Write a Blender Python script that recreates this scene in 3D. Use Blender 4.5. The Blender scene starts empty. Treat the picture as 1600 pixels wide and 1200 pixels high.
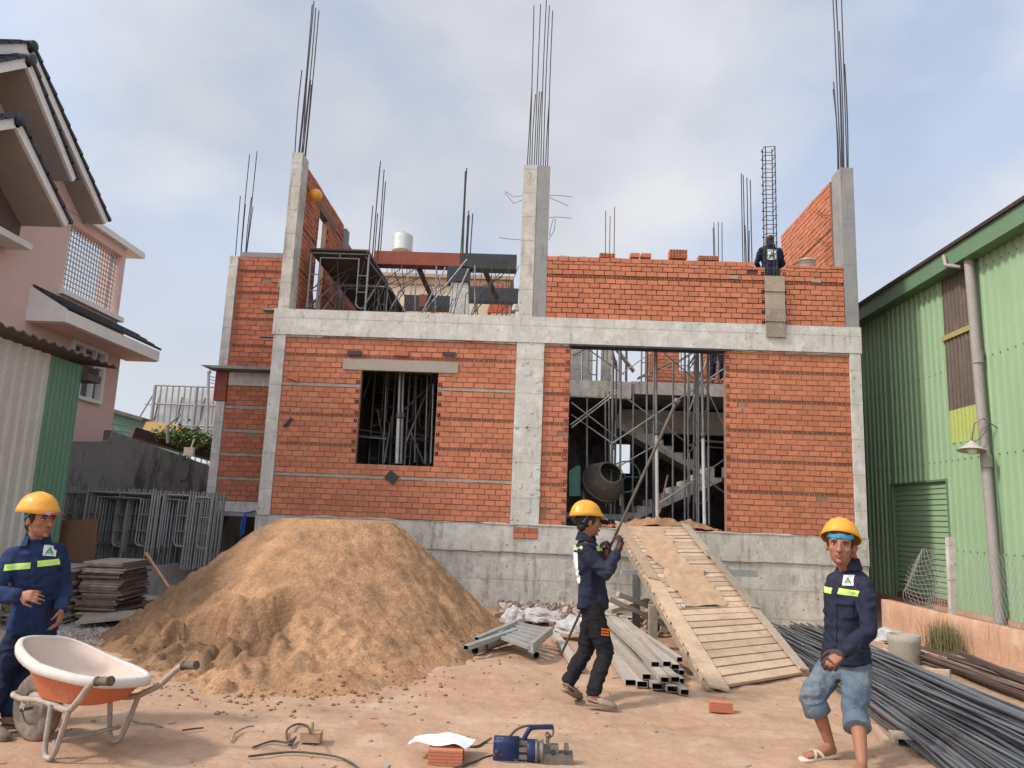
import bpy, bmesh, math, random
from mathutils import Vector as V, Matrix, noise, Euler
R = math.radians
PI = math.pi
S = bpy.context.scene
C = S.collection
random.seed(7)

# ---------------------------------------------------------------- camera
F_PX = 1204.0
PITCH, ROLL, YAW = R(9.87), R(2.25), R(1.45)
CAM = V((0, 0, 1.5))
_f = V((-math.sin(YAW)*math.cos(PITCH), math.cos(YAW)*math.cos(PITCH), math.sin(PITCH)))
_r0 = V((math.cos(YAW), math.sin(YAW), 0)); _u0 = _r0.cross(_f)
_r = _r0*math.cos(ROLL) + _u0*math.sin(ROLL)
_u = -_r0*math.sin(ROLL) + _u0*math.cos(ROLL)
cd = bpy.data.cameras.new('camera'); cam = bpy.data.objects.new('camera', cd); C.objects.link(cam)
cam.matrix_world = Matrix(((_r.x, _u.x, -_f.x, CAM.x), (_r.y, _u.y, -_f.y, CAM.y), (_r.z, _u.z, -_f.z, CAM.z), (0, 0, 0, 1)))
cd.sensor_width = 36; cd.lens = F_PX/1600*36; cd.clip_end = 3000; cd.clip_start = 0.05
S.camera = cam

def at(x, y, Y=None, Z=None, X=None):
    """a measured point of the photograph (1600x1200) on a known world plane"""
    d = _f*F_PX + _r*(x-800) - _u*(y-600)
    t = Y/d.y if Y is not None else ((Z-1.5)/d.z if Z is not None else X/d.x)
    return CAM + d*t

# ---------------------------------------------------------------- sky and sun
SUN_EL, SUN_AZ = R(44), R(20)          # light travels towards +X, a little towards +Y
w = bpy.data.worlds.new('World'); S.world = w; w.use_nodes = True
nt = w.node_tree; N = nt.nodes; L = nt.links
for n in list(N): N.remove(n)
out = N.new('ShaderNodeOutputWorld'); bg = N.new('ShaderNodeBackground')
sky = N.new('ShaderNodeTexSky'); sky.sky_type = 'NISHITA'; sky.sun_disc = False
sky.sun_elevation = SUN_EL
sdir = V((-math.cos(SUN_AZ)*math.cos(SUN_EL), -math.sin(SUN_AZ)*math.cos(SUN_EL), math.sin(SUN_EL)))
sky.sun_rotation = math.atan2(sdir.x, sdir.y)
sky.air_density = 1.2; sky.dust_density = 3.0
tc = N.new('ShaderNodeTexCoord')
mp = N.new('ShaderNodeMapping'); mp.inputs['Scale'].default_value = (1, 1, 1.6); mp.inputs['Location'].default_value = (3.1, 1.7, 0.35)
L.new(tc.outputs['Generated'], mp.inputs['Vector'])
n1 = N.new('ShaderNodeTexNoise'); n1.inputs['Scale'].default_value = 2.6; n1.inputs['Detail'].default_value = 7; n1.inputs['Roughness'].default_value = .48
L.new(mp.outputs[0], n1.inputs['Vector'])
cr = N.new('ShaderNodeValToRGB'); cr.color_ramp.elements[0].position = .40; cr.color_ramp.elements[1].position = .62
cr.color_ramp.elements[0].color = (.72, .72, .72, 1); cr.color_ramp.elements[1].color = (.98, .98, .98, 1)
L.new(n1.outputs['Fac'], cr.inputs[0])
n2 = N.new('ShaderNodeTexNoise'); n2.inputs['Scale'].default_value = 2.1; n2.inputs['Detail'].default_value = 7; n2.inputs['Roughness'].default_value = .45
L.new(mp.outputs[0], n2.inputs['Vector'])
cc = N.new('ShaderNodeValToRGB'); cc.color_ramp.elements[0].position = .42; cc.color_ramp.elements[1].position = .57
cc.color_ramp.elements[0].color = (5.2, 6.1, 7.9, 1); cc.color_ramp.elements[1].color = (7.7, 7.75, 8.1, 1)
L.new(n2.outputs['Fac'], cc.inputs[0])
# lighter, hazier band near the horizon
sx = N.new('ShaderNodeSeparateXYZ'); L.new(tc.outputs['Generated'], sx.inputs[0])
hz = N.new('ShaderNodeMapRange'); hz.inputs[1].default_value = 0.0; hz.inputs[2].default_value = .42; hz.inputs[3].default_value = .8; hz.inputs[4].default_value = 0.0
L.new(sx.outputs['Z'], hz.inputs[0])
mx = N.new('ShaderNodeMixRGB'); L.new(cr.outputs[0], mx.inputs[0]); L.new(sky.outputs[0], mx.inputs[1]); L.new(cc.outputs[0], mx.inputs[2])
mh = N.new('ShaderNodeMixRGB'); L.new(hz.outputs[0], mh.inputs[0]); L.new(mx.outputs[0], mh.inputs[1]); mh.inputs[2].default_value = (7.6, 7.7, 7.9, 1)
# sky brightened behind the camera and to the left, added to light the facade
dp = N.new('ShaderNodeVectorMath'); dp.operation = 'DOT_PRODUCT'; dp.inputs[1].default_value = tuple(V((-.55, -.72, .42)).normalized())
L.new(tc.outputs['Generated'], dp.inputs[0])
gl = N.new('ShaderNodeMapRange'); gl.inputs[1].default_value = -.15; gl.inputs[2].default_value = 1.0; gl.inputs[3].default_value = 1.0; gl.inputs[4].default_value = 2.4
L.new(dp.outputs['Value'], gl.inputs[0])
mg = N.new('ShaderNodeVectorMath'); mg.operation = 'SCALE'; L.new(mh.outputs[0], mg.inputs[0]); L.new(gl.outputs[0], mg.inputs['Scale'])
L.new(mg.outputs[0], bg.inputs[0]); bg.inputs[1].default_value = .092
L.new(bg.outputs[0], out.inputs[0])
sd = bpy.data.lights.new('sun', 'SUN'); sd.energy = 2.8; sd.angle = R(7); sd.color = (1, .93, .84)
so = bpy.data.objects.new('sun', sd); C.objects.link(so); so.rotation_euler = (-sdir).to_track_quat('-Z', 'Y').to_euler()
S.view_settings.view_transform = 'Standard'; S.view_settings.look = 'None'; S.view_settings.exposure = 0.22; S.view_settings.gamma = 1

# ---------------------------------------------------------------- materials
M = {}
def pm(name, c1, c2=None, scale=3.0, rough=.85, metal=0.0, bump=.25, bscale=40.0, tint=0.0, fine=.15, spec=.3,
       stain=None, stain_scale=(1, 1, .25), stain_pos=(.5, .68), dirt=None, dirt_pos=(.5, .7), dirt_scale=9.0, lines=None, coat=0.0, speck=0.0, bdist=.02):
    m = bpy.data.materials.new(name); m.use_nodes = True
    n = m.node_tree.nodes; l = m.node_tree.links
    b = n['Principled BSDF']; b.inputs['Roughness'].default_value = rough; b.inputs['Metallic'].default_value = metal
    b.inputs['Specular IOR Level'].default_value = spec
    if coat: b.inputs['Coat Weight'].default_value = coat; b.inputs['Coat Roughness'].default_value = .2
    t = n.new('ShaderNodeTexCoord')
    a = n.new('ShaderNodeTexNoise'); a.inputs['Scale'].default_value = scale; a.inputs['Detail'].default_value = 8; a.inputs['Roughness'].default_value = .62
    l.new(t.outputs['Object'], a.inputs['Vector'])
    r = n.new('ShaderNodeMapRange'); r.inputs[1].default_value = .3; r.inputs[2].default_value = .7; l.new(a.outputs['Fac'], r.inputs[0])
    x = n.new('ShaderNodeMixRGB'); l.new(r.outputs[0], x.inputs[0]); x.inputs[1].default_value = (*c1, 1); x.inputs[2].default_value = (*(c2 or c1), 1)
    col = x.outputs[0]
    def mul(colr, fac, lo, hi):
        mr = n.new('ShaderNodeMapRange'); mr.inputs[3].default_value = lo; mr.inputs[4].default_value = hi; l.new(fac, mr.inputs[0])
        vm = n.new('ShaderNodeVectorMath'); vm.operation = 'SCALE'; l.new(colr, vm.inputs[0]); l.new(mr.outputs[0], vm.inputs['Scale']); return vm.outputs[0]
    if fine:
        g = n.new('ShaderNodeTexNoise'); g.inputs['Scale'].default_value = bscale*1.3; g.inputs['Detail'].default_value = 5; l.new(t.outputs['Object'], g.inputs['Vector'])
        col = mul(col, g.outputs['Fac'], 1-fine*2, 1+fine*2)
    if tint:
        at_ = n.new('ShaderNodeAttribute'); at_.attribute_name = 'tint'; col = mul(col, at_.outputs['Fac'], 1-tint, 1+tint)
    def over(colr, tex, pos, c, amt=1.0):
        mr = n.new('ShaderNodeMapRange'); mr.inputs[1].default_value = pos[0]; mr.inputs[2].default_value = pos[1]; mr.inputs[4].default_value = amt; l.new(tex, mr.inputs[0])
        mm = n.new('ShaderNodeMixRGB'); l.new(mr.outputs[0], mm.inputs[0]); l.new(colr, mm.inputs[1]); mm.inputs[2].default_value = (*c, 1); return mm.outputs[0]
    if stain:
        mpn = n.new('ShaderNodeMapping'); mpn.inputs['Scale'].default_value = stain_scale; l.new(t.outputs['Object'], mpn.inputs['Vector'])
        sn = n.new('ShaderNodeTexNoise'); sn.inputs['Scale'].default_value = 4; sn.inputs['Detail'].default_value = 9; sn.inputs['Roughness'].default_value = .7; l.new(mpn.outputs[0], sn.inputs['Vector'])
        col = over(col, sn.outputs['Fac'], stain_pos, stain, .8)
    if dirt:
        dn = n.new('ShaderNodeTexNoise'); dn.inputs['Scale'].default_value = dirt_scale; dn.inputs['Detail'].default_value = 10; dn.inputs['Roughness'].default_value = .75; l.new(t.outputs['Object'], dn.inputs['Vector'])
        col = over(col, dn.outputs['Fac'], dirt_pos, dirt, .85)
    if speck:
        vn = n.new('ShaderNodeTexVoronoi'); vn.inputs['Scale'].default_value = speck; l.new(t.outputs['Object'], vn.inputs['Vector'])
        mr = n.new('ShaderNodeMapRange'); mr.inputs[1].default_value = .0; mr.inputs[2].default_value = .16; mr.inputs[3].default_value = .75; mr.inputs[4].default_value = 0; l.new(vn.outputs['Distance'], mr.inputs[0])
        mm = n.new('ShaderNodeMixRGB'); l.new(mr.outputs[0], mm.inputs[0]); l.new(col, mm.inputs[1]); mm.inputs[2].default_value = (.05, .045, .04, 1); col = mm.outputs[0]
    hgt = None
    if lines:      # thin horizontal board joints every `lines` metres, world-flat
        sp = n.new('ShaderNodeSeparateXYZ'); l.new(t.outputs['Object'], sp.inputs[0])
        ad = n.new('ShaderNodeMath'); ad.operation = 'MULTIPLY_ADD'; ad.inputs[1].default_value = .02; l.new(a.outputs['Fac'], ad.inputs[0]); l.new(sp.outputs['Z'], ad.inputs[2])
        md = n.new('ShaderNodeMath'); md.operation = 'PINGPONG'; md.inputs[1].default_value = lines/2; l.new(ad.outputs[0], md.inputs[0])
        mr = n.new('ShaderNodeMapRange'); mr.inputs[1].default_value = 0; mr.inputs[2].default_value = .012; mr.inputs[3].default_value = .55; mr.inputs[4].default_value = 0; l.new(md.outputs[0], mr.inputs[0])
        mm = n.new('ShaderNodeMixRGB'); l.new(mr.outputs[0], mm.inputs[0]); l.new(col, mm.inputs[1]); mm.inputs[2].default_value = (.16, .15, .13, 1); col = mm.outputs[0]
    l.new(col, b.inputs['Base Color'])
    if bump:
        bn = n.new('ShaderNodeTexNoise'); bn.inputs['Scale'].default_value = bscale; bn.inputs['Detail'].default_value = 8; bn.inputs['Roughness'].default_value = .65; l.new(t.outputs['Object'], bn.inputs['Vector'])
        bb = n.new('ShaderNodeBump'); bb.inputs['Strength'].default_value = bump; bb.inputs['Distance'].default_value = bdist; l.new(bn.outputs['Fac'], bb.inputs['Height']); l.new(bb.outputs[0], b.inputs['Normal'])
    M[name] = m
    return m

pm('brick', (.51, .19, .105), (.45, .158, .084), scale=1.6, rough=.9, bump=.4, bscale=60, tint=.13, fine=.08, dirt=(.50, .34, .25), dirt_pos=(.60, .78), dirt_scale=3.4, stain=(.40, .13, .075), stain_scale=(.5, .5, 1.6), stain_pos=(.54, .72))
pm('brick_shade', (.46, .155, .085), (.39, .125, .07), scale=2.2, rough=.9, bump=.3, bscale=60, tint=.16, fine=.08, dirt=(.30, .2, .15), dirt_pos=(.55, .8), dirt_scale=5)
pm('mortar_deep', (.13, .065, .04), (.18, .10, .065), scale=6, rough=.95, bump=.8, bscale=50, fine=.2)
pm('mortar', (.24, .135, .085), (.31, .20, .14), scale=6, rough=.95, bump=.8, bscale=50, fine=.2)
pm('mortar_band', (.40, .33, .27), (.32, .25, .19), scale=5, rough=.95, bump=.9, bscale=40, fine=.2)
pm('hole', (.11, .045, .03), rough=1, bump=0, fine=0)
pm('concrete', (.54, .51, .455), (.45, .425, .375), scale=2.4, rough=.88, bump=.35, bscale=30, fine=.1, stain=(.20, .185, .165), stain_scale=(3, 3, .35), stain_pos=(.54, .72), dirt=(.66, .635, .585), dirt_pos=(.48, .64), dirt_scale=3.2, speck=6, lines=.62)
pm('concrete_low', (.50, .465, .405), (.41, .38, .33), scale=1.6, rough=.9, bump=.45, bscale=24, fine=.12, stain=(.19, .165, .135), stain_scale=(2, 2, .3), stain_pos=(.50, .68), dirt=(.62, .59, .53), dirt_pos=(.48, .64), dirt_scale=2.0, speck=5, lines=.47)
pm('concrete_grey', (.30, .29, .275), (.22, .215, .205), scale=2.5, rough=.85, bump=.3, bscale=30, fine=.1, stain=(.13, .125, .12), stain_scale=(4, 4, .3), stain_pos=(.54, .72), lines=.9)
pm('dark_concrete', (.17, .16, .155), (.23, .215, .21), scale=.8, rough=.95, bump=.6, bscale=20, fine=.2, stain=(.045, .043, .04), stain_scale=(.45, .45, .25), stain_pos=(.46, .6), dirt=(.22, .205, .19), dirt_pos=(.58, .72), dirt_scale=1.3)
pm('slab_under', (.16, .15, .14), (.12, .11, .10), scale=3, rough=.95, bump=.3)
pm('plaster_pale', (.35, .305, .25), (.30, .26, .21), scale=2, rough=.9, bump=.3)
pm('steel', (.30, .31, .32), (.20, .20, .20), scale=9, rough=.5, metal=.55, bump=.1, fine=.15, dirt=(.30, .24, .19), dirt_pos=(.5, .68), dirt_scale=14)
pm('steel_dark', (.17, .175, .18), (.11, .11, .11), scale=9, rough=.55, metal=.45, bump=.1, fine=.15, dirt=(.20, .16, .13), dirt_pos=(.5, .7), dirt_scale=14)
pm('steel_white', (.50, .50, .47), (.40, .39, .36), scale=9, rough=.6, metal=.2, bump=.1, dirt=(.3, .24, .19), dirt_pos=(.55, .7), dirt_scale=20)
pm('rebar', (.17, .19, .215), (.25, .265, .285), scale=3, rough=.42, metal=.75, bump=.6, bscale=220, fine=.2, spec=.5, tint=.5, bdist=.003)
pm('rebar_rust', (.13, .095, .085), (.19, .13, .11), scale=4, rough=.7, metal=.4, bump=.5, bscale=200, fine=.2, tint=.4, bdist=.003)
pm('rebar_dark', (.05, .05, .052), (.085, .075, .07), scale=5, rough=.7, metal=.4, bump=.3, bscale=150)
pm('formwork_red', (.28, .075, .045), (.22, .06, .04), scale=2, rough=.7, bump=.2, dirt=(.3, .17, .12), dirt_pos=(.55, .7))
pm('formwork_black', (.03, .032, .035), (.05, .052, .055), scale=3, rough=.55, bump=.15, dirt=(.12, .11, .1), dirt_pos=(.58, .72))
pm('plywood_dark', (.075, .055, .045), (.11, .08, .06), scale=3, rough=.8, bump=.3)
pm('plywood_brown', (.15, .075, .042), (.12, .06, .035), scale=3, rough=.6, bump=.15, dirt=(.2, .13, .09), dirt_pos=(.6, .75))
pm('panel_edge', (.30, .24, .19), (.18, .135, .105), scale=7, rough=.9, bump=.6, tint=.5, dirt=(.08, .17, .11), dirt_pos=(.62, .68), dirt_scale=3)
pm('wood', (.50, .36, .25), (.40, .275, .185), scale=3, rough=.85, bump=.4, bscale=30, tint=.2, stain=(.28, .19, .14), stain_scale=(1, 1, 3), stain_pos=(.52, .7), dirt=(.52, .36, .24), dirt_pos=(.5, .68))
pm('wood_grey', (.33, .27, .205), (.25, .20, .155), scale=4, rough=.9, bump=.4, bscale=30, tint=.25, dirt=(.42, .33, .25), dirt_pos=(.5, .7))
pm('canvas', (.47, .315, .20), (.39, .25, .155), scale=6, rough=.95, bump=.6, bscale=50, fine=.15)
pm('tube_pale', (.42, .375, .32), (.33, .28, .235), scale=5, rough=.7, metal=.1, bump=.2, dirt=(.44, .31, .22), dirt_pos=(.5, .66), dirt_scale=8, tint=.2)
pm('aluminium', (.42, .43, .42), (.33, .33, .31), scale=5, rough=.45, metal=.45, bump=.15, dirt=(.36, .28, .21), dirt_pos=(.52, .66), dirt_scale=7)
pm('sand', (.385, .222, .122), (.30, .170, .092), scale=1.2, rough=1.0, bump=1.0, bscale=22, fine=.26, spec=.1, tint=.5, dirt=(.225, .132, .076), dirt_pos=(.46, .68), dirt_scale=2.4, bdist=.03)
pm('dirt', (.43, .275, .178), (.35, .215, .137), scale=.9, rough=.97, bump=.6, bscale=17, fine=.1, dirt=(.48, .345, .255), dirt_pos=(.52, .68), dirt_scale=1.5, stain=(.30, .175, .11), stain_scale=(.35, .35, .35), stain_pos=(.52, .66), bdist=.02)
pm('gravel', (.36, .35, .33), (.24, .23, .22), scale=30, rough=.95, bump=.5, bscale=60, tint=.5)
pm('rubble', (.38, .30, .25), (.26, .2, .165), scale=8, rough=.95, bump=.5, tint=.4, dirt=(.36, .13, .07), dirt_pos=(.58, .64), dirt_scale=4)
pm('green_wall', (.29, .41, .245), (.255, .37, .22), scale=1.4, rough=.55, bump=.05, fine=.04, stain=(.22, .31, .19), stain_scale=(5, 5, .15), stain_pos=(.55, .75), tint=.06)
pm('green_shutter', (.29, .42, .25), (.26, .38, .23), scale=2, rough=.5, bump=.05, fine=.05)
pm('green_trim', (.13, .22, .125), (.11, .19, .11), scale=2, rough=.5, bump=.05)
pm('roof_edge', (.06, .035, .033), (.04, .025, .024), scale=3, rough=.8)
pm('translucent_brown', (.085, .062, .05), (.13, .10, .08), scale=6, rough=.6, bump=.1, stain=(.16, .13, .11), stain_scale=(8, 8, .2), stain_pos=(.5, .7))
pm('translucent_yellow', (.36, .42, .12), (.33, .38, .11), scale=3, rough=.5, bump=.05)
pm('yellow_strip', (.34, .29, .12), rough=.6)
pm('pipe_grey', (.32, .29, .265), (.27, .245, .225), scale=3, rough=.6, bump=.1, dirt=(.38, .32, .28), dirt_pos=(.55, .7))
pm('salmon_wall', (.52, .315, .21), (.45, .26, .17), scale=1.4, rough=.95, bump=.35, bscale=24, stain=(.27, .185, .135), stain_scale=(2.5, 2.5, .35), stain_pos=(.52, .68), dirt=(.56, .40, .29), dirt_pos=(.52, .66), dirt_scale=2.5)
pm('pink', (.68, .48, .43), (.63, .445, .40), scale=1.5, rough=.9, bump=.2, bscale=24, fine=.05)
pm('soffit', (.36, .315, .295), (.33, .29, .27), scale=2, rough=.9, bump=.05)
pm('pink_white', (.78, .75, .73), (.72, .69, .67), scale=2, rough=.8, bump=.05)
pm('roof_tile', (.035, .042, .055), (.055, .065, .08), scale=5, rough=.6, bump=.3, tint=.3)
pm('dark_cladding', (.16, .105, .095), (.12, .08, .075), scale=4, rough=.9, bump=.3)
pm('glass', (.10, .11, .115), (.16, .17, .17), scale=2, rough=.12, bump=0, spec=.6, fine=0)
pm('curtain', (.22, .16, .14), (.3, .24, .2), scale=8, rough=.9)
pm('shed_white', (.50, .49, .45), (.43, .42, .385), scale=2, rough=.6, bump=.1, stain=(.33, .30, .26), stain_scale=(5, 5, .2), stain_pos=(.55, .72))
pm('shed_green', (.12, .235, .165), (.10, .205, .145), scale=2, rough=.6, bump=.1, stain=(.16, .26, .2), stain_scale=(5, 5, .2), stain_pos=(.55, .72))
pm('shed_roof', (.12, .105, .10), (.08, .07, .065), scale=4, rough=.7, bump=.3)
pm('cream', (.56, .46, .33), (.52, .42, .30), scale=2, rough=.9, bump=.1)
pm('cornice', (.36, .26, .17), rough=.9)
pm('roof_red', (.42, .10, .05), (.34, .08, .045), scale=6, rough=.85, bump=.4)
pm('stainless', (.55, .54, .50), (.45, .44, .40), scale=3, rough=.3, metal=.7, bump=.02)
pm('sheet_green', (.13, .25, .18), (.10, .2, .15), scale=2, rough=.6)
pm('sheet_orange', (.50, .34, .15), (.42, .27, .12), scale=2, rough=.7)
pm('sign_green', (.03, .25, .12), rough=.6, bump=0)
pm('banner', (.60, .63, .64), (.55, .58, .6), scale=1, rough=.7, bump=.05)
pm('leaf', (.07, .13, .03), (.12, .17, .05), scale=8, rough=.7, tint=.4)
pm('grass', (.11, .12, .045), (.22, .17, .09), scale=8, rough=.8, tint=.5)
pm('sack_white', (.46, .44, .42), (.36, .34, .32), scale=6, rough=.7, bump=.3, dirt=(.45, .12, .10), dirt_pos=(.60, .63), dirt_scale=7, stain=(.42, .34, .28), stain_scale=(1, 1, 1), stain_pos=(.55, .7))
pm('paper', (.74, .78, .86), (.70, .74, .82), scale=4, rough=.85, bump=.05, fine=.04)
pm('paper_ink', (.42, .48, .58), rough=.85, bump=0)
pm('cardboard', (.40, .26, .15), (.34, .22, .13), scale=8, rough=.9, bump=.2)
pm('rubber', (.028, .027, .026), (.045, .042, .04), scale=10, rough=.75, bump=.15, dirt=(.22, .155, .11), dirt_pos=(.48, .68), dirt_scale=7)
pm('tyre', (.10, .085, .072), (.15, .12, .1), scale=7, rough=.9, bump=.25, dirt=(.3, .215, .155), dirt_pos=(.46, .62), dirt_scale=5)
pm('cable', (.04, .038, .036), (.1, .08, .065), scale=12, rough=.7, bump=.1)
pm('cable_pale', (.38, .30, .23), (.16, .12, .1), scale=5, rough=.8, bump=.1)
pm('barrow_orange', (.50, .145, .065), (.42, .125, .06), scale=3, rough=.6, bump=.08, fine=.06, dirt=(.52, .30, .2), dirt_pos=(.48, .68), dirt_scale=3.2)
pm('barrow_inside', (.58, .45, .375), (.52, .39, .31), scale=3, rough=.75, bump=.06, fine=.04, dirt=(.50, .34, .25), dirt_pos=(.52, .68), dirt_scale=3.4)
pm('barrow_rim', (.58, .53, .475), (.52, .465, .41), scale=3, rough=.7, bump=.08, fine=.05, dirt=(.46, .37, .30), dirt_pos=(.5, .72), dirt_scale=4)
pm('barrow_frame', (.37, .31, .26), (.28, .225, .18), scale=8, rough=.65, metal=.1, bump=.3, bscale=70, dirt=(.48, .40, .33), dirt_pos=(.5, .66), dirt_scale=12)
pm('blue_paint', (.008, .018, .062), (.012, .024, .08), scale=8, rough=.45, bump=.1, dirt=(.20, .2, .23), dirt_pos=(.56, .64), dirt_scale=10)
pm('pole_steel', (.085, .07, .062), (.13, .105, .09), scale=12, rough=.6, metal=.3, bump=.2)
pm('tool_steel', (.20, .17, .145), (.13, .115, .10), scale=9, rough=.55, metal=.45, bump=.2, dirt=(.26, .19, .14), dirt_pos=(.5, .66))
pm('tool_black', (.028, .028, .03), (.05, .05, .05), scale=9, rough=.5, bump=.1)
pm('white_paint', (.7, .7, .68), rough=.6, bump=.05)
pm('black_paint', (.02, .02, .02), rough=.6, bump=0)
pm('mixer_drum', (.16, .145, .115), (.11, .10, .082), scale=3, rough=.5, metal=.35, bump=.2, dirt=(.26, .22, .17), dirt_pos=(.55, .7))
pm('mixer_green', (.07, .20, .16), (.06, .17, .13), scale=3, rough=.5, dirt=(.2, .19, .16), dirt_pos=(.56, .7))
pm('helmet', (.72, .33, .035), (.66, .29, .03), scale=5, rough=.38, bump=.04, fine=.04, dirt=(.5, .28, .09), dirt_pos=(.6, .75), coat=.2)
pm('strap_blue', (.04, .26, .42), rough=.7)
pm('skin', (.31, .135, .078), (.27, .11, .062), scale=9, rough=.55, bump=.1, bscale=120, fine=.05, spec=.35, bdist=.004)
pm('skin_dark', (.28, .115, .065), (.24, .095, .055), scale=9, rough=.6, bump=.1, bscale=120, fine=.05, bdist=.004)
pm('lips', (.30, .085, .065), rough=.5, bump=0)
pm('hair', (.012, .010, .009), (.02, .016, .014), scale=30, rough=.6, bump=.6, bscale=160, bdist=.006)
pm('eye_white', (.62, .58, .54), rough=.3, bump=0, fine=0)
pm('navy', (.015, .017, .032), (.022, .025, .046), scale=4, rough=.92, bump=.35, bscale=25, fine=.12, dirt=(.06, .06, .075), dirt_pos=(.52, .74), dirt_scale=3, spec=.15)
pm('navy_bright', (.014, .025, .068), (.022, .036, .092), scale=4, rough=.92, bump=.35, bscale=25, fine=.12, dirt=(.05, .06, .10), dirt_pos=(.53, .74), dirt_scale=3, spec=.15)
pm('trouser_black', (.012, .011, .012), (.020, .018, .018), scale=4, rough=.9, bump=.3, bscale=25, spec=.15)
pm('trouser_navy', (.012, .016, .035), (.018, .024, .05), scale=4, rough=.9, bump=.3, bscale=25, spec=.15)
pm('denim', (.125, .165, .205), (.085, .115, .15), scale=5, rough=.9, bump=.3, bscale=60, fine=.15, dirt=(.23, .225, .20), dirt_pos=(.52, .68), dirt_scale=6, spec=.15)
pm('hivis', (.52, .78, .10), rough=.6, bump=.05, fine=.05)
pm('hivis_grey', (.50, .52, .48), rough=.5, bump=.05, fine=.05)
pm('patch_white', (.68, .68, .70), rough=.8, bump=.1)
pm('logo_green', (.14, .40, .10), rough=.8, bump=0)
pm('logo_dark', (.06, .13, .12), rough=.8, bump=0)
pm('orange_patch', (.70, .13, .03), rough=.8, bump=0)
pm('glove', (.030, .029, .030), (.055, .045, .042), scale=14, rough=.95, bump=.5, bscale=120, bdist=.004, dirt=(.17, .12, .10), dirt_pos=(.57, .72), dirt_scale=12)
pm('glove_grey', (.075, .05, .045), (.05, .035, .032), scale=20, rough=.95, bump=.5, bscale=120, bdist=.004)
pm('clog', (.20, .155, .12), (.26, .20, .155), scale=9, rough=.85, bump=.2)
pm('sandal', (.62, .50, .37), (.54, .43, .32), scale=9, rough=.8, bump=.3, bscale=90)
pm('cap_purple', (.20, .09, .10), rough=.8)
pm('cap_orange', (.40, .13, .05), (.3, .1, .05), scale=12, rough=.8)
pm('blue_hose', (.03, .10, .38), rough=.5)
pm('pail_white', (.60, .55, .46), (.45, .36, .26), scale=5, rough=.6)
pm('lamp_white', (.50, .47, .42), (.42, .38, .33), scale=5, rough=.5)
pm('bulb', (.72, .68, .60), rough=.3, bump=0)
pm('wire', (.32, .33, .31), rough=.6, metal=.3, bump=0)
pm('tool_handle', (.42, .22, .11), (.36, .18, .09), scale=9, rough=.8)

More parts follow.
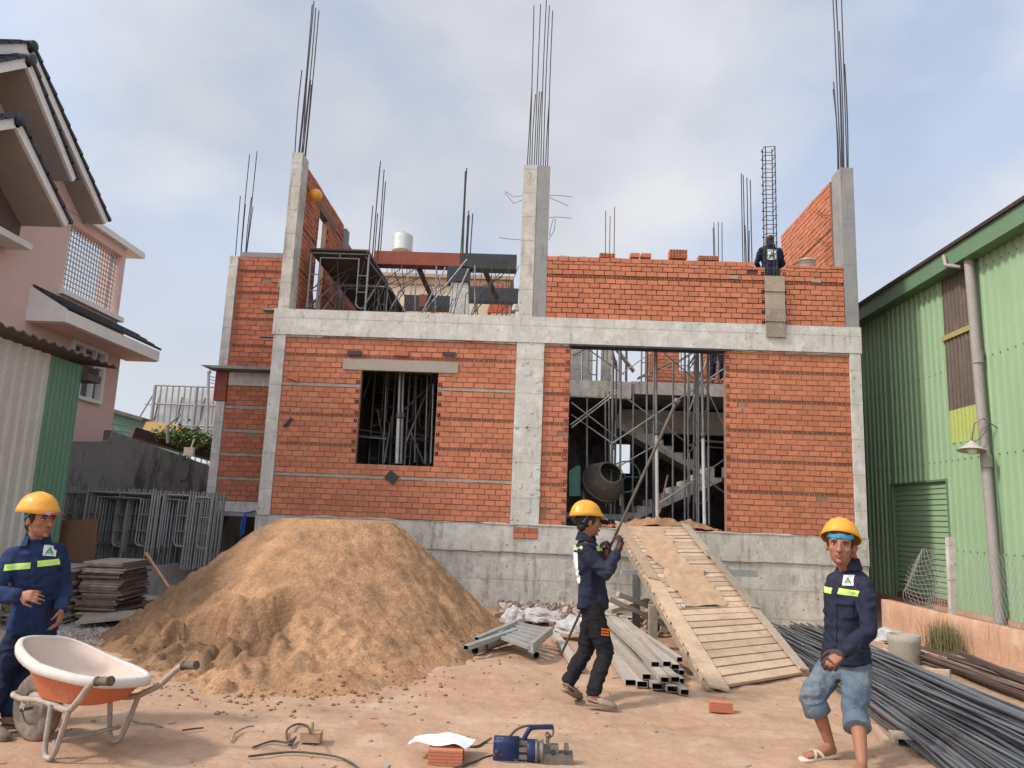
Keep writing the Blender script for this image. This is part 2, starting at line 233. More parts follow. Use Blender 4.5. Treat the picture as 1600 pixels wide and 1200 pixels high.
# ---------------------------------------------------------------- mesh builder
class MB:
    def __init__(s): s.v = []; s.f = []; s.m = []; s.t = []; s.sm = []
    def add(s, vs, fs, mi=0, tint=None, smooth=False):
        o = len(s.v); s.v += [V(p) for p in vs]
        t = random.random() if tint is None else tint
        for f in fs:
            s.f.append([i+o for i in f]); s.m.append(mi); s.t.append(t); s.sm.append(smooth)
    def box(s, a, b, mi=0, tint=None):
        x0, y0, z0 = a; x1, y1, z1 = b
        s.add([(x0,y0,z0),(x1,y0,z0),(x1,y1,z0),(x0,y1,z0),(x0,y0,z1),(x1,y0,z1),(x1,y1,z1),(x0,y1,z1)],
              [(0,3,2,1),(4,5,6,7),(0,1,5,4),(1,2,6,5),(2,3,7,6),(3,0,4,7)], mi, tint)
    def obox(s, c, sx, sy, sz, rot=None, mi=0, tint=None, bev=0):
        c = V(c); rot = rot or Matrix.Identity(3)
        hx, hy, hz = sx/2, sy/2, sz/2
        P = [V((x, y, z)) for x, y, z in ((-hx,-hy,-hz),(hx,-hy,-hz),(hx,hy,-hz),(-hx,hy,-hz),(-hx,-hy,hz),(hx,-hy,hz),(hx,hy,hz),(-hx,hy,hz))]
        s.add([c+rot@p for p in P], [(0,3,2,1),(4,5,6,7),(0,1,5,4),(1,2,6,5),(2,3,7,6),(3,0,4,7)], mi, tint)
    def bar(s, p, q, w, h, up=(0, 0, 1), mi=0, tint=None):
        p, q = V(p), V(q); d = (q-p); ln = d.length
        if ln < 1e-6: return
        d.normalize(); u = V(up)
        if abs(d.dot(u)) > .98: u = V((0, 1, 0))
        sd_ = d.cross(u).normalized(); uu = sd_.cross(d).normalized()
        s.obox((p+q)/2, ln, w, h, Matrix((d, -sd_, uu)).transposed(), mi, tint)
    def tube(s, p, q, r, n=8, mi=0, r2=None, tint=None, caps=True):
        s.path([p, q], [r, r if r2 is None else r2], n, mi, tint, caps)
    def path(s, pts, r, n=8, mi=0, tint=None, caps=True, flat=None):
        pts = [V(p) for p in pts]; k = len(pts)
        rs = r if isinstance(r, (list, tuple)) else [r]*k
        o = []; prev = None
        for i, p in enumerate(pts):
            d = (pts[min(i+1, k-1)] - pts[max(i-1, 0)]).normalized()
            if prev is None:
                a = V((0, 0, 1)) if abs(d.z) < .9 else V((1, 0, 0))
                x = d.cross(a).normalized()
            else:
                x = (prev - d*prev.dot(d)).normalized()
            prev = x; y = d.cross(x)
            for j in range(n):
                an = 2*PI*j/n; o.append(p + (x*math.cos(an) + y*math.sin(an))*rs[i])
        fs = [(i*n+j, i*n+(j+1) % n, (i+1)*n+(j+1) % n, (i+1)*n+j) for i in range(k-1) for j in range(n)]
        s.add(o, fs, mi, tint, True)
        if caps:
            s.add(o[:n], [tuple(range(n))[::-1]], mi, tint); s.add(o[-n:], [tuple(range(n))], mi, tint)
    def lathe(s, c, prof, n=24, axis=(0, 0, 1), mi=0, tint=None, smooth=True):
        z = V(axis).normalized(); a = V((1, 0, 0)) if abs(z.x) < .9 else V((0, 1, 0))
        x = z.cross(a).normalized(); y = z.cross(x); c = V(c); o = []
        for (r, h) in prof:
            for j in range(n):
                an = 2*PI*j/n; o.append(c + z*h + (x*math.cos(an)+y*math.sin(an))*max(r, 1e-4))
        s.add(o, [(i*n+j, i*n+(j+1) % n, (i+1)*n+(j+1) % n, (i+1)*n+j) for i in range(len(prof)-1) for j in range(n)], mi, tint, smooth)
    def prism(s, poly, d, mi=0, tint=None):
        d = V(d); k = len(poly); P = [V(p) for p in poly]
        s.add(P+[p+d for p in P], [tuple(range(k))[::-1], tuple(range(k, 2*k))]+[(i, (i+1) % k, (i+1) % k+k, i+k) for i in range(k)], mi, tint)
    def loft(s, rings, n=14, mi=0, tint=0.5, p=2.0):
        """rings: (centre, half-axis a, half-axis b)"""
        o = []
        for c, a, b in rings:
            c, a, b = V(c), V(a), V(b)
            for j in range(n):
                an = 2*PI*j/n; ca, sa = math.cos(an), math.sin(an)
                e = 2/p
                o.append(c + a*(math.copysign(abs(ca)**e, ca)) + b*(math.copysign(abs(sa)**e, sa)))
        k = len(rings)
        fs = [(i*n+j, i*n+(j+1) % n, (i+1)*n+(j+1) % n, (i+1)*n+j) for i in range(k-1) for j in range(n)]
        fs += [tuple(range(n))[::-1], tuple(range((k-1)*n, k*n))]
        s.add(o, fs, mi, tint, True)
    def cap(s, p, q, r1, r2, n=12, mi=0):
        """tapered capsule"""
        p, q = V(p), V(q); d = (q-p).normalized()
        pts = []; rs = []
        for i in range(5):
            a = PI/2*(i/4); pts.append(p - d*r1*math.cos(a)); rs.append(max(r1*math.sin(a), r1*.05))
        for i in range(5):
            a = PI/2*(i/4); pts.append(q + d*r2*math.sin(a)); rs.append(max(r2*math.cos(a), r2*.05))
        s.path(pts, rs, n, mi, .5)
    def ell(s, c, r, rot=None, n=16, m=10, mi=0):
        c = V(c); rot = rot or Matrix.Identity(3); o = []
        for i in range(m+1):
            th = PI*i/m
            for j in range(n):
                a = 2*PI*j/n
                o.append(c + rot @ V((r[0]*math.sin(th)*math.cos(a), r[1]*math.sin(th)*math.sin(a), r[2]*math.cos(th))))
        s.add(o, [(i*n+j, (i+1)*n+j, (i+1)*n+(j+1) % n, i*n+(j+1) % n) for i in range(m) for j in range(n)], mi, .5, True)
    def sheet(s, pts, nx, ny, mi=0, thick=0, smooth=True, tint=.5):
        """pts: (nx*ny) grid row by row; optional thickness downwards"""
        fs = [(j*nx+i, j*nx+i+1, (j+1)*nx+i+1, (j+1)*nx+i) for j in range(ny-1) for i in range(nx-1)]
        s.add(pts, fs, mi, tint, smooth)
        if thick:
            th = V((0, 0, -thick)) if not isinstance(thick, V) else thick
            low = [V(p)+th for p in pts]
            s.add(low, [f[::-1] for f in fs], mi, tint, smooth)
            k = nx*ny
            bd = [i for i in range(nx)]+[j*nx+nx-1 for j in range(1, ny)]+[(ny-1)*nx+i for i in range(nx-2, -1, -1)]+[j*nx for j in range(ny-2, 0, -1)]
            n = len(bd); P = [V(pts[i]) for i in bd]+[low[i] for i in bd]
            s.add(P, [(i, i+n, (i+1) % n+n, (i+1) % n) for i in range(n)], mi, tint)
    def mesh(s, name, mats, origin=(0, 0, 0)):
        me = bpy.data.meshes.new(name); o = V(origin)
        me.from_pydata([p-o for p in s.v], [], s.f)
        for m in (mats if isinstance(mats, (list, tuple)) else [mats]): me.materials.append(M[m] if isinstance(m, str) else m)
        me.polygons.foreach_set('material_index', s.m); me.polygons.foreach_set('use_smooth', s.sm)
        at_ = me.attributes.new('tint', 'FLOAT', 'FACE'); at_.data.foreach_set('value', s.t)
        me.update(); return me
    def build(s, name, mats, parent=None, loc=None, **kw):
        """loc = world origin for a top-level mesh; with a parent the mesh is put in the root's frame"""
        o = V((0, 0, 0))
        if parent is not None:
            p = parent
            while p is not None: o = o + p.location; p = p.parent
        elif loc is not None: o = V(loc)
        ob = bpy.data.objects.new(name, s.mesh(name, mats, o)); C.objects.link(ob)
        if parent is not None: ob.parent = parent
        elif loc is not None: ob.location = loc
        if kw: tag(ob, **kw)
        return ob

def tag(o, label=None, cat=None, group=None, kind=None):
    if label: o['label'] = label
    if cat: o['category'] = cat
    if group: o['group'] = group
    if kind: o['kind'] = kind
    return o
def thing(name, loc, label, cat, group=None, rz=0):
    o = bpy.data.objects.new(name, None); C.objects.link(o); o.location = loc; o.rotation_euler = (0, 0, rz); o.empty_display_size = .1
    return tag(o, label, cat, group)
def copy_tree(o, parent=None):
    c = o.copy(); C.objects.link(c)
    if parent is not None: c.parent = parent
    for ch in list(o.children): copy_tree(ch, c)
    return c
def fbm(p, o=4, l=2.1, g=.5):
    a = 1; s = 0; p = V(p)
    for i in range(o): s += a*noise.noise(p); p = p*l; a *= g
    return s
def lerp(a, b, t): return a+(b-a)*t
def smooth(t): t = max(0, min(1, t)); return t*t*(3-2*t)
def rotz(a): return Matrix.Rotation(a, 3, 'Z')
# ================================================================ GROUND
def gh(x, y):
    """height of the yard; it drops a little towards the right of the building and behind the heap"""
    h = .035*fbm((x*.55, y*.55, 3), 3) + .016*fbm((x*2.3, y*2.3, 9), 3) + .007*noise.noise(V((x*7, y*9, 1))) - .010*max(0, .22-abs(noise.noise(V((x*2.6, y*3.4, 7)))))*3
    for a_, b_, c_ in ((5.9, .10, .6), (6.15, .10, .6), (7.6, -.16, .9)):
        d_ = (y-(a_+b_*x+.08*math.sin(x*1.3+c_)))/.05
        if abs(d_) < 3 and -2 < x < 5: h -= (.011+.004*math.sin(x*60))*math.exp(-d_*d_)-.005*math.exp(-(abs(d_)-1.6)**2*3)
    if y > 9 and x > 1: h -= .10*smooth((y-9)/4)*smooth((x-1)/3)
    return h - .004
def spaced(lo, hi, step, far, k=1.25):
    a = [lo+i*step for i in range(int((hi-lo)/step)+1)]
    s = step; L_ = []; v = a[-1]
    while v < far: s *= k; v += s; L_.append(v)
    s = step; Lo = []; v = a[0]
    while v > -far: s *= k; v -= s; Lo.append(v)
    return Lo[::-1]+a+L_
xs = spaced(-7, 7.5, .036, 900); ys = spaced(3.6, 14, .036, 900)
g = MB(); nx, ny = len(xs), len(ys)
g.sheet([V((x, y, gh(x, y) if (-9 < x < 9 and 2 < y < 16) else -.05)) for y in ys for x in xs], nx, ny)
tag(g.build('ground', 'dirt'), kind='structure')

# ================================================================ BUILDING UNDER CONSTRUCTION
FY = 13.6
bld = thing('unfinished_house', (0.5, FY, 0), 'half-built two storey house of bare orange brick panels between raw concrete columns and beams', 'building')
CH, CL = .096, .192
def bricks(mb, org, U, Nn, w, z0, z1, holes=(), bands=None, seed=1, proud=.012, thick=.10, zoff=0, ragged=False, edge_holes=True, hdr=1.0):
    """courses of hollow brick on the plane org + U*s; Nn points at the viewer; holes (s0,s1,z0,z1) stay open"""
    rnd = random.Random(seed); U = V(U); Nn = V(Nn); org = V(org)
    def pb(s0, s1, a, b, out, mi, tint, depth=.03):
        P = org + U*s0 + Nn*out; Q = org + U*s1 + Nn*out; d = -Nn*depth
        vs = [P+V((0,0,a)), Q+V((0,0,a)), Q+V((0,0,b)), P+V((0,0,b))]; vs += [v+d for v in vs]
        mb.add(vs, [(0,1,2,3),(0,4,5,1),(1,5,6,2),(2,6,7,3),(3,7,4,0)], mi, tint)
    def spans(a, b):
        sp = [(0, w)]
        for (h0, h1, za, zb) in holes:
            if b > za+.02 and a < zb-.02:
                nsp = []
                for (p, q) in sp:
                    if h0 > p: nsp.append((p, min(h0, q)))
                    if h1 < q: nsp.append((max(h1, p), q))
                sp = [t for t in nsp if t[1]-t[0] > .02]
        return sp
    z = z0; k = 0
    while z < z1-.03:
        kind = bands.get(k) if bands else None
        top = min(z+({'hole': .056, 'conc': .07}.get(kind, CH)), z1)
        for (a, b) in spans(z, top):
            # body of the wall behind the faces
            P = org+U*a; Q = org+U*b; dd = -Nn*thick
            vs = [P+V((0,0,z)), Q+V((0,0,z)), Q+V((0,0,top)), P+V((0,0,top))]; vs += [v+dd for v in vs]
            mb.add(vs, [(0,1,2,3),(5,4,7,6),(0,4,5,1),(1,5,6,2),(2,6,7,3),(3,7,4,0)], 1, .5)
            if kind == 'conc':
                s = a
                while s < b-.01:
                    e = min(s+rnd.uniform(.12, .3), b); o_ = rnd.uniform(.004, .015)
                    pb(s, e, z+rnd.uniform(.004, .012), top-rnd.uniform(.006, .014), o_, 3, rnd.random()); s = e
            elif kind == 'hole':
                s = a+rnd.uniform(0, .04)
                while s < b-.03:
                    e = min(s+.088, b); pb(s, e-.008, z+.006, top-.008, proud-.010, 0, rnd.random()*.4)
                    for q in range(2):
                        for r_ in range(2):
                            c = s+.018+q*.036
                            if c+.022 < e: pb(c, c+.024, z+.012+r_*.020, z+.024+r_*.020, proud-.0045, 2, .5, .002)
                    s = e
            else:
                s = a; off = (CL*.5 if k % 2 else 0)+rnd.uniform(-.015, .015); first = True
                i0 = math.floor((a-off)/CL); s = a
                e = off+(i0+1)*CL
                if e-s < .05: e += CL
                while s < b-.012:
                    e2 = min(e, b)
                    if b-e2 < .05: e2 = b
                    if rnd.random() < .995:
                        pr = proud+rnd.uniform(-.006, .006); j = rnd.uniform(-.003, .003)+.006*noise.noise(V((s*.9+seed, k*.35, 1)))
                        pb(s+.005, e2-.005-rnd.uniform(0, .005), z+.006+j, top-.008+j, pr, 0, rnd.random())
                    s = e2; e = e2+CL
                if edge_holes and (k % 2 == 0):
                    for (h0, h1, za, zb) in holes:
                        if z > za and top < zb:
                            for c0 in ((h0-.085, h1+.006) if True else ()):
                                if 0 < c0 < w-.08:
                                    for q in range(2):
                                        for r_ in range(2):
                                            pb(c0+.010+q*.034, c0+.034+q*.034, z+.014+r_*.032, z+.036+r_*.032, proud+.0065, 2, .5, .003)
        z = top; k += 1
BR = ['brick', 'mortar', 'hole', 'mortar_band']
def part(mb, name, mats, parent=bld, **kw): return mb.build(name, mats, parent, **kw)

# foundation wall with a stepped top and pour lines
def conc_block(mb, x0, x1, y0, y1, z0, z1, seed=0, step=.35, amp=.006):
    """a cast block whose front is a slightly uneven grid"""
    nx = max(2, int((x1-x0)/step)+1); nz = max(2, int((z1-z0)/step)+1)
    if nx*nz > 4:
        P = []
        for j in range(nz):
            for i in range(nx):
                x = lerp(x0, x1, i/(nx-1)); z = lerp(z0, z1, j/(nz-1))
                e = 0 if i in (0, nx-1) or j in (0, nz-1) else amp*fbm((x*2.1, z*2.1, seed), 2)
                P.append(V((x, y0-e, z)))
        mb.sheet(P, nx, nz, 0, 0, False)
        mb.add([(x0,y0,z0),(x1,y0,z0),(x1,y1,z0),(x0,y1,z0),(x0,y0,z1),(x1,y0,z1),(x1,y1,z1),(x0,y1,z1)], [(0,3,2,1),(4,5,6,7),(1,2,6,5),(2,3,7,6),(3,0,4,7)], 0)
    else: mb.box((x0, y0, z0), (x1, y1, z1))
m = MB()
conc_block(m, -4.72, 5.87, FY+.02, FY+.30, -.5, .92, 1)
conc_block(m, -4.74, 5.88, FY-.005, FY+.30, .924, 1.40, 2)
part(m, 'foundation_wall', 'concrete_low')
def ragged(x0, x1, z, h, name, amp, seed, y=FY-.008, skip=None):
    m = MB(); n = int((x1-x0)/.035); P = []
    for k, (dz, dy) in enumerate(((h, .012), (h*.3, -.004), (-h*.4, -.004), (-h, .012))):
        for i in range(n+1):
            x = x0+(x1-x0)*i/n; nn = noise.noise(V((x*5, seed, k*.3)))+.6*noise.noise(V((x*17, seed, k*.7)))
            hid = max(0, noise.noise(V((x*1.3, seed+9, 0)))+.12)*4
            P.append(V((x, y+dy*(1 if dy > 0 else min(1, hid))+amp*.2*nn, z+dz*(.35+min(1, hid))+amp*nn)))
    m.sheet(P, n+1, 4, 0, 0); part(m, name, 'concrete_low')
ragged(-4.7, 5.86, .925, .012, 'pour_joint', .012, 3); ragged(-4.72, 5.87, 1.392, .016, 'pour_joint', .010, 7, FY-.012)
# columns of the ground storey
def col(x0, x1, z0, z1, y0=FY, y1=FY+.4, mat='concrete', name='column', **k):
    m = MB(); conc_block(m, x0, x1, y0, y1, z0, z1, x0*7, .2, .006)
    if k.pop('rough', False):
        rr = random.Random(int(x0*10))
        for i in range(26): m.obox((rr.uniform(x0, x1), y0-.003, rr.uniform(z0, z1)), rr.uniform(.02, .07), .012, rr.uniform(.02, .10))
    return part(m, name, mat, **k)
col(-4.72, -4.50, 1.404, 4.636)
col(-.285, .215, 1.404, 4.636, rough=True)
col(5.675, 5.87, 1.404, 4.636)
col(-4.69, -4.49, 5.124, 8.19, mat='concrete_low'); col(-.28, -.03, 5.124, 8.07, FY+.002, mat='concrete_low'); 
col(-.027, .22, 5.124, 8.06, FY+.01, FY+.39, 'concrete_grey')
col(5.625, 5.865, 5.124, 8.19, FY, FY+.42, 'concrete_grey')
# ring beam
m = MB(); conc_block(m, -4.75, 5.89, FY-.012, FY+.32, 4.64, 5.12, 3)
part(m, 'ring_beam', 'concrete')
for a_, b_, q_ in ((-4.5, -.3, 1), (.22, .66, 2), (3.5, 5.68, 4)): ragged(a_, b_, 4.625, .018, 'mortar_seam', .016, q_, FY+.02)
m = MB(); m.box((.66, FY-.03, 4.60), (3.50, FY+.25, 4.636)); part(m, 'opening_head_board', 'formwork_black')
# steel starter-tie and ledge marks
m = MB(); m.bar((-4.98, FY+.1, 5.10), (-4.7, FY+.1, 5.10), .22, .03); m.bar((-5.0, FY+.1, 4.60), (-4.7, FY+.1, 4.60), .15, .02); part(m, 'ledge', 'concrete_grey')

# brick panels of the front
bands_l = {7: 'conc', 13: 'hole', 19: 'hole', 25: 'conc', 31: 'hole'}
m = MB(); bricks(m, (-4.50, FY+.05, 0), (1, 0, 0), (0, -1, 0), 4.215, 1.41, 4.63, [(1.43, 2.82, 2.36, 4.02)], bands_l, 1)
part(m, 'brick_wall', BR)
m = MB(); m.box((-3.42, FY+.022, 4.035), (-1.33, FY+.14, 4.235)); part(m, 'lintel', 'plaster_pale')
bands_r = {7: 'hole', 13: 'hole', 19: 'hole', 25: 'hole', 31: 'hole'}
m = MB(); bricks(m, (.215, FY+.05, 0), (1, 0, 0), (0, -1, 0), .48, 1.41, 4.63, [(.475, 3.245, 1.0, 5)], bands_r, 2); part(m, 'brick_wall', BR)
m = MB(); bricks(m, (2.90, FY+.05, 0), (1, 0, 0), (0, -1, 0), 2.775, 1.41, 4.63, [(-.1, .56, 1.0, 5)], bands_r, 52)
part(m, 'brick_wall', BR)
m = MB()
for (x, z) in [(x_, z_) for x_, z_ in ((.0, 1.33),)]:
    bricks(m, (-.22, FY-.01, 0), (1, 0, 0), (0, -1, 0), .42, 1.16, 1.35, (), None, 5, thick=.05)
part(m, 'brick_patch', ['brick_shade', 'mortar', 'hole', 'mortar_band'])
for x, z, mi, a, w_, h_ in ((-3.22, 4.34, 0, 0, .25, .085), (-2.37, 4.36, 1, .03, .25, .085), (-1.50, 4.38, 0, 0, .22, .07), (-4.30, 3.84, 1, .25, .22, .07), (-2.40, 2.13, 0, R(35), .19, .17), (-4.32, 3.03, 0, -.9, .2, .05)):
    m = MB(); m.obox((x, FY+.02, z), w_, .05, h_, Matrix.Rotation(a, 3, 'Y'), mi); part(m, 'spacer_block', ['formwork_black', 'brick_shade'])

# parapet panel of the upper floor, right bay (open slot where the rebar cage stands)
m = MB()
bricks(m, (.22, FY+.04, 0), (1, 0, 0), (0, -1, 0), 5.40, 5.124, 6.20, [(3.98, 4.28, 5.0, 7)], {8: 'hole'}, 3, proud=.034)
bricks(m, (.22, FY+.04, 0), (1, 0, 0), (0, -1, 0), 3.80, 6.20, 6.30, (), None, 33, proud=.03)
bricks(m, (4.62, FY+.04, 0), (1, 0, 0), (0, -1, 0), 1.0, 6.20, 6.26, (), None, 34, proud=.03)
for x, z in ((3.62, 5.99), (5.12, 5.97)): m.obox((x, FY+.003, z), .17, .01, .06, None, 3)
part(m, 'brick_parapet', ['brick', 'mortar_deep', 'hole', 'mortar_band'])
m = MB(); m.box((4.18, FY-.055, 5.40), (4.53, FY-.022, 6.02)); m.box((4.185, FY-.06, 4.88), (4.535, FY-.027, 5.396))
part(m, 'shutter_board', 'wood_grey')
m = MB(); 
for z in (5.16, 5.72): m.tube((4.16, FY-.065, z), (4.60, FY-.065, z), .006, 6)
part(m, 'tie_wire', 'rebar_dark')
# side walls of the upper floor
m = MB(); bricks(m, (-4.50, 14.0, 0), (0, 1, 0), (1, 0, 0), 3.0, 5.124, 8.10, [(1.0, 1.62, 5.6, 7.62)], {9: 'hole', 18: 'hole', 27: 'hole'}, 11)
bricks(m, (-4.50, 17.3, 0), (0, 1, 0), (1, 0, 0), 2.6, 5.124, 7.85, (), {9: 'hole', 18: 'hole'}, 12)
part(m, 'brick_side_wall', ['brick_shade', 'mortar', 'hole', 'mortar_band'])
m = MB(); m.box((-4.62, 14.7, 7.62), (-4.478, 16.3, 7.80)); part(m, 'lintel', 'plywood_brown')
m = MB(); m.box((-4.60, 14.95, 5.5), (-4.52, 15.10, 7.6)); part(m, 'window_post', 'aluminium')
m = MB(); m.box((-4.60, 17.0, 5.124), (-4.42, 17.28, 8.0)); part(m, 'column', 'concrete_grey')
m = MB(); bricks(m, (5.60, 16.9, 0), (0, -1, 0), (-1, 0, 0), 2.87, 5.124, 8.10, (), {9: 'hole', 21: 'hole'}, 13)
bricks(m, (5.60, 22, 0), (0, -1, 0), (-1, 0, 0), 5.0, 4.5, 6.2, (), None, 14)
part(m, 'brick_side_wall', BR)
m = MB(); m.box((5.70, 16.9, 4.56), (5.84, 23, 6.0)); part(m, 'side_wall', 'dark_concrete')
m = MB(); m.box((5.62, 14.03, 4.556), (5.86, 23, 5.118)); part(m, 'side_beam', 'concrete_low')
m = MB(); m.box((5.58, 16.92, 5.124), (5.72, 17.3, 7.4)); part(m, 'column', 'plaster_pale')

# left wing, set back
WY = 14.6
m = MB(); bricks(m, (-5.90, WY, 0), (1, 0, 0), (0, -1, 0), 1.4, 4.20, 6.42, (), {4: 'hole', 10: 'hole', 16: 'hole', 21: 'hole'}, 21)
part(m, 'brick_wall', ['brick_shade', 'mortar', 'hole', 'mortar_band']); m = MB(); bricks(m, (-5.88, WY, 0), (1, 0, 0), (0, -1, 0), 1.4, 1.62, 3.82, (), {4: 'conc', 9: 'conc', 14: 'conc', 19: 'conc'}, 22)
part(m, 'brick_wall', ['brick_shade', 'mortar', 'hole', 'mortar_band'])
m = MB(); m.box((-6.07, WY-.06, 4.17), (-5.90, WY+.3, 6.42)); part(m, 'column', 'concrete')
m = MB(); m.box((-6.04, WY-.06, 1.62), (-5.875, WY+.3, 3.50)); part(m, 'column', 'concrete')
m = MB(); m.box((-6.09, WY-.09, 3.51), (-5.86, WY+.25, 4.08)); part(m, 'column_shutter', 'formwork_red')
m = MB(); m.box((-5.85, WY-.04, 3.82), (-4.76, WY+.3, 4.08)); part(m, 'wing_beam', 'concrete'); m = MB(); m.box((-5.86, WY-.05, 1.42), (-4.74, WY+.3, 1.61)); part(m, 'wing_beam', 'concrete')
m = MB(); m.prism([(-6.30, WY-.35, 4.14), (-6.05, WY-.35, 4.09), (-4.76, WY-.35, 4.09), (-4.76, WY-.35, 4.15)], (0, .6, 0)); m.box((-6.22, WY-.35, 1.34), (-4.76, WY+.3, 1.41)); part(m, 'canopy_slab', 'concrete_grey')
m = MB(); m.box((-5.90, WY+.01, 6.43), (-4.6, WY+.24, 6.53)); part(m, 'coping', 'concrete_grey')
for i in range(6):
    m = MB(); m.box((-4.97-.07*(i % 2), WY-.045, 1.9+i*.36), (-4.76, WY-.02, 2.07+i*.36)); part(m, 'infill_block', 'concrete_grey')
m = MB(); m.box((-5.06, WY-.05, 5.80), (-4.80, WY-.02, 5.98)); part(m, 'infill_block', 'plaster_pale')
m = MB(); m.box((-6.08, WY-.1, -.3), (-5.88, WY+.4, 1.335)); part(m, 'column', 'concrete'); m = MB(); m.box((-4.90, WY-.1, -.3), (-4.75, WY+.3, 1.335)); part(m, 'column', 'concrete')
m = MB(); m.box((-6.0, WY+2.6, -.3), (-4.7, WY+2.7, 1.33)); m.box((-5.86, WY+.42, -.3), (-5.80, WY+2.6, 1.33)); part(m, 'basement_wall', 'dark_concrete')

# floors, inner walls and stairs
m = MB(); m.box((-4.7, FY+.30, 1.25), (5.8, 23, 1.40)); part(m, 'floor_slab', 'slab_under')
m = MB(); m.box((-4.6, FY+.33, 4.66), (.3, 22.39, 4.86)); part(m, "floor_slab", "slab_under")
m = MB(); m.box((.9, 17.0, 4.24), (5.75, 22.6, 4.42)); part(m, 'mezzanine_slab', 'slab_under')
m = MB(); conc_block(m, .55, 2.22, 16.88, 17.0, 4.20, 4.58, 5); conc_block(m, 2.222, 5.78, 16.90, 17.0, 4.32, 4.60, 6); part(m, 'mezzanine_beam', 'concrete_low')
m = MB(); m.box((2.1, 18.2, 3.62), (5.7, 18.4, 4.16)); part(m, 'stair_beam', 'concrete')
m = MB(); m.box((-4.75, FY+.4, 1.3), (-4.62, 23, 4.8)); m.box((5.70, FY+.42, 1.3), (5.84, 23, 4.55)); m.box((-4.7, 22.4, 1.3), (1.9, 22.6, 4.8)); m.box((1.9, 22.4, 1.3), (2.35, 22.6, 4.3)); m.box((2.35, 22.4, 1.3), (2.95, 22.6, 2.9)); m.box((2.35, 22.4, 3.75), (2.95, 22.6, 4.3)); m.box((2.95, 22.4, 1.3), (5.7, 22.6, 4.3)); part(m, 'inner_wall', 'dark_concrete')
m = MB(); bricks(m, (3.02, 20.2, 0), (1, 0, 0), (0, -1, 0), 2.68, 4.42, 7.2, [(.9, 1.5, 5.6, 9)], {8: 'hole'}, 41, edge_holes=False)
part(m, 'brick_wall', BR); m = MB(); bricks(m, (.4, 20.2, 0), (1, 0, 0), (0, -1, 0), .7, 4.42, 7.0, (), None, 42)
part(m, 'brick_wall', BR)
for x in (1.25, 1.72, .98):
    m = MB(); m.box((x, 18.6, 4.42), (x+.24, 18.9, 7.1)); part(m, 'column', 'concrete_low')
def flight(x0, z0, x1, z1, y0, y1, n=9, th=.16):
    m = MB(); P = [V((x0, y0, z0))]; dx = (x1-x0)/n; dz = (z1-z0)/n
    for i in range(n):
        P.append(V((x0+dx*i, y0, z0+dz*(i+1)))); P.append(V((x0+dx*(i+1), y0, z0+dz*(i+1))))
    L_ = math.hypot(x1-x0, z1-z0); ox, oz = abs(z1-z0)/L_*th*1.6, th*1.8
    P += [V((x1, y0, z1-oz)), V((x0, y0, z0-oz*.3))]
    if x1 < x0: pass
    m.prism(P, (0, y1-y0, 0)); part(m, 'stair_flight', 'concrete_low')
flight(3.95, 2.70, 1.95, 3.95, 17.6, 18.5); flight(1.80, 1.42, 4.05, 2.72, 16.3, 17.3)
m = MB(); m.box((3.9, 16.3, 2.5), (5.0, 18.5, 2.72)); part(m, 'stair_landing', 'concrete_low')

# upper frame: far columns and the shuttering of the roof beams
def shutter(x0, x1, y0, y1, z0, z1, mat, name='beam_shutter'):
    m = MB(); m.box((x0, y0, z0), (x1, y1, z1)); m.box((x0, y0-.02, z0-.07), (x1, y1+.02, z0-.004)); part(m, name, mat)
p0 = at(592, 396, Y=17.5)
shutter(-3.86, -1.74, 17.5, 17.8, 7.40, 7.66, 'formwork_red'); shutter(-1.735, -.45, 17.48, 17.8, 7.36, 7.66, 'formwork_black')
m = MB(); m.box((-2.08, 17.46, 6.95), (-1.55, 17.86, 7.32)); part(m, 'column_shutter', 'formwork_black')
m = MB(); m.prism([(-1.98, 17.5, 5.05), (-1.46, 17.5, 5.05), (-1.58, 17.5, 6.94), (-1.98, 17.5, 6.94)], (0, .3, 0)); part(m, 'column', 'concrete')
shutter(-3.6, -1.95, 20.6, 20.9, 7.18, 7.50, 'formwork_black'); shutter(-1.9, -.45, 20.6, 20.9, 7.46, 7.78, 'formwork_black')
m = MB(); m.box((-3.18, 20.57, 7.16), (-2.98, 20.6, 7.52)); part(m, 'beam_shutter', 'formwork_red')
for xa, xb in ((-3.35, -3.25), (-2.62, -2.52), (-1.9, -1.8)):
    m = MB(); m.bar(at(655+(xa+3.35)*70, 420, Y=17.8), at(675+(xa+3.35)*70, 466, Y=20.5), .12, .06); part(m, 'joist', 'plywood_dark')
# starter bars
RB = {}
def rebar_part(p, q, r=.011, mat='rebar_dark', name='rebar', bend=0):
    m = MB(); p = V(p); q = V(q); k = 7; rr = random.Random(int(p.x*997+q.z*31)); o = V((rr.uniform(-1, 1), rr.uniform(-1, 1), 0))*.02
    m.path([p.lerp(q, i/(k-1))+o*math.sin(PI*i/(k-1)) for i in range(k)], r, 6); return part(m, name, mat)
def cluster(x0, x1, y0, y1, zb, tops, r=.011, lean=0, seed=1, yy=None):
    rr = random.Random(seed); n = len(tops)
    for i, t in enumerate(tops):
        x = lerp(x0, x1, i/(max(1, n-1))); y = lerp(y0, y1, (i*.62) % 1)
        rebar_part((x, y, zb), (x+lean*(t-zb)+rr.uniform(-.035, .035), y+rr.uniform(-.04, .04), t), r)
cluster(-4.66, -4.50, 13.65, 13.95, 8.17, [9.95, 11.55, 11.4, 9.9, 9.8, 11.3, 11.35, 9.7], lean=.0)
cluster(-.22, .17, 13.65, 13.95, 8.05, [9.7, 11.55, 9.6, 11.65, 9.7, 9.6, 11.75, 11.55, 9.6, 11.45], seed=2)
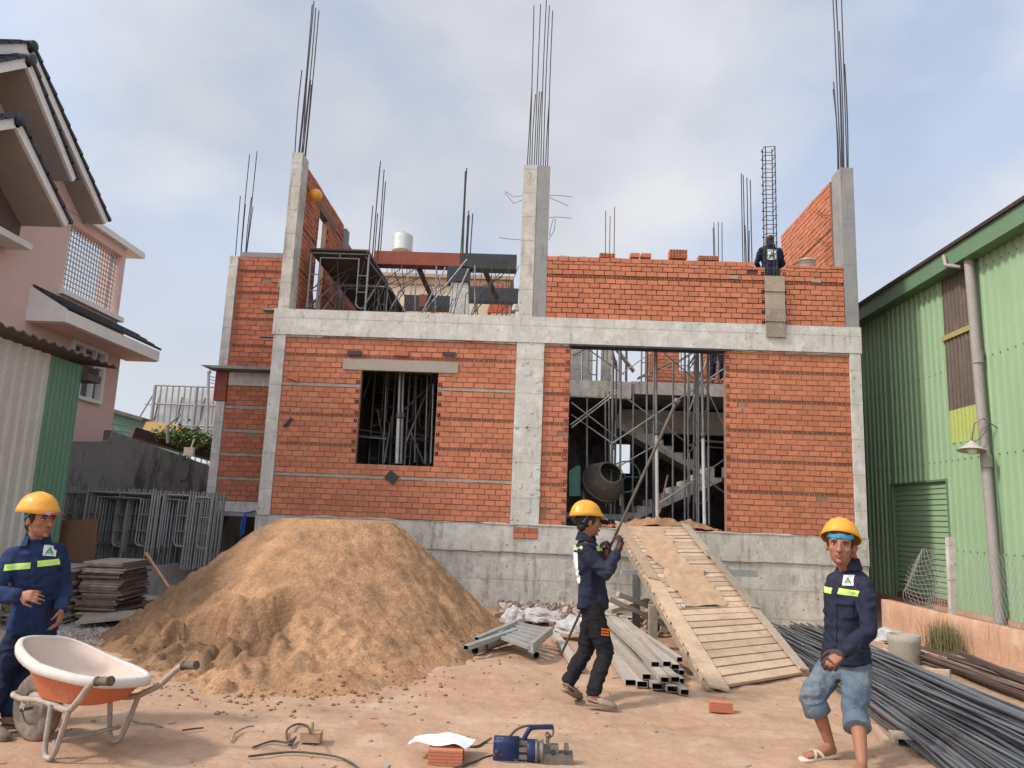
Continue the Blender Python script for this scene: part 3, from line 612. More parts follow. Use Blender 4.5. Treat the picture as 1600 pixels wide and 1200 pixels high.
cluster(5.66, 5.84, 13.65, 13.98, 8.17, [12.4, 10.1, 12.5, 10.0, 12.6, 12.1, 11.2, 10.4], seed=3, lean=-.004)
cluster(-5.99, -5.80, 14.62, 14.9, 6.38, [7.7, 7.6, 8.65, 7.6, 8.75, 7.7], seed=4, lean=.0, r=.009)
cluster(-3.98, -3.74, 17.5, 17.8, 5.1, [8.8, 9.9, 10.0, 8.7, 9.8, 8.6, 9.5], seed=5, r=.013)
cluster(-1.80, -1.58, 17.5, 17.8, 7.0, [9.75, 9.9, 9.8, 8.7, 8.8, 8.65, 8.75], seed=6, r=.015)
cluster(1.60, 1.80, 17.0, 17.3, 5.1, [8.6, 8.55, 8.75], seed=7, r=.010)
cluster(4.10, 4.30, 17.0, 17.3, 5.1, [8.3, 8.5, 8.45, 8.52], seed=8, r=.010)
cluster(4.78, 4.98, 17.0, 17.3, 5.1, [9.6, 9.75, 8.4, 9.65, 8.3, 9.5], seed=9, r=.012)
# wires sticking out of the middle column
for a, b, c in (((819, 305), (803, 308), (790, 299)), ((817, 312), (803, 318), (789, 301)), ((818, 375), (790, 373), (780, 371)), ((857, 305), (880, 306), (894, 308)), ((857, 308), (875, 316), (888, 322)),
                ((857, 340), (868, 339), (893, 341)), ((857, 375), (866, 360), (868, 342)), ((858, 368), (862, 350), (866, 340))):
    m = MB(); m.path([at(*a, Y=13.72), at(*b, Y=13.75), at(*c, Y=13.8)], .005, 5); part(m, 'tie_wire', 'rebar_dark')
for z in (5.55, 6.2, 6.9, 7.45):
    m = MB(); 
    for k in range(2): m.path([V((5.60, 14.1+k*.1, z)), V((5.45, 14.0, z-.05-.05*k)), V((5.28, 13.95+.1*k, z+.05))], .005, 5)
    part(m, 'tie_wire', 'rebar_dark')
# square rebar cage standing in the parapet slot
m = MB()
for x in (4.26, 4.44):
    for y in (13.68, 13.86): m.tube((x, y, 5.1), (x+.01, y, 8.62+random.uniform(-.05, .05)), .010, 6)
part(m, 'cage_bar', 'rebar_dark')
m = MB(); z = 5.5
while z < 8.6:
    q = [V((4.245, 13.665, z)), V((4.455, 13.665, z+.01)), V((4.455, 13.875, z)), V((4.245, 13.875, z)), V((4.245, 13.665, z))]
    for a, b in zip(q, q[1:]): m.tube(a, b, .007, 5)
    z += .172
part(m, 'cage_stirrup', 'rebar_dark')
# loose wires along the top of the ring beam in the open bay
rr = random.Random(77)
m = MB()
for i in range(42):
    x = rr.uniform(-4.3, -.4); y = rr.uniform(13.95, 14.6); z = 5.05; h = rr.uniform(.4, 1.35)
    dx = rr.uniform(-.3, .35); P = [V((x, y, z)), V((x+dx*.4, y+.05, z+h*.5)), V((x+dx, y+.1, z+h))]
    if rr.random() < .4: P.append(P[-1]+V((.12*rr.choice((-1, 1)), 0, .02)))
    m.path(P, rr.choice((.005, .006, .007)), 5)
part(m, 'stirrup_wire', 'rebar_dark')
for i in range(14):
    x0 = rr.uniform(-4.2, -1.0); m = MB()
    m.path([V((x0, 14.0, 5.1)), V((x0+rr.uniform(-.2, .5), 14.25, 5.7)), V((x0+rr.uniform(.2, .8), 14.4, 6.25+rr.uniform(-.2, .2)))], .009, 5); part(m, 'rebar', 'rebar_dark')
# ================================================================ NEIGHBOURS
def corr(mb, org, U, w, z0, z1, Nn, pitch=.19, amp=.02, mi=0, prof='trap', seed=1, ztop=None):
    """upright ribbed sheet; org + U*s; ribs stand out along Nn"""
    U = V(U); Nn = V(Nn); org = V(org); s = 0; pts = []
    if prof == 'trap': pat = [(0, 0), (.52, 0), (.62, 1), (.90, 1)]
    elif prof == 'rib': pat = [(0, 0), (.70, 0), (.78, 1), (.92, 1)]
    else: pat = [(i/6, .5-.5*math.cos(2*PI*i/6)) for i in range(6)]
    while s < w:
        for a, h in pat:
            if s+a*pitch <= w: pts.append((s+a*pitch, h*amp))
        s += pitch
    pts.append((w, 0))
    zt = (lambda s_: z1) if ztop is None else ztop
    lo = [org+U*a+Nn*h+V((0, 0, z0)) for a, h in pts]; hi = [org+U*a+Nn*h+V((0, 0, zt(a))) for a, h in pts]
    n = len(pts)
    for i in range(n-1): mb.add([lo[i], lo[i+1], hi[i+1], hi[i]], [(0, 1, 2, 3)], mi, .35+.3*(int(pts[i][0]/1.0) % 2)+.1*random.random(), prof == 'sine')
# --- green warehouse
WX = 7.2
wh = thing('warehouse', (WX+2, 11, 0), 'long warehouse clad in pale green ribbed metal sheets with a lamp on its wall', 'warehouse')
m = MB()
def ww(y0, y1, z0, z1): corr(m, (WX, y0, 0), (0, 1, 0), y1-y0, z0, z1, (-1, 0, 0), .19, .028)
ww(3, 12.33, .30, 6.1); ww(12.33, 13.27, .30, 3.04); ww(13.27, 13.46, .30, 6.1); ww(13.46, 15.45, 2.43, 6.1); ww(15.45, 20, .3, 6.1)
m.box((WX+.05, 3, -.3), (WX+.12, 12.33, 6.1)); m.box((WX+.05, 13.27, 2.5), (WX+.12, 20, 6.1)); m.box((WX+.05, 15.5, -.3), (WX+.12, 20, 2.498))
m.build('wall', 'green_wall', wh)
m = MB()
for z_ in (1.25, 2.75, 4.3, 5.75):
    for i in range(88):
        y_ = 3.14+i*.19
        if 13.3 < y_ < 15.6 and z_ < 2.5 or 12.3 < y_ < 13.3 and z_ > 3: continue
        m.tube((WX-.030, y_, z_), (WX-.040, y_, z_), .012, 5)
m.build('screw', 'steel_dark', wh, kind='stuff')
m = MB(); corr(m, (WX-.003, 12.33, 0), (0, 1, 0), .94, 3.60, 6.0, (-1, 0, 0), .115, .022, 0, 'sine'); m.build('skylight_sheet', 'translucent_brown', wh)
m = MB(); corr(m, (WX-.006, 12.33, 0), (0, 1, 0), .94, 3.04, 3.598, (-1, 0, 0), .115, .022, 0, 'sine'); m.build('skylight_sheet', 'translucent_yellow', wh)
m = MB(); m.box((WX-.05, 12.30, 4.83), (WX-.03, 13.30, 4.92)); 
for y in (12.5, 12.8, 13.1): m.tube((WX-.06, y, 4.95), (WX-.03, y, 4.95), .012, 6)
m.build('fixing_strip', 'yellow_strip', wh)
sh = MB(); z = .40; k = 0
while z < 2.43:
    sh.prism([(WX+.06, 13.46, z), (WX+.025, 13.46, z+.015), (WX+.025, 13.46, z+.080), (WX+.06, 13.46, z+.0945)], (0, 1.99, 0), 0); z += .095
sh.build('roller_shutter', 'green_shutter', wh)
m = MB(); m.box((WX-.035, 13.40, .3), (WX+.1, 13.455, 2.46)); m.box((WX-.035, 15.455, .3), (WX+.1, 15.51, 2.46)); m.box((WX-.035, 13.46, 2.42), (WX+.1, 15.45, 2.455)); m.build('shutter_frame', 'green_trim', wh)
m = MB(); m.box((WX-.01, 13.46, .30), (WX+.1, 15.45, .395)); m.build('rusty_sill', 'formwork_red', wh)
m = MB(); m.box((WX-.04, 3, -.4), (WX+.04, 20, .296)); m.build('plinth', 'salmon_wall', wh)
m = MB(); m.prism([(6.92, 3, 5.93), (7.2, 3, 5.93), (7.2, 3, 5.97), (6.96, 3, 5.97), (6.96, 3, 6.22), (6.92, 3, 6.22)], (0, 17, 0)); m.build('fascia', 'green_trim', wh)
m = MB(); m.prism([(6.87, 3, 6.225), (6.87, 3, 6.28), (12, 3, 7.5), (12, 3, 7.45)], (0, 17.1, 0)); m.build('roof', 'roof_edge', wh)
m = MB(); m.path([(6.9, 12.6, 6.15), (6.86, 12.5, 5.95), (7.0, 12.3, 5.86)], .035, 8); m.build('gutter_outlet', 'pipe_grey', wh)
m = MB(); m.tube((7.06, 12.17, 5.96), (7.06, 11.98, -.1), .075, 14); 
m.tube((7.06, 12.05, 2.55), (7.06, 12.055, 2.75), .083, 14); m.tube((7.06, 12.10, 4.2), (7.06, 12.105, 4.4), .083, 14)
m.build('downpipe', 'pipe_grey', wh)
m = MB(); m.path([(7.17, 11.9, 3.15), (7.0, 11.95, 3.3), (6.88, 12.0, 3.22), (6.84, 12.03, 2.95)], .011, 6); m.path([(7.1, 12.0, 3.2), (6.95, 11.96, 3.0), (6.86, 12.0, 2.93)], .008, 6); m.build('lamp_bracket', 'steel_dark', wh)
m = MB(); m.lathe((6.84, 12.03, 2.93), [(.03, .02), (.045, 0), (.09, -.045), (.20, -.125), (.205, -.135), (.195, -.13), (.08, -.06), (.02, -.04)], 28, (.10, .10, 1)); l1 = m.build('lamp_shade', 'lamp_white', wh)
m = MB(); m.ell((6.83, 12.02, 2.81), (.075, .075, .075), None, 16, 10); m.build('bulb', 'bulb', l1)

rw = MB(); rw.box((5.9, 21.5, -.3), (7.15, 21.7, 6.2)); rw.build('gap_light_block', 'dark_concrete', None, (6.5, 21.6, 0), label='added dark wall shutting sky light out of the gap between house and warehouse', cat='wall')  # unseen wall added to darken the gap by blocking sky light
# --- low salmon wall with wire fence
lw = thing('low_wall', (5.85, 9, 0), 'low stained salmon rendered wall between the yard and the green warehouse', 'wall')
m = MB(); ys_ = [3+i*.35 for i in range(30)]
P = []
for z in (-.3, .0, .2, .40, .43):
    for y in ys_: P.append(V((5.85-(.012*fbm((y, z*3, 5), 3)) + (.02 if z > .41 else 0), y, z+.008*noise.noise(V((y*2, 1, 1))))))
m.sheet(P, len(ys_), 5, 0, 0); P2 = [V((5.87, y, .43+.008*noise.noise(V((y*2, 1, 1))))) for y in ys_]+[V((6.0, y, .43)) for y in ys_]+[V((6.0, y, -.3)) for y in ys_]
m.sheet(P2, len(ys_), 3, 0, 0); m.add([(5.85, 13.15, -.3), (6, 13.15, -.3), (6, 13.15, .43), (5.85, 13.15, .43)], [(0, 1, 2, 3)])
m.build('wall', 'salmon_wall', lw)
fen = thing('wire_fence', (5.93, 10, .43), 'rusty wire mesh fence with one concrete post standing on the low salmon wall', 'fence')
m = MB(); m.obox((5.93, 11.12, .93), .09, .085, 1.08, Matrix.Rotation(.03, 3, 'X')); m.build('post', 'concrete_low', fen)
m = MB()
for i in range(150):       # diamond wires, near side of the post
    y = 5.5+i*.085
    for s in (1, -1):
        a = V((5.93, y, .43)); b = V((5.93+.02*noise.noise(V((y, 0, 0))), y+s*.5, 1.3))
        if b.y > 11.1 or a.y > 11.1: continue
        m.path([a, a.lerp(b, .5)+V((.01, 0, 0)), b], .0022, 4, caps=False)
m.build('mesh', 'wire', fen)
m = MB()
for i in range(17):        # sagging square netting beyond the post
    y = 11.16+i*.082; h = 1.30-.55*max(0, (i-8)/9)**1.5
    m.path([V((5.93-.05*math.sin(k*.8+i*.4), y+.02*math.sin(k*1.1+i), .43+(h-.43)*k/7)) for k in range(8)], .0042, 4, caps=False)
for j in range(13):
    z = .48+j*.065; m.path([V((5.93-.05*math.sin(j*.5+k*.4), 11.16+k*.082, z+.05*math.sin(k*.35+1))) for k in range(16 if j < 9 else 24-j)], .0042, 4, caps=False)
m.build('netting', 'wire', fen)

# --- pink house
pk = thing('pink_house', (-9.5, 13, 0), 'pink house with steep overlapping gables, dark roof tiles and a barred upper opening', 'house')
def wallX(m, x, t, y0, y1, z0, z1, ops):
    """wall facing +X made of blocks round its openings"""
    ysp = sorted({y0, y1, *[o[0] for o in ops], *[o[1] for o in ops]})
    for a, b in zip(ysp, ysp[1:]):
        z = z0
        for o in sorted([o for o in ops if o[0] <= a+1e-6 and o[1] >= b-1e-6], key=lambda o: o[2]):
            if o[2] > z: m.box((x-t, a, z), (x, b, o[2]))
            z = o[3]
        if z < z1: m.box((x-t, a, z), (x, b, z1))
m = MB(); wallX(m, -9.0, .22, 8, 16.36, -.2, 5.30, [(14.5, 15.76, 3.5, 4.62)])
wallX(m, -9.0, .22, 8, 16.05, 5.301, 7.0, [(14.0, 15.92, 5.50, 6.80)])
m.box((-12.5, 16.1, -.2), (-9.23, 16.36, 5.3)); m.prism([(-9.0, 8.6, 7.01), (-9.0, 14.35, 7.01), (-9.0, 11.5, 8.8)], (-.2, 0, 0)); m.build('wall', 'pink', pk)
m = MB(); m.box((-9.5, 14.3, 6.99), (-8.9, 16.65, 7.12)); m.build('cornice', 'pink_white', pk); m = MB(); m.box((-9.06, 13.9, 5.36), (-8.90, 16.12, 5.46)); m.build('cornice', 'pink_white', pk)
m = MB(); m.box((-9.5, 15.93, 5.5), (-9.25, 16.1, 6.98)); m.build('pillar', 'pink', pk)
def roofslab(ay, az, ey, ez, x0, x1, near=True, n=9):
    for sgn in ((1, -1) if near else (1,)):
        d = V((0, sgn*(ey-ay), ez-az)); up = V((0, -d.z*sgn, abs(d.y))).normalized(); up = V((0, sgn*abs(d.z), abs(d.y))).normalized()
        A = V((0, ay, az)); E_ = A+d
        m = MB(); q = [A, E_, E_-up*.12, A-up*.14]; m.prism([V((x1, p.y, p.z)) for p in q], (x0-x1+.03, 0, 0)); m.build('soffit', 'soffit', pk)
        m = MB(); q = [A+up*.02, E_+up*.02, E_-up*.11, A-up*.13]; m.prism([V((x1+.05, p.y, p.z)) for p in q], (-.05, 0, 0)); m.build('bargeboard', 'pink_white', pk)
        m = MB(); k = int(d.length/.28)
        for i in range(k):
            a = A.lerp(E_, i/k)+up*.022; b = A.lerp(E_, (i+1.12)/k)+up*.022; q = [a, b, b+up*.065, a+up*.03]
            m.prism([V((x1+.09, p.y, p.z)) for p in q], (x0-x1-.09, 0, 0))
        m.build('roof_tiles', 'roof_tile', pk)
    m = MB(); x = x1+.12
    while x > x0:
        m.lathe((x, ay, az-.02), [(0, .02), (.08, .02), (.095, 0), (.08, -.24), (0, -.24)], 12, (1, 0, 0)); x -= .22
    m.build('ridge', 'roof_tile', pk)
roofslab(11.55, 8.97, 14.42, 7.02, -9.2, -8.6)
roofslab(11.22, 8.52, 12.85, 7.20, -9.2, -8.35)
roofslab(10.72, 7.20, 12.28, 6.14, -9.2, -8.0)
m = MB(); m.prism([(-8.7, 10.2, 5.75), (-8.7, 12.2, 5.75), (-8.7, 12.2, 6.2), (-8.7, 10.7, 7.1), (-8.7, 10.2, 6.8)], (-.28, 0, 0)); m.build('bay_cladding', 'dark_cladding', pk)
m = MB(); m.box((-8.98, 10.2, 5.66), (-8.55, 12.35, 5.77)); m.build('bay_sill', 'pink_white', pk)
# grille
m = MB()
for i in range(20): m.box((-9.14, 14.03+i*.097, 5.5), (-9.12, 14.05+i*.097, 6.8))
for i in range(13): m.box((-9.15, 14.0, 5.55+i*.098), (-9.14, 15.92, 5.565+i*.098))
m.build('window_grille', 'steel', pk)
# window
wd = MB(); y0, y1, z0, z1 = 14.5, 15.76, 3.5, 4.62
wd.box((-9.08, y0, z0), (-8.94, y0+.09, z1)); wd.box((-9.08, y1-.09, z0), (-8.94, y1, z1)); wd.box((-9.08, y0+.09, z1-.08), (-8.94, y1-.09, z1)); wd.box((-9.08, y0+.09, z0), (-8.94, y1-.09, z0+.07))
wd.box((-9.06, y0+.09, 4.22), (-8.96, y1-.09, 4.28))
for y in (14.93, 15.35): wd.box((-9.06, y, z0+.07), (-8.965, y+.05, z1-.08))
wf = wd.build('window', 'white_paint', pk)
m = MB(); m.box((-9.10, y0+.05, z0+.05), (-9.085, y1-.05, z1-.05)); m.build('pane', 'glass', wf)
m = MB(); m.box((-9.14, y0+.1, z0+.05), (-9.12, 14.9, 4.2)); m.build('curtain', 'curtain', wf)
# tiled awning
m = MB(); 
for i in range(4):
    a = V((-9.0+i*.175, 0, 5.28-i*.10)); b = V((-9.0+(i+1.1)*.175, 0, 5.28-(i+1.1)*.10)); up = V((.1, 0, .175)).normalized()
    m.prism([V((p.x, 13.15-.1*i*0, p.z)) for p in (a, b, b+up*.05, a+up*.03)], (0, 3.5, 0))
m.build('awning_tiles', 'roof_tile', pk)
m = MB(); m.prism([(-9.0, 13.10, 4.62), (-8.3, 13.10, 4.62), (-8.3, 13.10, 4.86), (-9.0, 13.10, 5.26)], (0, .06, 0)); m.box((-8.32, 13.16, 4.62), (-8.28, 16.62, 4.84)); m.build('awning_fascia', 'pink_white', pk)
m = MB(); m.box((-9.0, 13.16, 4.6), (-8.32, 16.6, 4.65)); m.build('awning_soffit', 'pink', pk)

# --- ribbed metal shed, white then green
sd_ = thing('metal_shed', (-7, 9, 0), 'ribbed metal shed with a dirty white panel and a green panel beside it', 'shed')
m = MB(); corr(m, (-6.4, 7.6, 0), (0, 1, 0), 2.33, -.1, 3.40, (1, 0, 0), .19, .03, 0, 'trap'); m.build('wall_panel', 'shed_white', sd_)
m = MB(); corr(m, (-6.4, 9.93, 0), (0, 1, 0), .74, -.1, 3.40, (1, 0, 0), .105, .009, 0, 'sine'); m.box((-9.0, 10.62, -.1), (-6.42, 10.66, 3.4)); m.box((-6.44, 9.93, -.1), (-6.41, 10.62, 3.4)); m.build('wall_panel', 'shed_green', sd_)
m = MB(); P = []; n_ = 60
for x in (-6.18, -9.0):
    for i in range(n_): P.append(V((x, 7.5+i*3.68/(n_-1), 3.50+.022*math.sin(i*1.9)+(.25 if x < -7 else 0))))
m.sheet(P, n_, 2, 0, .02, False); m.build('roof', 'shed_roof', sd_)
m = MB(); m.box((-6.6, 10.67, 3.2), (-6.3, 11.0, 3.3)); m.box((-6.5, 10.67, 3.3), (-6.4, 11.1, 3.42)); m.build('roof_bracket', 'shed_roof', sd_)

# --- dark boundary wall
bw = thing('boundary_wall', (-8, 17, 0), 'tall blackened concrete boundary wall stained with damp, behind the leaning scaffold frames', 'wall')
a = at(172, 672, Y=15.2); b = at(345, 734, Y=19.6)
m = MB(); n_ = 26; P = []
for j in range(8):
    for i in range(n_):
        q = a.lerp(b, i/(n_-1)); z = -.3+(q.z+.3)*j/7; P.append(V((q.x+.015*fbm((i*.5, j*.6, 2), 3)+(.035 if j < 4 else 0), q.y, z)))
m.sheet(P, n_, 8, 0, V((-.15, .05, 0)), False)
m.build('wall_panel', 'dark_concrete', bw)
c = at(104, 690, Y=13.9); d = at(173, 690, Y=15.25)
m = MB(); m.prism([(c.x, c.y, -.3), (d.x+.03, d.y, -.3), (d.x+.03, d.y, d.z), (c.x, c.y, c.z)], (-.15, .03, 0)); m.build('wall_panel', 'dark_concrete', bw)
m = MB(); o = at(292, 706, Y=18.0); m.obox(o+V((.1, -.1, 0)), .22, .1, .2); m.path([o+V((.15, -.12, .1)), o+V((.2, -.12, .3))], .02, 6); m.build('junction_box', 'pail_white', bw)
m = MB(); m.path([o+V((-.02+.15*math.sin(t*PI/7)*1.2+.08, -.15, -.1-.30*(1-math.cos(t*2*PI/14)))) if False else o+V((.05+.14*math.sin(t*2*PI/14), -.15, -.40+.30*math.cos(t*2*PI/14))) for t in range(15)], .016, 6); m.build('cable_loop', 'cable', bw)
m = MB(); q0 = at(176, 665, Y=15.2)
m.path([at(118, 690, Y=14.2), at(150, 692, Y=14.9), at(170, 688, Y=15.2), at(177, 672, Y=15.2), at(176, 660, Y=15.2)], .012, 6); m.tube(at(262, 664, Y=17.3), at(262, 692, Y=17.3), .035, 8); m.tube(at(262, 665, Y=17.3), at(282, 648, Y=17.3), .02, 6); m.build('conduit', 'pipe_grey', bw)

# --- low roofs beyond the wall
gr = thing('green_roof_shed', (-12, 26, 0), 'low shed with a dark green sheet wall behind the boundary wall, beside the pink house', 'shed')
m = MB(); P4 = [at(160, 639, Y=24), at(228, 657, Y=24), at(222, 700, Y=24), at(160, 700, Y=24)]; m.prism(P4, (0, .1, 0)); 
for k in range(5):
    t = .12+k*.18; A_ = P4[0].lerp(P4[3], t); B_ = P4[1].lerp(P4[2], t); m.bar(A_+V((0, -.03, 0)), B_+V((0, -.03, 0)), .03, .05)
m.build('wall', 'sheet_green', gr)
m = MB(); m.bar(at(158, 636, Y=23.9), at(230, 657, Y=23.9), .6, .10); m.build('roof', 'shed_roof', gr)
orf = thing('orange_roof_shed', (-10, 23, 0), 'faded orange corrugated roof behind the boundary wall', 'shed')
m = MB(); A0, A1, B0, B1 = at(230, 658, Y=24), at(292, 668, Y=24), at(220, 680, Y=21.5), at(290, 692, Y=21.5)
for k in range(12):
    u = k/12; m.bar(A0.lerp(B0, u), A1.lerp(B1, u), .10, .05)
m.prism([A0, A1, B1, B0], (0, 0, -.05)); m.build('roof', 'sheet_orange', orf)
m = MB(); m.prism([B0, B1, B1-V((0, 0, 2.6)), B0-V((0, 0, 2.6))], (0, .1, 0)); m.build('wall', 'sheet_green', orf)
dr = thing('rusty_roof_shed', (-8.5, 20, 0), 'low dark rusty sheet roof overgrown with creeper on top of the boundary wall', 'shed')
m = MB(); m.bar(at(206, 676, Y=19.2), at(345, 716, Y=20.6), .5, .26); m.build('roof', 'roof_edge', dr)
m = MB(); m.box((-9.4, 19.7, -.2), (-7.0, 20.3, 2.3)); m.build('wall', 'dark_concrete', dr)
cp = MB(); rr = random.Random(5)
for i in range(1500):
    t = rr.random()**.7; p = at(244, 678, Y=19.2).lerp(at(342, 694, Y=20.3), t)+V((rr.gauss(0, .05), rr.gauss(0, .25), rr.gauss(.02, .05+.10*math.sin(PI*min(1, t*1.1)))))
    a_ = V((rr.gauss(0, 1), rr.gauss(0, 1), rr.gauss(0, 1))).normalized()*.05; b_ = V((rr.gauss(0, 1), rr.gauss(0, 1), rr.gauss(0, 1))).normalized()*.045
    cp.add([p-a_, p+b_, p+a_, p-b_], [(0, 1, 2, 3)])
cp.build('creeper', 'leaf', None, (-8.6, 19.8, 2.9), label='green creeper growing over the rusty roof on the boundary wall', cat='plant')
# --- billboard frame
bb = thing('billboard_frame', (-20, 45, 0), 'tall steel lattice frame of a billboard seen from behind against the white sky', 'billboard')
m = MB(); BL = at(243, 602, Y=45); BRt = at(420, 610, Y=45)
def bpnt(u, v): return V((lerp(BL.x, BRt.x, u), 45, lerp(BL.z, BL.z-6.5, v)))
for i in range(20):
    u = i/19; m.tube(bpnt(u, 0), bpnt(u, 1), .045 if i % 7 else .10, 6)
for v in (0, .17, .36, .39, .47, .7): m.tube(bpnt(0, v), bpnt(1, v), .06, 6)
for i in range(5): m.tube(bpnt(.05+i*.2, 1)+V((-1.5, 1.5, 0)), bpnt(.05+i*.2, .1), .05, 6)
m.tube(at(218, 652, Y=45), at(242, 612, Y=45), .05, 6); m.tube(at(226, 632, Y=45), at(242, 632, Y=45), .04, 6)
m.build('lattice', 'steel', bb)
m = MB(); m.box((BL.x, 45.35, BL.z-3.0), (BRt.x, 45.4, BL.z-.1)); m.build('panel', 'banner', bb)
m = MB(); m.tube(at(322, 720, Y=44), at(326, 583, Y=44), .09, 8); m.ell(at(327, 581, Y=44), (.13, .13, .13), None, 10, 6)
for k in range(3): m.tube(at(329, 588+k*5, Y=44), at(336, 590+k*5, Y=44), .035, 6)
m.build('mast', 'steel', bb)
m = MB(); h0 = at(338, 592, Y=44); m.box((h0.x, 43.95, h0.z-.33), (h0.x+.10, 44.05, h0.z+.15)); m.box((h0.x+.27, 43.95, h0.z-.33), (h0.x+.37, 44.05, h0.z+.15)); m.box((h0.x+.10, 43.95, h0.z-.14), (h0.x+.27, 44.05, h0.z-.04)); m.build('sign_letter', 'sign_green', bb)

# --- cream house behind with water tank
cr_ = thing('cream_house', (-5, 42, 0), 'cream coloured house with a tan cornice seen behind the upper scaffolding', 'house')
m = MB(); z_ = at(803, 440, Y=40).z; xl = at(560, 440, Y=40).x; xr = at(795, 440, Y=40).x
m.box((xl, 40, 0), (xr, 48, z_)); m.build('wall', 'cream', cr_)
m = MB(); m.box((xl-.2, 39.7, z_+.01), (xr+.25, 48, z_+.2)); m.build('cornice', 'cornice', cr_); m = MB(); m.box((xl-.1, 39.85, z_-.35), (xr+.1, 39.99, z_)); m.build('moulding', 'cornice', cr_)
m = MB(); m.lathe((at(655, 470, Y=39.9).x, 39.97, at(655, 470, Y=39.9).z-.6), [(.9, 0), (.9, .05), (.7, .06)], 24, (0, -1, 0)); m.build('arch_moulding', 'cornice', cr_)
m = MB()
for i in range(9): x = lerp(xl, at(720, 430, Y=40).x, i/8); m.box((x, 40.5, z_+.2), (x+.05, 40.55, z_+.8))
m.box((xl, 40.5, z_+.8), (at(720, 430, Y=40).x, 40.56, z_+.86)); m.build('railing', 'cornice', cr_)
rh = thing('red_roof_annex', (-1, 44, 0), 'small annex with a red tiled roof right of the cream house', 'house')
p_ = at(775, 445, Y=39); q_ = at(797, 445, Y=39)
m = MB(); m.prism([(p_.x-.4, 39, p_.z-1.5), (q_.x, 39, p_.z-1.5), (q_.x, 39, p_.z), (p_.x, 39, p_.z)], (0, .5, 0)); m.build('roof', 'roof_red', rh)
m = MB(); m.box((p_.x-.2, 39.05, 0), (q_.x+.4, 39.4, p_.z-1.52)); m.build('wall', 'cream', rh)
tk = thing('water_tank', (-6.6, 41, 14), 'shiny stainless steel water tank standing on the roof of the cream house', 'water tank')
c0 = at(628, 395, Y=41)
m = MB(); r_ = .57
m.lathe((c0.x, 41, c0.z), [(0, -.05)]+[(r_+(.012 if k % 2 else 0), k*.12) for k in range(9)]+[(r_*.9, 1.02), (r_*.45, 1.13), (.16, 1.15), (.16, 1.2), (0, 1.21)], 28); m.build('tank', 'stainless', tk)
m = MB(); 
for s in (-1, 1):
    for t in (-1, 1): m.tube((c0.x+s*.4, 41+t*.4, z_+.15), (c0.x+s*.45, 41+t*.45, c0.z), .04, 6)
m.build('stand', 'steel', tk)
# ================================================================ YARD
# --- sand heap
HC = V((-2.85, 10.75)); HT = 1.42
toe = [(-.20, 10.9), (-.42, 9.4), (-.72, 8.1), (-1.05, 7.1), (-1.5, 6.75), (-2.0, 6.55), (-2.5, 6.5), (-3.15, 6.75), (-4.0, 7.7), (-4.85, 9.0), (-5.0, 10.2), (-5.05, 11.2), (-5.0, 12.3), (-4.2, 13.4), (-2.8, 13.75), (-1.3, 13.4), (-.4, 12.3)]
crest = [(-1.92, 10.8), (-1.95, 10.4), (-2.2, 10.15), (-2.7, 10.05), (-3.1, 10.3), (-3.38, 10.7), (-3.42, 11.1), (-3.3, 11.5), (-2.8, 11.7), (-2.2, 11.6), (-1.95, 11.2)]
def prep(pl):
    r = []
    for x, y in pl:
        d = V((x, y))-HC; r.append((math.atan2(d.y, d.x), d.length))
    return sorted(r)
TP, CP = prep(toe), prep(crest)
def rad(pl, a):
    for i in range(len(pl)):
        a0, r0 = pl[i-1]; a1, r1 = pl[i]
        if i == 0: a0 -= 2*PI
        if a0 <= a <= a1: return lerp(r0, r1, smooth((a-a0)/(a1-a0))*.5+.5*(a-a0)/(a1-a0))
    a0, r0 = pl[-1]; a1, r1 = pl[0]; return lerp(r0, r1, (a-a0)/(a1+2*PI-a0))
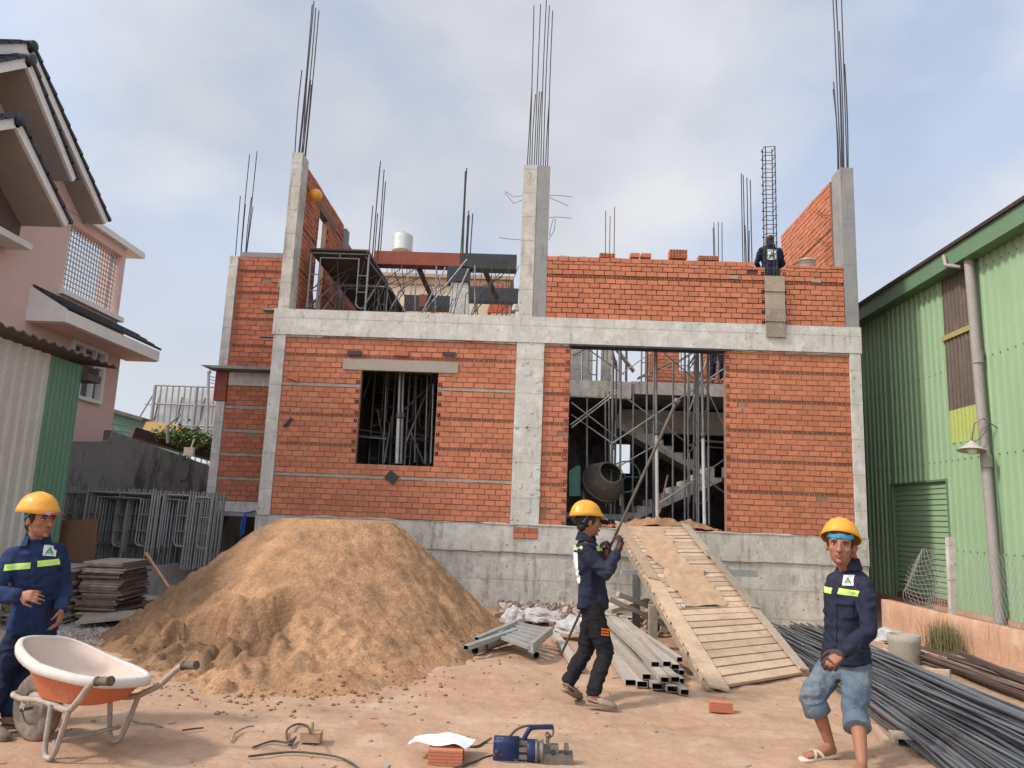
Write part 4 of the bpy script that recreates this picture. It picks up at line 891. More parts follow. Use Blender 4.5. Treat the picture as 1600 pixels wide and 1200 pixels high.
def heap(x, y):
    d = V((x, y))-HC; a = math.atan2(d.y, d.x); rt, rc = rad(TP, a), rad(CP, a)
    rt *= 1+.035*noise.noise(V((math.cos(a)*4, math.sin(a)*4, 2)))
    t = (rt-d.length)/(rt-rc)
    front = smooth((-math.sin(a)-.55)/.35)
    tt = max(-.3, min(1, t))
    pr = lerp(tt, .55*tt+.45*smooth(tt) if tt > 0 else tt, .6)
    pr = lerp(pr, tt**1.25 if tt > 0 else tt, front)
    h = HT*pr
    if t > .92: h -= HT*.04*smooth((t-.92)/.08)*0
    # dug-out hollow, low front left, with a broken lip
    if tt > 0:
        lip = 8.45+.18*noise.noise(V((x*2.2, 0, 4)))-.16*abs(x+2.9)
        if x < -2.30 and y < lip:
            k = smooth((lip-y)/.06)*smooth((-2.35-x)/.05)*smooth((x+4.3)/.5)
            dig = .42*k*math.exp(-((lip-y)/.75)**2)
            h -= dig
            h += .13*k*fbm((x*3.4, y*3.4, 8), 3)*smooth((lip-y)/.4) - .16*k*max(0, .16-abs(noise.noise(V((x*2.4, y*2.4, 11)))))/.16*smooth((y-7.0)/.5)
            h = max(h, .13*smooth(t*4)+.05*fbm((x*3, y*3, 21), 3)*smooth(t*5))
    if tt > 0 and x < -1.6:
        dd = noise.voronoi(V((x*5.2, y*5.2, 0)))[0][0]; d2 = noise.voronoi(V((x*11, y*11, 4)))[0][0]
        zone = smooth((.66-t)*5)*smooth(t*7)*smooth((-1.6-x)/.9)
        h += zone*(.085*max(0, .55-dd)*2-.03+.035*max(0, .5-d2)*2)
    env = smooth(t*6)*smooth((1.02-t)*8)*.9+.1
    low = smooth((.62-t)*3)
    side = smooth((x+2.2)/.8)
    n_ = .045*fbm((x*2.6, y*2.6, 1), 4) + .020*fbm((x*11, y*11, 2), 3) + .012*noise.noise(V((x*24, y*24, 0)))
    cl = abs(noise.noise(V((x*5, y*5, 6)))); n_ += low*(1-side*.6)*(.085*fbm((x*4.3, y*4.3, 3), 3)-.05*max(0, .25-cl)*2)
    return h + n_*max(env, .25*low) 
st = .032; X0, X1, Y0, Y1 = -5.4, .15, 6.1, 13.58
nx = int((X1-X0)/st); ny = int((Y1-Y0)/st)
P = []
for j in range(ny):
    for i in range(nx):
        x = X0+i*st; y = Y0+j*st; P.append(V((x, y, heap(x, y) - .03)))
m = MB(); fs = []
keep = set()
for j in range(ny-1):
    for i in range(nx-1):
        q = (j*nx+i, j*nx+i+1, (j+1)*nx+i+1, (j+1)*nx+i)
        if max(P[k].z for k in q) > gh(P[q[0]].x, P[q[0]].y)-.05: fs.append(q)
m.add(P, fs, 0, .5, True)
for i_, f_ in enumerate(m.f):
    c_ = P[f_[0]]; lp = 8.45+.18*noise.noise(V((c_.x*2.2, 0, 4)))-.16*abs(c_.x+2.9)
    damp = smooth((lp-c_.y)/.10)*smooth((-2.30-c_.x)/.08)*smooth((c_.x+4.4)/.5)*smooth((c_.y-6.9)/.8)  # shade of the overhung scarp painted into the tint, besides damp sand
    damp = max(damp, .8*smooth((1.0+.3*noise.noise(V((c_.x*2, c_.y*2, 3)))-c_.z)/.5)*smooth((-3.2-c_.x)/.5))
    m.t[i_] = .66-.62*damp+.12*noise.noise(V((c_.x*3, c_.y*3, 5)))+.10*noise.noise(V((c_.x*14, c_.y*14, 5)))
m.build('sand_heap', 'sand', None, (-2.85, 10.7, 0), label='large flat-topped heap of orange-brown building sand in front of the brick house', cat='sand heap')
# loose clods round its foot
rr = random.Random(12)
m = MB()
for i in range(520):
    k = rr.randrange(1, 10); a, b = toe[k-1], toe[k]; t = rr.random(); x = lerp(a[0], b[0], t)+rr.gauss(0, .25); y = lerp(a[1], b[1], t)+rr.gauss(-.05, .3); r_ = abs(rr.gauss(0, .009))+.004
    z = max(gh(x, y), heap(x, y)-.03); m.ell((x, y, z+r_*.3), (r_, r_*rr.uniform(.6, 1.2), r_*.6), rotz(rr.random()*3), 6, 4)
m.t = [.4]*len(m.t); m.build('sand_clods', 'sand', None, (-2, 7, 0), label='crumbs of sand scattered along the foot of the sand heap', cat='sand', kind='stuff')
# shovel handle stuck in the heap
sv = thing('shovel', (-4.6, 9.6, .3), 'shovel with a long wooden handle stuck upright in the left side of the sand heap', 'shovel')
a = at(229, 866, Y=10.6); b = at(278, 938, Y=9.9)
m = MB(); m.path([a, a.lerp(b, .3), b], [.022, .019, .017], 8); m.ell(a, (.03, .03, .035), None, 10, 6); m.build('handle', 'tool_handle', sv)
m = MB(); d = (b-a).normalized(); m.obox(b+d*.12, .2, .01, .28, Matrix.Rotation(.5, 3, 'X')); m.build('blade', 'steel_dark', sv)

# --- gravel patch on the left
m = MB(); rr = random.Random(3)
for i in range(5200):
    x = rr.uniform(-6.3, -4.2); y = rr.uniform(8.2, 12.2)
    if heap(x, y) > .02 and x > -5.1: continue
    if rr.random() > 1.15-abs((x+5.3)/1.3)**2-abs((y-10)/2.6)**2*.6: continue
    r_ = rr.uniform(.010, .024); z = gh(x, y); h_ = r_*rr.uniform(.5, .9)
    vs = [V((x+r_*math.cos(k*PI/2.5+i)*rr.uniform(.7, 1.1), y+r_*math.sin(k*PI/2.5+i)*rr.uniform(.7, 1.1), z-.005)) for k in range(5)]
    top = [V((x+(v.x-x)*.55, y+(v.y-y)*.55, z+h_)) for v in vs]
    m.add(vs+top, [(k, (k+1) % 5, (k+1) % 5+5, k+5) for k in range(5)]+[(5, 6, 7, 8, 9)], 0, rr.random())
m.build('gravel', 'gravel', None, (-5.3, 10, 0), label='grey crushed stone spread on the ground beside the panel stack', cat='gravel', kind='stuff')
# pebbles and crumbs over the whole yard
m = MB()
for i in range(800):
    x = rr.uniform(-4, 5.5); y = 4.2+9*rr.random()**1.3; r_ = abs(rr.gauss(0, .005))+.003
    if heap(x, y) > .05: continue
    z = gh(x, y); m.ell((x, y, z+r_*.3), (r_*rr.uniform(.7, 1.6), r_, r_*.6), rotz(rr.random()*3), 6, 4, 0)
m.build('pebbles', 'rubble', None, (0, 6, 0), label='tiny stones and crumbs scattered over the trodden earth', cat='pebbles', kind='stuff')
m = MB()
for i in range(130):
    x = rr.uniform(-3.2, 5.2); y = 4.6+8.3*rr.random()**1.2
    if heap(x, y) > .03: continue
    z = gh(x, y); a_ = rr.random()*PI; l_ = rr.uniform(.02, .11); m.obox((x, y, z+.004), l_, rr.uniform(.004, .02), .006, rotz(a_), rr.choice((0, 0, 1, 2)), rr.random())
m.build('chips', ['wood_grey', 'brick_shade', 'concrete_grey'], None, (0, 7, 0), label='splinters and small offcuts trodden into the yard earth', cat='litter', kind='stuff')
# --- raised yard edge on the left: kerb wall with short starter bars
kw = thing('kerb_wall', (-5.6, 12.4, 0), 'low grey concrete retaining wall with a row of short steel spikes along its top', 'wall')
a = at(176, 893, Y=12.0); b = at(325, 873, Y=13.9)
m = MB(); m.prism([(a.x, a.y, -.3), (b.x, b.y, -.3), (b.x, b.y, b.z), (a.x, a.y, a.z)], (-.05, .35, 0)); m.prism([(a.x-1.6, a.y+.36, -.3), (b.x+.2, b.y+.30, -.3), (b.x+.2, b.y+.3, .42), (a.x-1.6, a.y+.36, .42)], (-.3, 3.0, 0)); m.build('wall', 'dark_concrete' if False else 'concrete_grey', kw)
rr = random.Random(2)
for i in range(34):
    p = a.lerp(b, i/33)+V((rr.uniform(-.02, .02), .06+.14*(i % 2), -.02)); m = MB(); m.tube(p, p+V((rr.uniform(-.03, .03), 0, rr.uniform(.2, .36))), .008, 5); m.build('starter_bar', 'rebar_dark', kw)

# --- stack of old formwork panels: every panel its own thing
GP = 'old formwork panels piled in a stack'
for sx, (cx, cy, n, w_, d_, base) in enumerate(((-6.02, 10.10, 24, .62, 1.1, 0), (-5.43, 10.45, 26, .50, .9, 0))):
    z = .02
    for k in range(n):
        th = rr.uniform(.022, .032); m = MB()
        m.obox((0, 0, 0), w_, d_, th-.004, None, 0, rr.random())
        for q in (-.48, .48): m.obox((q*w_, 0, -.0), .02, d_*1.003, th-.008, None, 0, rr.random())
        top = k == n-1
        nm = 'topmost pale grey' if top else ('dirty' if k % 3 else 'green-stained')
        o = m.build('formwork_panel', 'concrete_grey' if (top and sx == 0) else 'panel_edge', None, (0, 0, 0))
        o.location = (cx+rr.gauss(0, .022), cy+rr.gauss(0, .03), z+th/2); o.rotation_euler = (rr.gauss(0, .004), rr.gauss(0, .006), rr.gauss(.10, .03))
        if top: tag(o, ('pale grey' if sx == 0 else 'brown')+' formwork panel lying topmost on the '+('left' if sx == 0 else 'right')+' half of the panel stack', 'panel', GP)
        else: tag(o, ('worn formwork panel within the left half of the panel stack' if sx == 0 else 'worn formwork panel within the right half of the panel stack'), 'panel', GP+(' left half' if sx == 0 else ' right half'))
        z += th
m = MB(); m.box((-.30, -.012, 0), (.30, .012, .62)); o = m.build('brown_board', 'plywood_brown', None, (0, 0, 0)); o.location = (-6.35, 11.9, .45); o.location = at(112, 882, Y=10.9); o.rotation_euler = (-.12, -.08, .1)
tag(o, 'brown plywood board leaning upright against the scaffold frames behind the panel stack', 'board')
# planks and slab piece on the ground by the heap
m = MB(); m.obox((0, 0, 0), 1.15, .5, .03, None, 0, .4); o = m.build('plank_sheet', 'wood_grey', None, (0, 0, 0)); o.location = at(205, 965, Y=9.9); o.location.z = .13; o.rotation_euler = (.05, -.10, .35); tag(o, 'weathered board lying half buried at the left foot of the sand heap', 'board')
m = MB(); m.obox((0, 0, 0), 1.3, .5, .05, None, 0, .8)
for i in range(13): m.obox((-.6+i*.1, -.27, -.03), .03, .05, .12, Matrix.Rotation(.4, 3, 'X'), 0, .3)
o = m.build('concrete_slab', 'sack_white' if False else 'plaster_pale', None, (0, 0, 0)); o.location = at(235, 935, Y=11.6); o.location.z = .12; o.rotation_euler = (0, 0, .05); tag(o, 'pale ribbed concrete slab lying on the gravel before the spiked low wall', 'slab')
m = MB(); m.path([at(183, 922, Y=11.5), at(205, 916, Y=11.6), at(222, 920, Y=11.6), at(190, 925, Y=11.4)], .02, 6); m.build('hose', 'blue_hose', None, at(200, 920, Y=11.5), label='short loop of blue hose lying by the low spiked wall', cat='hose')
m = MB(); m.path([at(376, 838, Y=14.1), at(378, 815, Y=14.1), at(383, 802, Y=14.1), at(400, 798, Y=14.15)], .018, 6); m.path([at(380, 835, Y=14.1), at(384, 805, Y=14.1)], .018, 6); m.build('hose', 'blue_hose', None, at(380, 820, Y=14.1), label='blue hose hanging down at the basement opening under the left wing', cat='hose')

# --- wheelbarrow (bowl opening towards the camera right, handles to the right)
wb = thing('wheelbarrow', (-2.85, 4.95, 0), 'wheelbarrow with an orange plastic tub, dusty pale rim and bent tube handles, standing at left', 'wheelbarrow')
# local frame: wheel at -a, handles at +a, b = sideways
O = V((-2.72, 4.98, 0)); KS = .88; A_ = V((.90, -.44, 0)).normalized(); B_ = V((A_.y*-1, A_.x, 0))   # B_ points away from the camera
def W(a, b, z): return O + A_*a*KS + B_*b*KS + V((0, 0, z*.97))
def ring(t, ins=0):
    """tub outline at height parameter t (0 floor, 1 rim)"""
    pts = []; n = 44
    for k in range(n):
        an = 2*PI*k/n; ca, sa = math.cos(an), math.sin(an)
        e = .62; x = math.copysign(abs(ca)**e, ca); y = math.copysign(abs(sa)**e, sa)
        L0, W0 = lerp(.30, .475, t)-ins, lerp(.20, .310, t)-ins
        cx = lerp(.03, -.02, t)
        a = cx+x*L0; b = y*W0*(1-.10*(-x)*t*0 + (-.10*x if x > 0 else -.13*abs(x))*t)
        z = lerp(.325, .505, t) + t*(.075*max(0, -x)**1.5 - .045*x - .03*y) + (ins*.6)
        pts.append((a, b, z))
    return pts
m = MB(); rings = [ring(t) for t in (0, .03, .35, .7, 1)]; n = 44
inner = [ring(t, .016) for t in (1, .7, .35, .06, .02)]
def loop(mb, rs, mi, flip=False):
    vs = [W(*p) for r_ in rs for p in r_]; fs = []
    for i in range(len(rs)-1):
        for j in range(n):
            f = (i*n+j, i*n+(j+1) % n, (i+1)*n+(j+1) % n, (i+1)*n+j); fs.append(f)
    mb.add(vs, fs, mi, .5, True)
loop(m, rings, 0); m.add([W(*p) for p in rings[0]], [tuple(range(n))[::-1]], 0, .5); m.build('tub', 'barrow_orange', wb)
m = MB(); loop(m, inner, 0); m.add([W(*p) for p in inner[-1]], [tuple(range(n))], 0, .5, True); m.build('tub_lining', 'barrow_inside', wb)
m = MB(); rp = ring(1); pr = [V(W(*p)) for p in rp]; cen = sum(pr, V())/n
vs = []; sec = [(-.012, -.006), (-.016, .016), (0, .026), (.024, .020), (.034, .0), (.032, -.030), (.024, -.032), (.020, -.010)]
for p in pr:
    d = (p-cen); d.z = 0; d.normalize()
    for (o_, h_) in sec: vs.append(p+d*o_+V((0, 0, h_)))
k_ = len(sec); m.add(vs, [(j*k_+q, j*k_+(q+1) % k_, ((j+1) % n)*k_+(q+1) % k_, ((j+1) % n)*k_+q) for j in range(n) for q in range(k_)], 0, .5, True); m.build('rim', 'barrow_rim', wb)
def bez(pts, seg=5):
    """rounded poly-line"""
    out = [V(pts[0])]
    for i in range(1, len(pts)-1):
        p, c, q = V(pts[i-1]), V(pts[i]), V(pts[i+1]); a = c+(p-c)*min(.35, .12/max(.01, (p-c).length)); b = c+(q-c)*min(.35, .12/max(.01, (q-c).length))
        for k in range(seg+1):
            t = k/seg; out.append((a*(1-t)+c*t)*(1-t)+(c*(1-t)+b*t)*t)
    out.append(V(pts[-1])); return out
fr = MB()
for s in (-1, 1):
    fr.path(bez([W(-.50, s*.10, .26), W(-.20, s*.15, .30), W(.24, s*.24, .300), W(.42, s*.31, .39), W(.55, s*.33, .505), W(.61, s*.33, .530)]), .019, 10)
fr.path(bez([W(-.50, -.10, .26), W(-.66, -.09, .27), W(-.66, .09, .27), W(-.50, .10, .26)]), .018, 8)
fr.build('frame', 'barrow_frame', wb)
for s in (-1, 1):
    m = MB(); m.path(bez([W(.02, s*.22, .31), W(.04, s*.24, .02), W(.15, s*.245, .02), W(.27, s*.26, .31)], 6), .016, 8); m.build('leg', 'barrow_frame', wb)
    m = MB(); g0 = W(.605, s*.33, .528); g1 = W(.74, s*.33, .545); m.path([g0, g0.lerp(g1, .05), g0.lerp(g1, .12), g0.lerp(g1, .9), g1], [.024, .028, .023, .025, .028], 12); m.build('grip', 'rubber', wb)
m = MB(); m.tube(W(.13, -.245, .11), W(.13, .245, .11), .014, 8); m.build('crossbar', 'barrow_frame', wb)
whl = MB(); prof = [(.105, -.035), (.16, -.052), (.195, -.04), (.212, -.015), (.212, .015), (.195, .04), (.16, .052), (.105, .035)]
wc = W(-.46, 0, .20); whl.lathe(wc, prof, 28, B_); tyre = whl.build('wheel', 'tyre', wb)
m = MB(); m.lathe(wc, [(.0, -.03), (.04, -.045), (.045, -.02), (.11, -.03), (.11, .03), (.045, .02), (.04, .045), (0, .03)], 20, B_); m.build('rim', 'barrow_frame', tyre)
m = MB(); m.tube(wc-B_*.12, wc+B_*.12, .01, 8); m.build('axle', 'steel_dark', tyre)
m = MB()
for s in (-1, 1): m.bar(wc+B_*s*.105, W(-.46, s*.105, .27), .03, .006)
m.build('axle_bracket', 'barrow_frame', wb)

# --- timber ramp up to the opening
rp_ = thing('timber_ramp', (2.3, 10.5, 0), 'long sloping ramp of crosswise wooden boards rising from the yard to the large opening', 'ramp')
top_l, top_r = V((1.55, 13.45, 1.47)), V((2.75, 13.45, 1.45)); bot_l, bot_r = V((1.80, 7.45, .03)), V((3.13, 8.0, .03))
top_l = at(962, 822, Y=13.5); top_r = at(1075, 822, Y=13.5); bot_l = at(1108, 1076, Z=.04); bot_r = at(1262, 1050, Z=.04)
un = (top_l-bot_l).normalized(); cr2 = (bot_r-bot_l).normalized(); up = cr2.cross(un).normalized()
if up.z < 0: up = -up
n = 30; rr = random.Random(6)
for k in range(n):
    t0, t1 = (k+.06)/n, (k+.90)/n
    q = [bot_l.lerp(top_l, t0), bot_r.lerp(top_r, t0), bot_r.lerp(top_r, t1), bot_l.lerp(top_l, t1)]; q = [p+up*rr.uniform(-.004, .006) for p in q]
    j = rr.uniform(-.015, .015); q = [p+cr2*(j if i in (0, 3) else j) for i, p in enumerate(q)]
    m = MB(); m.prism([p for p in q], -up*.03, 0, rr.random()); m.build('board', 'wood', rp_)
for s in (0, 1):      # edge boards laid lengthwise, in overlapping lengths
    for (u0, u1, w_, dz) in (((-.01, .52, .19, .022), (.50, 1.02, .15, .045)) if s == 0 else ((0, .34, .10, .03), (.30, .72, .11, .05), (.68, 1.0, .13, .03))):
        a = (bot_r if s else bot_l).lerp(top_r if s else top_l, u0)+up*dz; b = (bot_r if s else bot_l).lerp(top_r if s else top_l, u1)+up*dz
        off = cr2*(w_/2+.02)*(-1 if s else 1)
        m = MB(); m.bar(a+off, b+off, w_, .024, up, 0, rr.random()); m.build('edge_board', 'wood' if s == 0 else 'wood_grey', rp_)
for s in (0, 1):
    m = MB(); a = (bot_r if s else bot_l)-up*.07; b = (top_r if s else top_l)-up*.09
    m.bar(a+cr2*(.06 if s == 0 else -.06), b+cr2*(.06 if s == 0 else -.06), .06, .09, up); m.build('bearer', 'wood_grey', rp_)
for (pxx, t_) in ((0, .62), (1, .64), (0, .42)):
    a = (bot_r if pxx else bot_l).lerp(top_r if pxx else top_l, t_)-up*.13; m = MB()
    m.box((a.x-.05, a.y-.05, -.2), (a.x+.05, a.y+.05, a.z)); m.build('prop_post', 'steel_dark' if t_ > .6 and not pxx else 'wood_grey', rp_)
a = bot_l.lerp(top_l, .62)-up*.13
m = MB(); m.bar(a+V((-.22, 0, .03)), a+V((.75, .25, .03)), .08, .07); m.bar(bot_r.lerp(top_r, .64)-up*.14-V((.1, 0, 0)), bot_r.lerp(top_r, .64)-up*.14+V((.62, .1, 0)), .07, .10); m.build('cross_bearer', 'aluminium', rp_)
# orange cloth strip lying along the ramp
cl = MB(); NX, NY = 18, 90; P = []
for j in range(NY):
    t = lerp(.34, .97, j/(NY-1)); wv = .03*math.sin(j*.21)
    for i in range(NX):
        u = lerp(.26+wv-.06*(1-t), .70+wv*.6, i/(NX-1)) if t < .62 else lerp(.20+wv, .60+wv*.5, i/(NX-1))
        p = bot_l.lerp(top_l, t).lerp(bot_r.lerp(top_r, t), u)
        u += .045*noise.noise(V((t*22, i > 8, 0)))*abs(i-8.5)/8.5; p = bot_l.lerp(top_l, t).lerp(bot_r.lerp(top_r, t), u); wr = .002+.040*max(0, .25-abs(noise.noise(V((u*3.5, t*30, 2)))))*1.6+.016*noise.noise(V((u*12, t*55, 5)))+.020*max(0, math.sin(t*46+u*2+2*noise.noise(V((u*2, t*8, 0)))))**4
        if .545 < t < .60: wr += .03*math.sin((t-.545)/.055*PI)
        P.append(p+up*(wr+.009))
cl.sheet(P, NX, NY, 0, -up*.006); cl.build('sack_cloth', 'canvas', None, bot_l.lerp(top_r, .6), label='long crumpled strip of orange-brown sacking laid over the middle of the timber ramp', cat='cloth')
m = MB(); q = bot_l.lerp(top_l, .33).lerp(bot_r.lerp(top_r, .33), .18)+up*.03
m.sheet([q+cr2*(i*.02)+un*(j*.03)+up*.012*math.sin(i*2+j) for j in range(5) for i in range(4)], 4, 5, 0, -up*.003); m.build('torn_rag', 'sack_white', None, q, label='small torn pale rag lying near the lower end of the orange sacking', cat='rag')

# --- hollow steel tubes beside the ramp
def hollow(p, q, w_, h_, mat, label, cat, group, up_=(0, 0, 1), th=.004):
    p, q = V(p), V(q); d = (q-p).normalized(); s = d.cross(V(up_)).normalized(); u = s.cross(d).normalized(); m = MB()
    def rg(c, a, b): return [c+s*x*a/2+u*y*b/2 for x, y in ((-1, -1), (1, -1), (1, 1), (-1, 1))]
    v = rg(p, w_, h_)+rg(q, w_, h_)+rg(p, w_-2*th, h_-2*th)+rg(q, w_-2*th, h_-2*th)
    f = [(i, (i+1) % 4, (i+1) % 4+4, i+4) for i in range(4)]+[(i+8, i+12, (i+1) % 4+12, (i+1) % 4+8) for i in range(4)]+[(i, i+8, (i+1) % 4+8, (i+1) % 4) for i in range(4)]+[(i+4, (i+1) % 4+4, (i+1) % 4+12, i+12) for i in range(4)]
    m.add(v, f[:4]+f[8:], 0, random.random()); m.add(v, f[4:8], 1, 0)
    return m.build('steel_tube', [mat, 'tool_black'], None, p, label=label, cat=cat, group=group)
G1 = 'rectangular steel tubes beside the ramp'
rr = random.Random(31)
near = [(1.02, 7.55, .04), (1.12, 7.50, .04), (1.24, 7.38, .05), (1.36, 7.30, .05), (1.46, 7.25, .04), (1.16, 7.50, .11), (1.30, 7.34, .12), (1.40, 7.38, .12), (1.28, 7.75, .18), (1.40, 7.80, .18), (1.50, 7.9, .14), (1.58, 8.0, .07), (1.60, 8.2, .16), (1.49, 7.66, .05)]
for i, (x, y, z) in enumerate(near):
    dx = -.02-.09*rr.random() if x < 1.45 else rr.uniform(-.25, -.12)
    l_ = rr.uniform(3.3, 3.9) if x < 1.45 else rr.uniform(2.4, 3.0)
    if i == 4: l_ = 1.2; dx = -.2
    q = V((x+dx*l_/1.6, y+l_, z+.06+rr.uniform(-.02, .05)))
    wd_, hh = rr.choice(((.08, .05), (.06, .05), (.10, .055)))
    hollow((x, y, z+hh/2-.03), q, wd_, hh, 'tube_pale', 'dusty hollow steel tube in the bundle lying left of the ramp foot' if i != 4 else 'short hollow steel tube lying nearest the camera in front of the tube bundle', 'steel tube', G1 if i != 4 else G1+', short one')
hollow(at(905, 1045, Z=.04), at(862, 985, Z=.05), .10, .05, 'tube_pale', 'single pale steel tube lying behind the walking man\'s legs', 'steel tube', None)
# crossed timbers under the ramp
for lab, a, b, w_ in (('grey timber beam lying slanted under the ramp, upper one', (950, 935), (1060, 985), .09), ('grey timber beam lying slanted under the ramp, lower one', (965, 928), (1050, 962), .07), ('short plank lying across the timbers under the ramp', (950, 955), (1010, 938), .14), ('thin post leaning under the left edge of the ramp', (1017, 940), (1019, 992), .05)):
    Y0_ = 10.6 if 'upper' in lab else 10.9
    m = MB(); m.bar(at(*a, Y=Y0_), at(*b, Y=Y0_+.5 if 'thin' not in lab else Y0_), w_, .06); m.build('timber_beam', 'wood_grey', None, at(*a, Y=Y0_), label=lab, cat='timber')
# --- aluminium pieces in front of the rubble
G2 = 'metal ladder pieces and tubes before the rubble'
def rtube(p, q, r_, lab): 
    m = MB(); m.tube(p, q, r_, 12, 0, caps=False); m.tube(p, q, r_*.88, 12, 1, caps=False); m.build('steel_pipe', ['aluminium', 'tool_black'], None, p, label=lab, cat='pipe')
rtube(at(742, 1016, Z=.05), at(800, 998, Z=.06), .045, 'round grey pipe at the right foot of the sand heap, left one'); rtube(at(757, 1010, Z=.07), at(815, 990, Z=.09), .045, 'round grey pipe at the right foot of the sand heap, second one'); rtube(at(838, 1024, Z=.04), at(812, 1004, Z=.07), .035, 'short round pipe poking out under the metal grating')
hollow(at(728, 1012, Z=.12), at(806, 985, Z=.2), .07, .05, 'aluminium', 'dented grey channel lying on top of the pipes beside the sand heap', 'steel tube', None)
hollow(at(745, 998, Z=.16), at(800, 975, Z=.25), .06, .04, 'aluminium', 'grey channel with a black end beside the sand heap', 'steel tube', None)
gt = thing('metal_grating', at(825, 1000, Z=.1), 'flat ribbed aluminium grating lying tilted in front of the rubble', 'grating')
c = [at(778, 993, Z=.16), at(829, 1012, Z=.17), at(861, 985, Z=.20), at(806, 974, Z=.24)]
for k in range(6):
    a = c[0].lerp(c[3], k/5); b = c[1].lerp(c[2], k/5); m = MB(); m.bar(a, b, .085, .03); m.build('slat', 'aluminium', gt)
for a, b in ((c[1], c[2]), (c[0], c[3])):
    m = MB(); m.bar(a, b, .05, .085); m.build('side_rail', 'aluminium', gt)
# --- rubble at the foot of the wall
m = MB(); rr = random.Random(44)
for i in range(900):
    x = rr.uniform(-.4, 2.4); y = 13.4-abs(rr.gauss(0, .9))
    if y < 10.9: continue
    r_ = rr.uniform(.012, .05)*rr.choice((1, 1, 1.6)); z = gh(x, y)+rr.uniform(0, .10)*(y-10.7)/2.5
    m.obox((x, y, z+r_*.3), r_*2, r_*rr.uniform(.8, 1.6), r_, Euler((rr.random()*3, rr.random()*3, rr.random()*3)).to_matrix(), 0, rr.random())
m.build('rubble', 'rubble', None, (.8, 12.4, 0), label='broken brick and mortar rubble along the foot of the concrete wall', cat='rubble', kind='stuff')
for i in range(16):
    x = rr.uniform(3.0, 5.4); y = rr.uniform(9.6, 12.6)
def sack(c, sx, sy, sz, seed, label, mat='sack_white', cat='sack'):
    m = MB(); n1_, n2_ = 22, 12; vs = []
    for i in range(n2_+1):
        th = PI*i/n2_
        for j in range(n1_):
            a = 2*PI*j/n1_; d = V((math.sin(th)*math.cos(a), math.sin(th)*math.sin(a), math.cos(th)))
            k = 1+.34*fbm(d*1.8+V((seed, seed*2, 0)), 4)+.10*abs(noise.noise(d*6+V((seed, 0, 0))))
            vs.append(V(c)+V((d.x*sx*k, d.y*sy*k, max(-.02, d.z*sz*k))))
    m.add(vs, [(i*n1_+j, (i+1)*n1_+j, (i+1)*n1_+(j+1) % n1_, i*n1_+(j+1) % n1_) for i in range(n2_) for j in range(n1_)], 0, .5, False)
    m.build('cement_sack' if cat == 'sack' else 'plastic_sheet', mat, None, c, label=label, cat=cat)
sack(at(802, 972, Z=.1), .16, .12, .20, 1, 'crumpled white plastic sack standing highest beside the sand heap foot')
sack(at(845, 968, Z=.08), .32, .2, .14, 2, 'flat crumpled white sheet between the sand heap and the walking man', cat='sheet')
sack(at(838, 960, Z=.2), .2, .1, .07, 6, 'grey-white broken chunk of sheet on the rubble against the wall', cat='sheet')
sack(at(900, 985, Z=.1), .26, .18, .16, 3, 'crumpled sack with red and blue print just left of the walking man\'s legs')
sack(at(970, 960, Z=.12), .28, .2, .24, 4, 'white and red cement sack heaped beside the ramp support')
sack(at(1385, 998, Z=.15), .24, .18, .12, 5, 'white sack with pink print lying behind the clay ring')

# --- clay ring
m = MB(); c = at(1414, 1036, Z=-.02); m.lathe(c, [(.17, 0), (.178, .02), (.176, .22), (.186, .25), (.186, .33), (.150, .33), (.150, .02)], 30); m.build('clay_ring', 'plaster_pale', None, c, label='short upright clay pipe ring standing between the rebar piles', cat='pipe ring')
m = MB(); m.obox(at(1372, 1022, Z=.05), .34, .3, .10, rotz(.1)); m.build('timber_block', 'wood', None, at(1372, 1022, Z=.05), label='wooden block on the ground left of the clay ring', cat='block')
m = MB(); m.bar(at(1432, 1052, Z=.10), at(1485, 1056, Z=.12), .09, .11); m.build('timber_block', 'wood', None, at(1458, 1054, Z=.1), label='squared timber lying between the grey and the rusty rebar piles', cat='block')
hollow(at(1417, 1162, Z=.03), at(1402, 1148, Z=.03), .12, .06, 'wood_grey', 'short hollow piece under the near edge of the rebar pile', 'steel tube', None)
# --- single bricks
def brick_thing(c, rz, label, cat='brick', sx=.19, sy=.08, sz=.08, mat='brick', rot=0):
    m = MB(); m.obox((0, 0, 0), sx, sy, sz, None, 0, .6)
    for i in range(5): m.obox((0, -sy/2-.001, -sz/2+sz*(i+.5)/5), sx*.99, .003, sz*.05, None, 2, .2)
    for q in (-1, 1):
        for r_ in (-1, 1): m.obox((sx/2+.0008, q*sy*.22, r_*sz*.22), .002, sy*.28, sz*.28, None, 1)
    o = m.build('brick', [mat, 'hole', 'brick_shade'], None, (0, 0, 0)); o.location = c; o.rotation_euler = (0, rot, rz); tag(o, label, cat); return o
brick_thing(at(1126, 1104, Z=.035), -.12, 'single orange brick lying alone on the earth below the ramp foot')
for k in range(1): brick_thing(at(697, 1180, Z=.045), .02, 'ribbed orange brick on the ground under the white paper', sx=.21, sz=.095, sy=.15)
c = at(695, 1172, Z=.055)
m = MB(); NX, NY = 16, 10; P = []
for j in range(NY):
    for i in range(NX):
        u, v = i/(NX-1)-.5, j/(NY-1)-.5; ang = .12
        x = u*.36+v*.05; y = v*.22-.02*u; z = .062+.010*math.sin(u*9+v*3)+.008*noise.noise(V((u*4, v*4, 1)))-.05*max(0, abs(u+.02)-.32)*2-.02*max(0, -v-.3)
        P.append(c+V((x-.02, y+.02, z)))
m.sheet(P, NX, NY, 0, .002); pp = m.build('paper_bag', 'paper', None, c, label='creased white paper sheet draped over the ribbed brick', cat='paper')
m = MB()
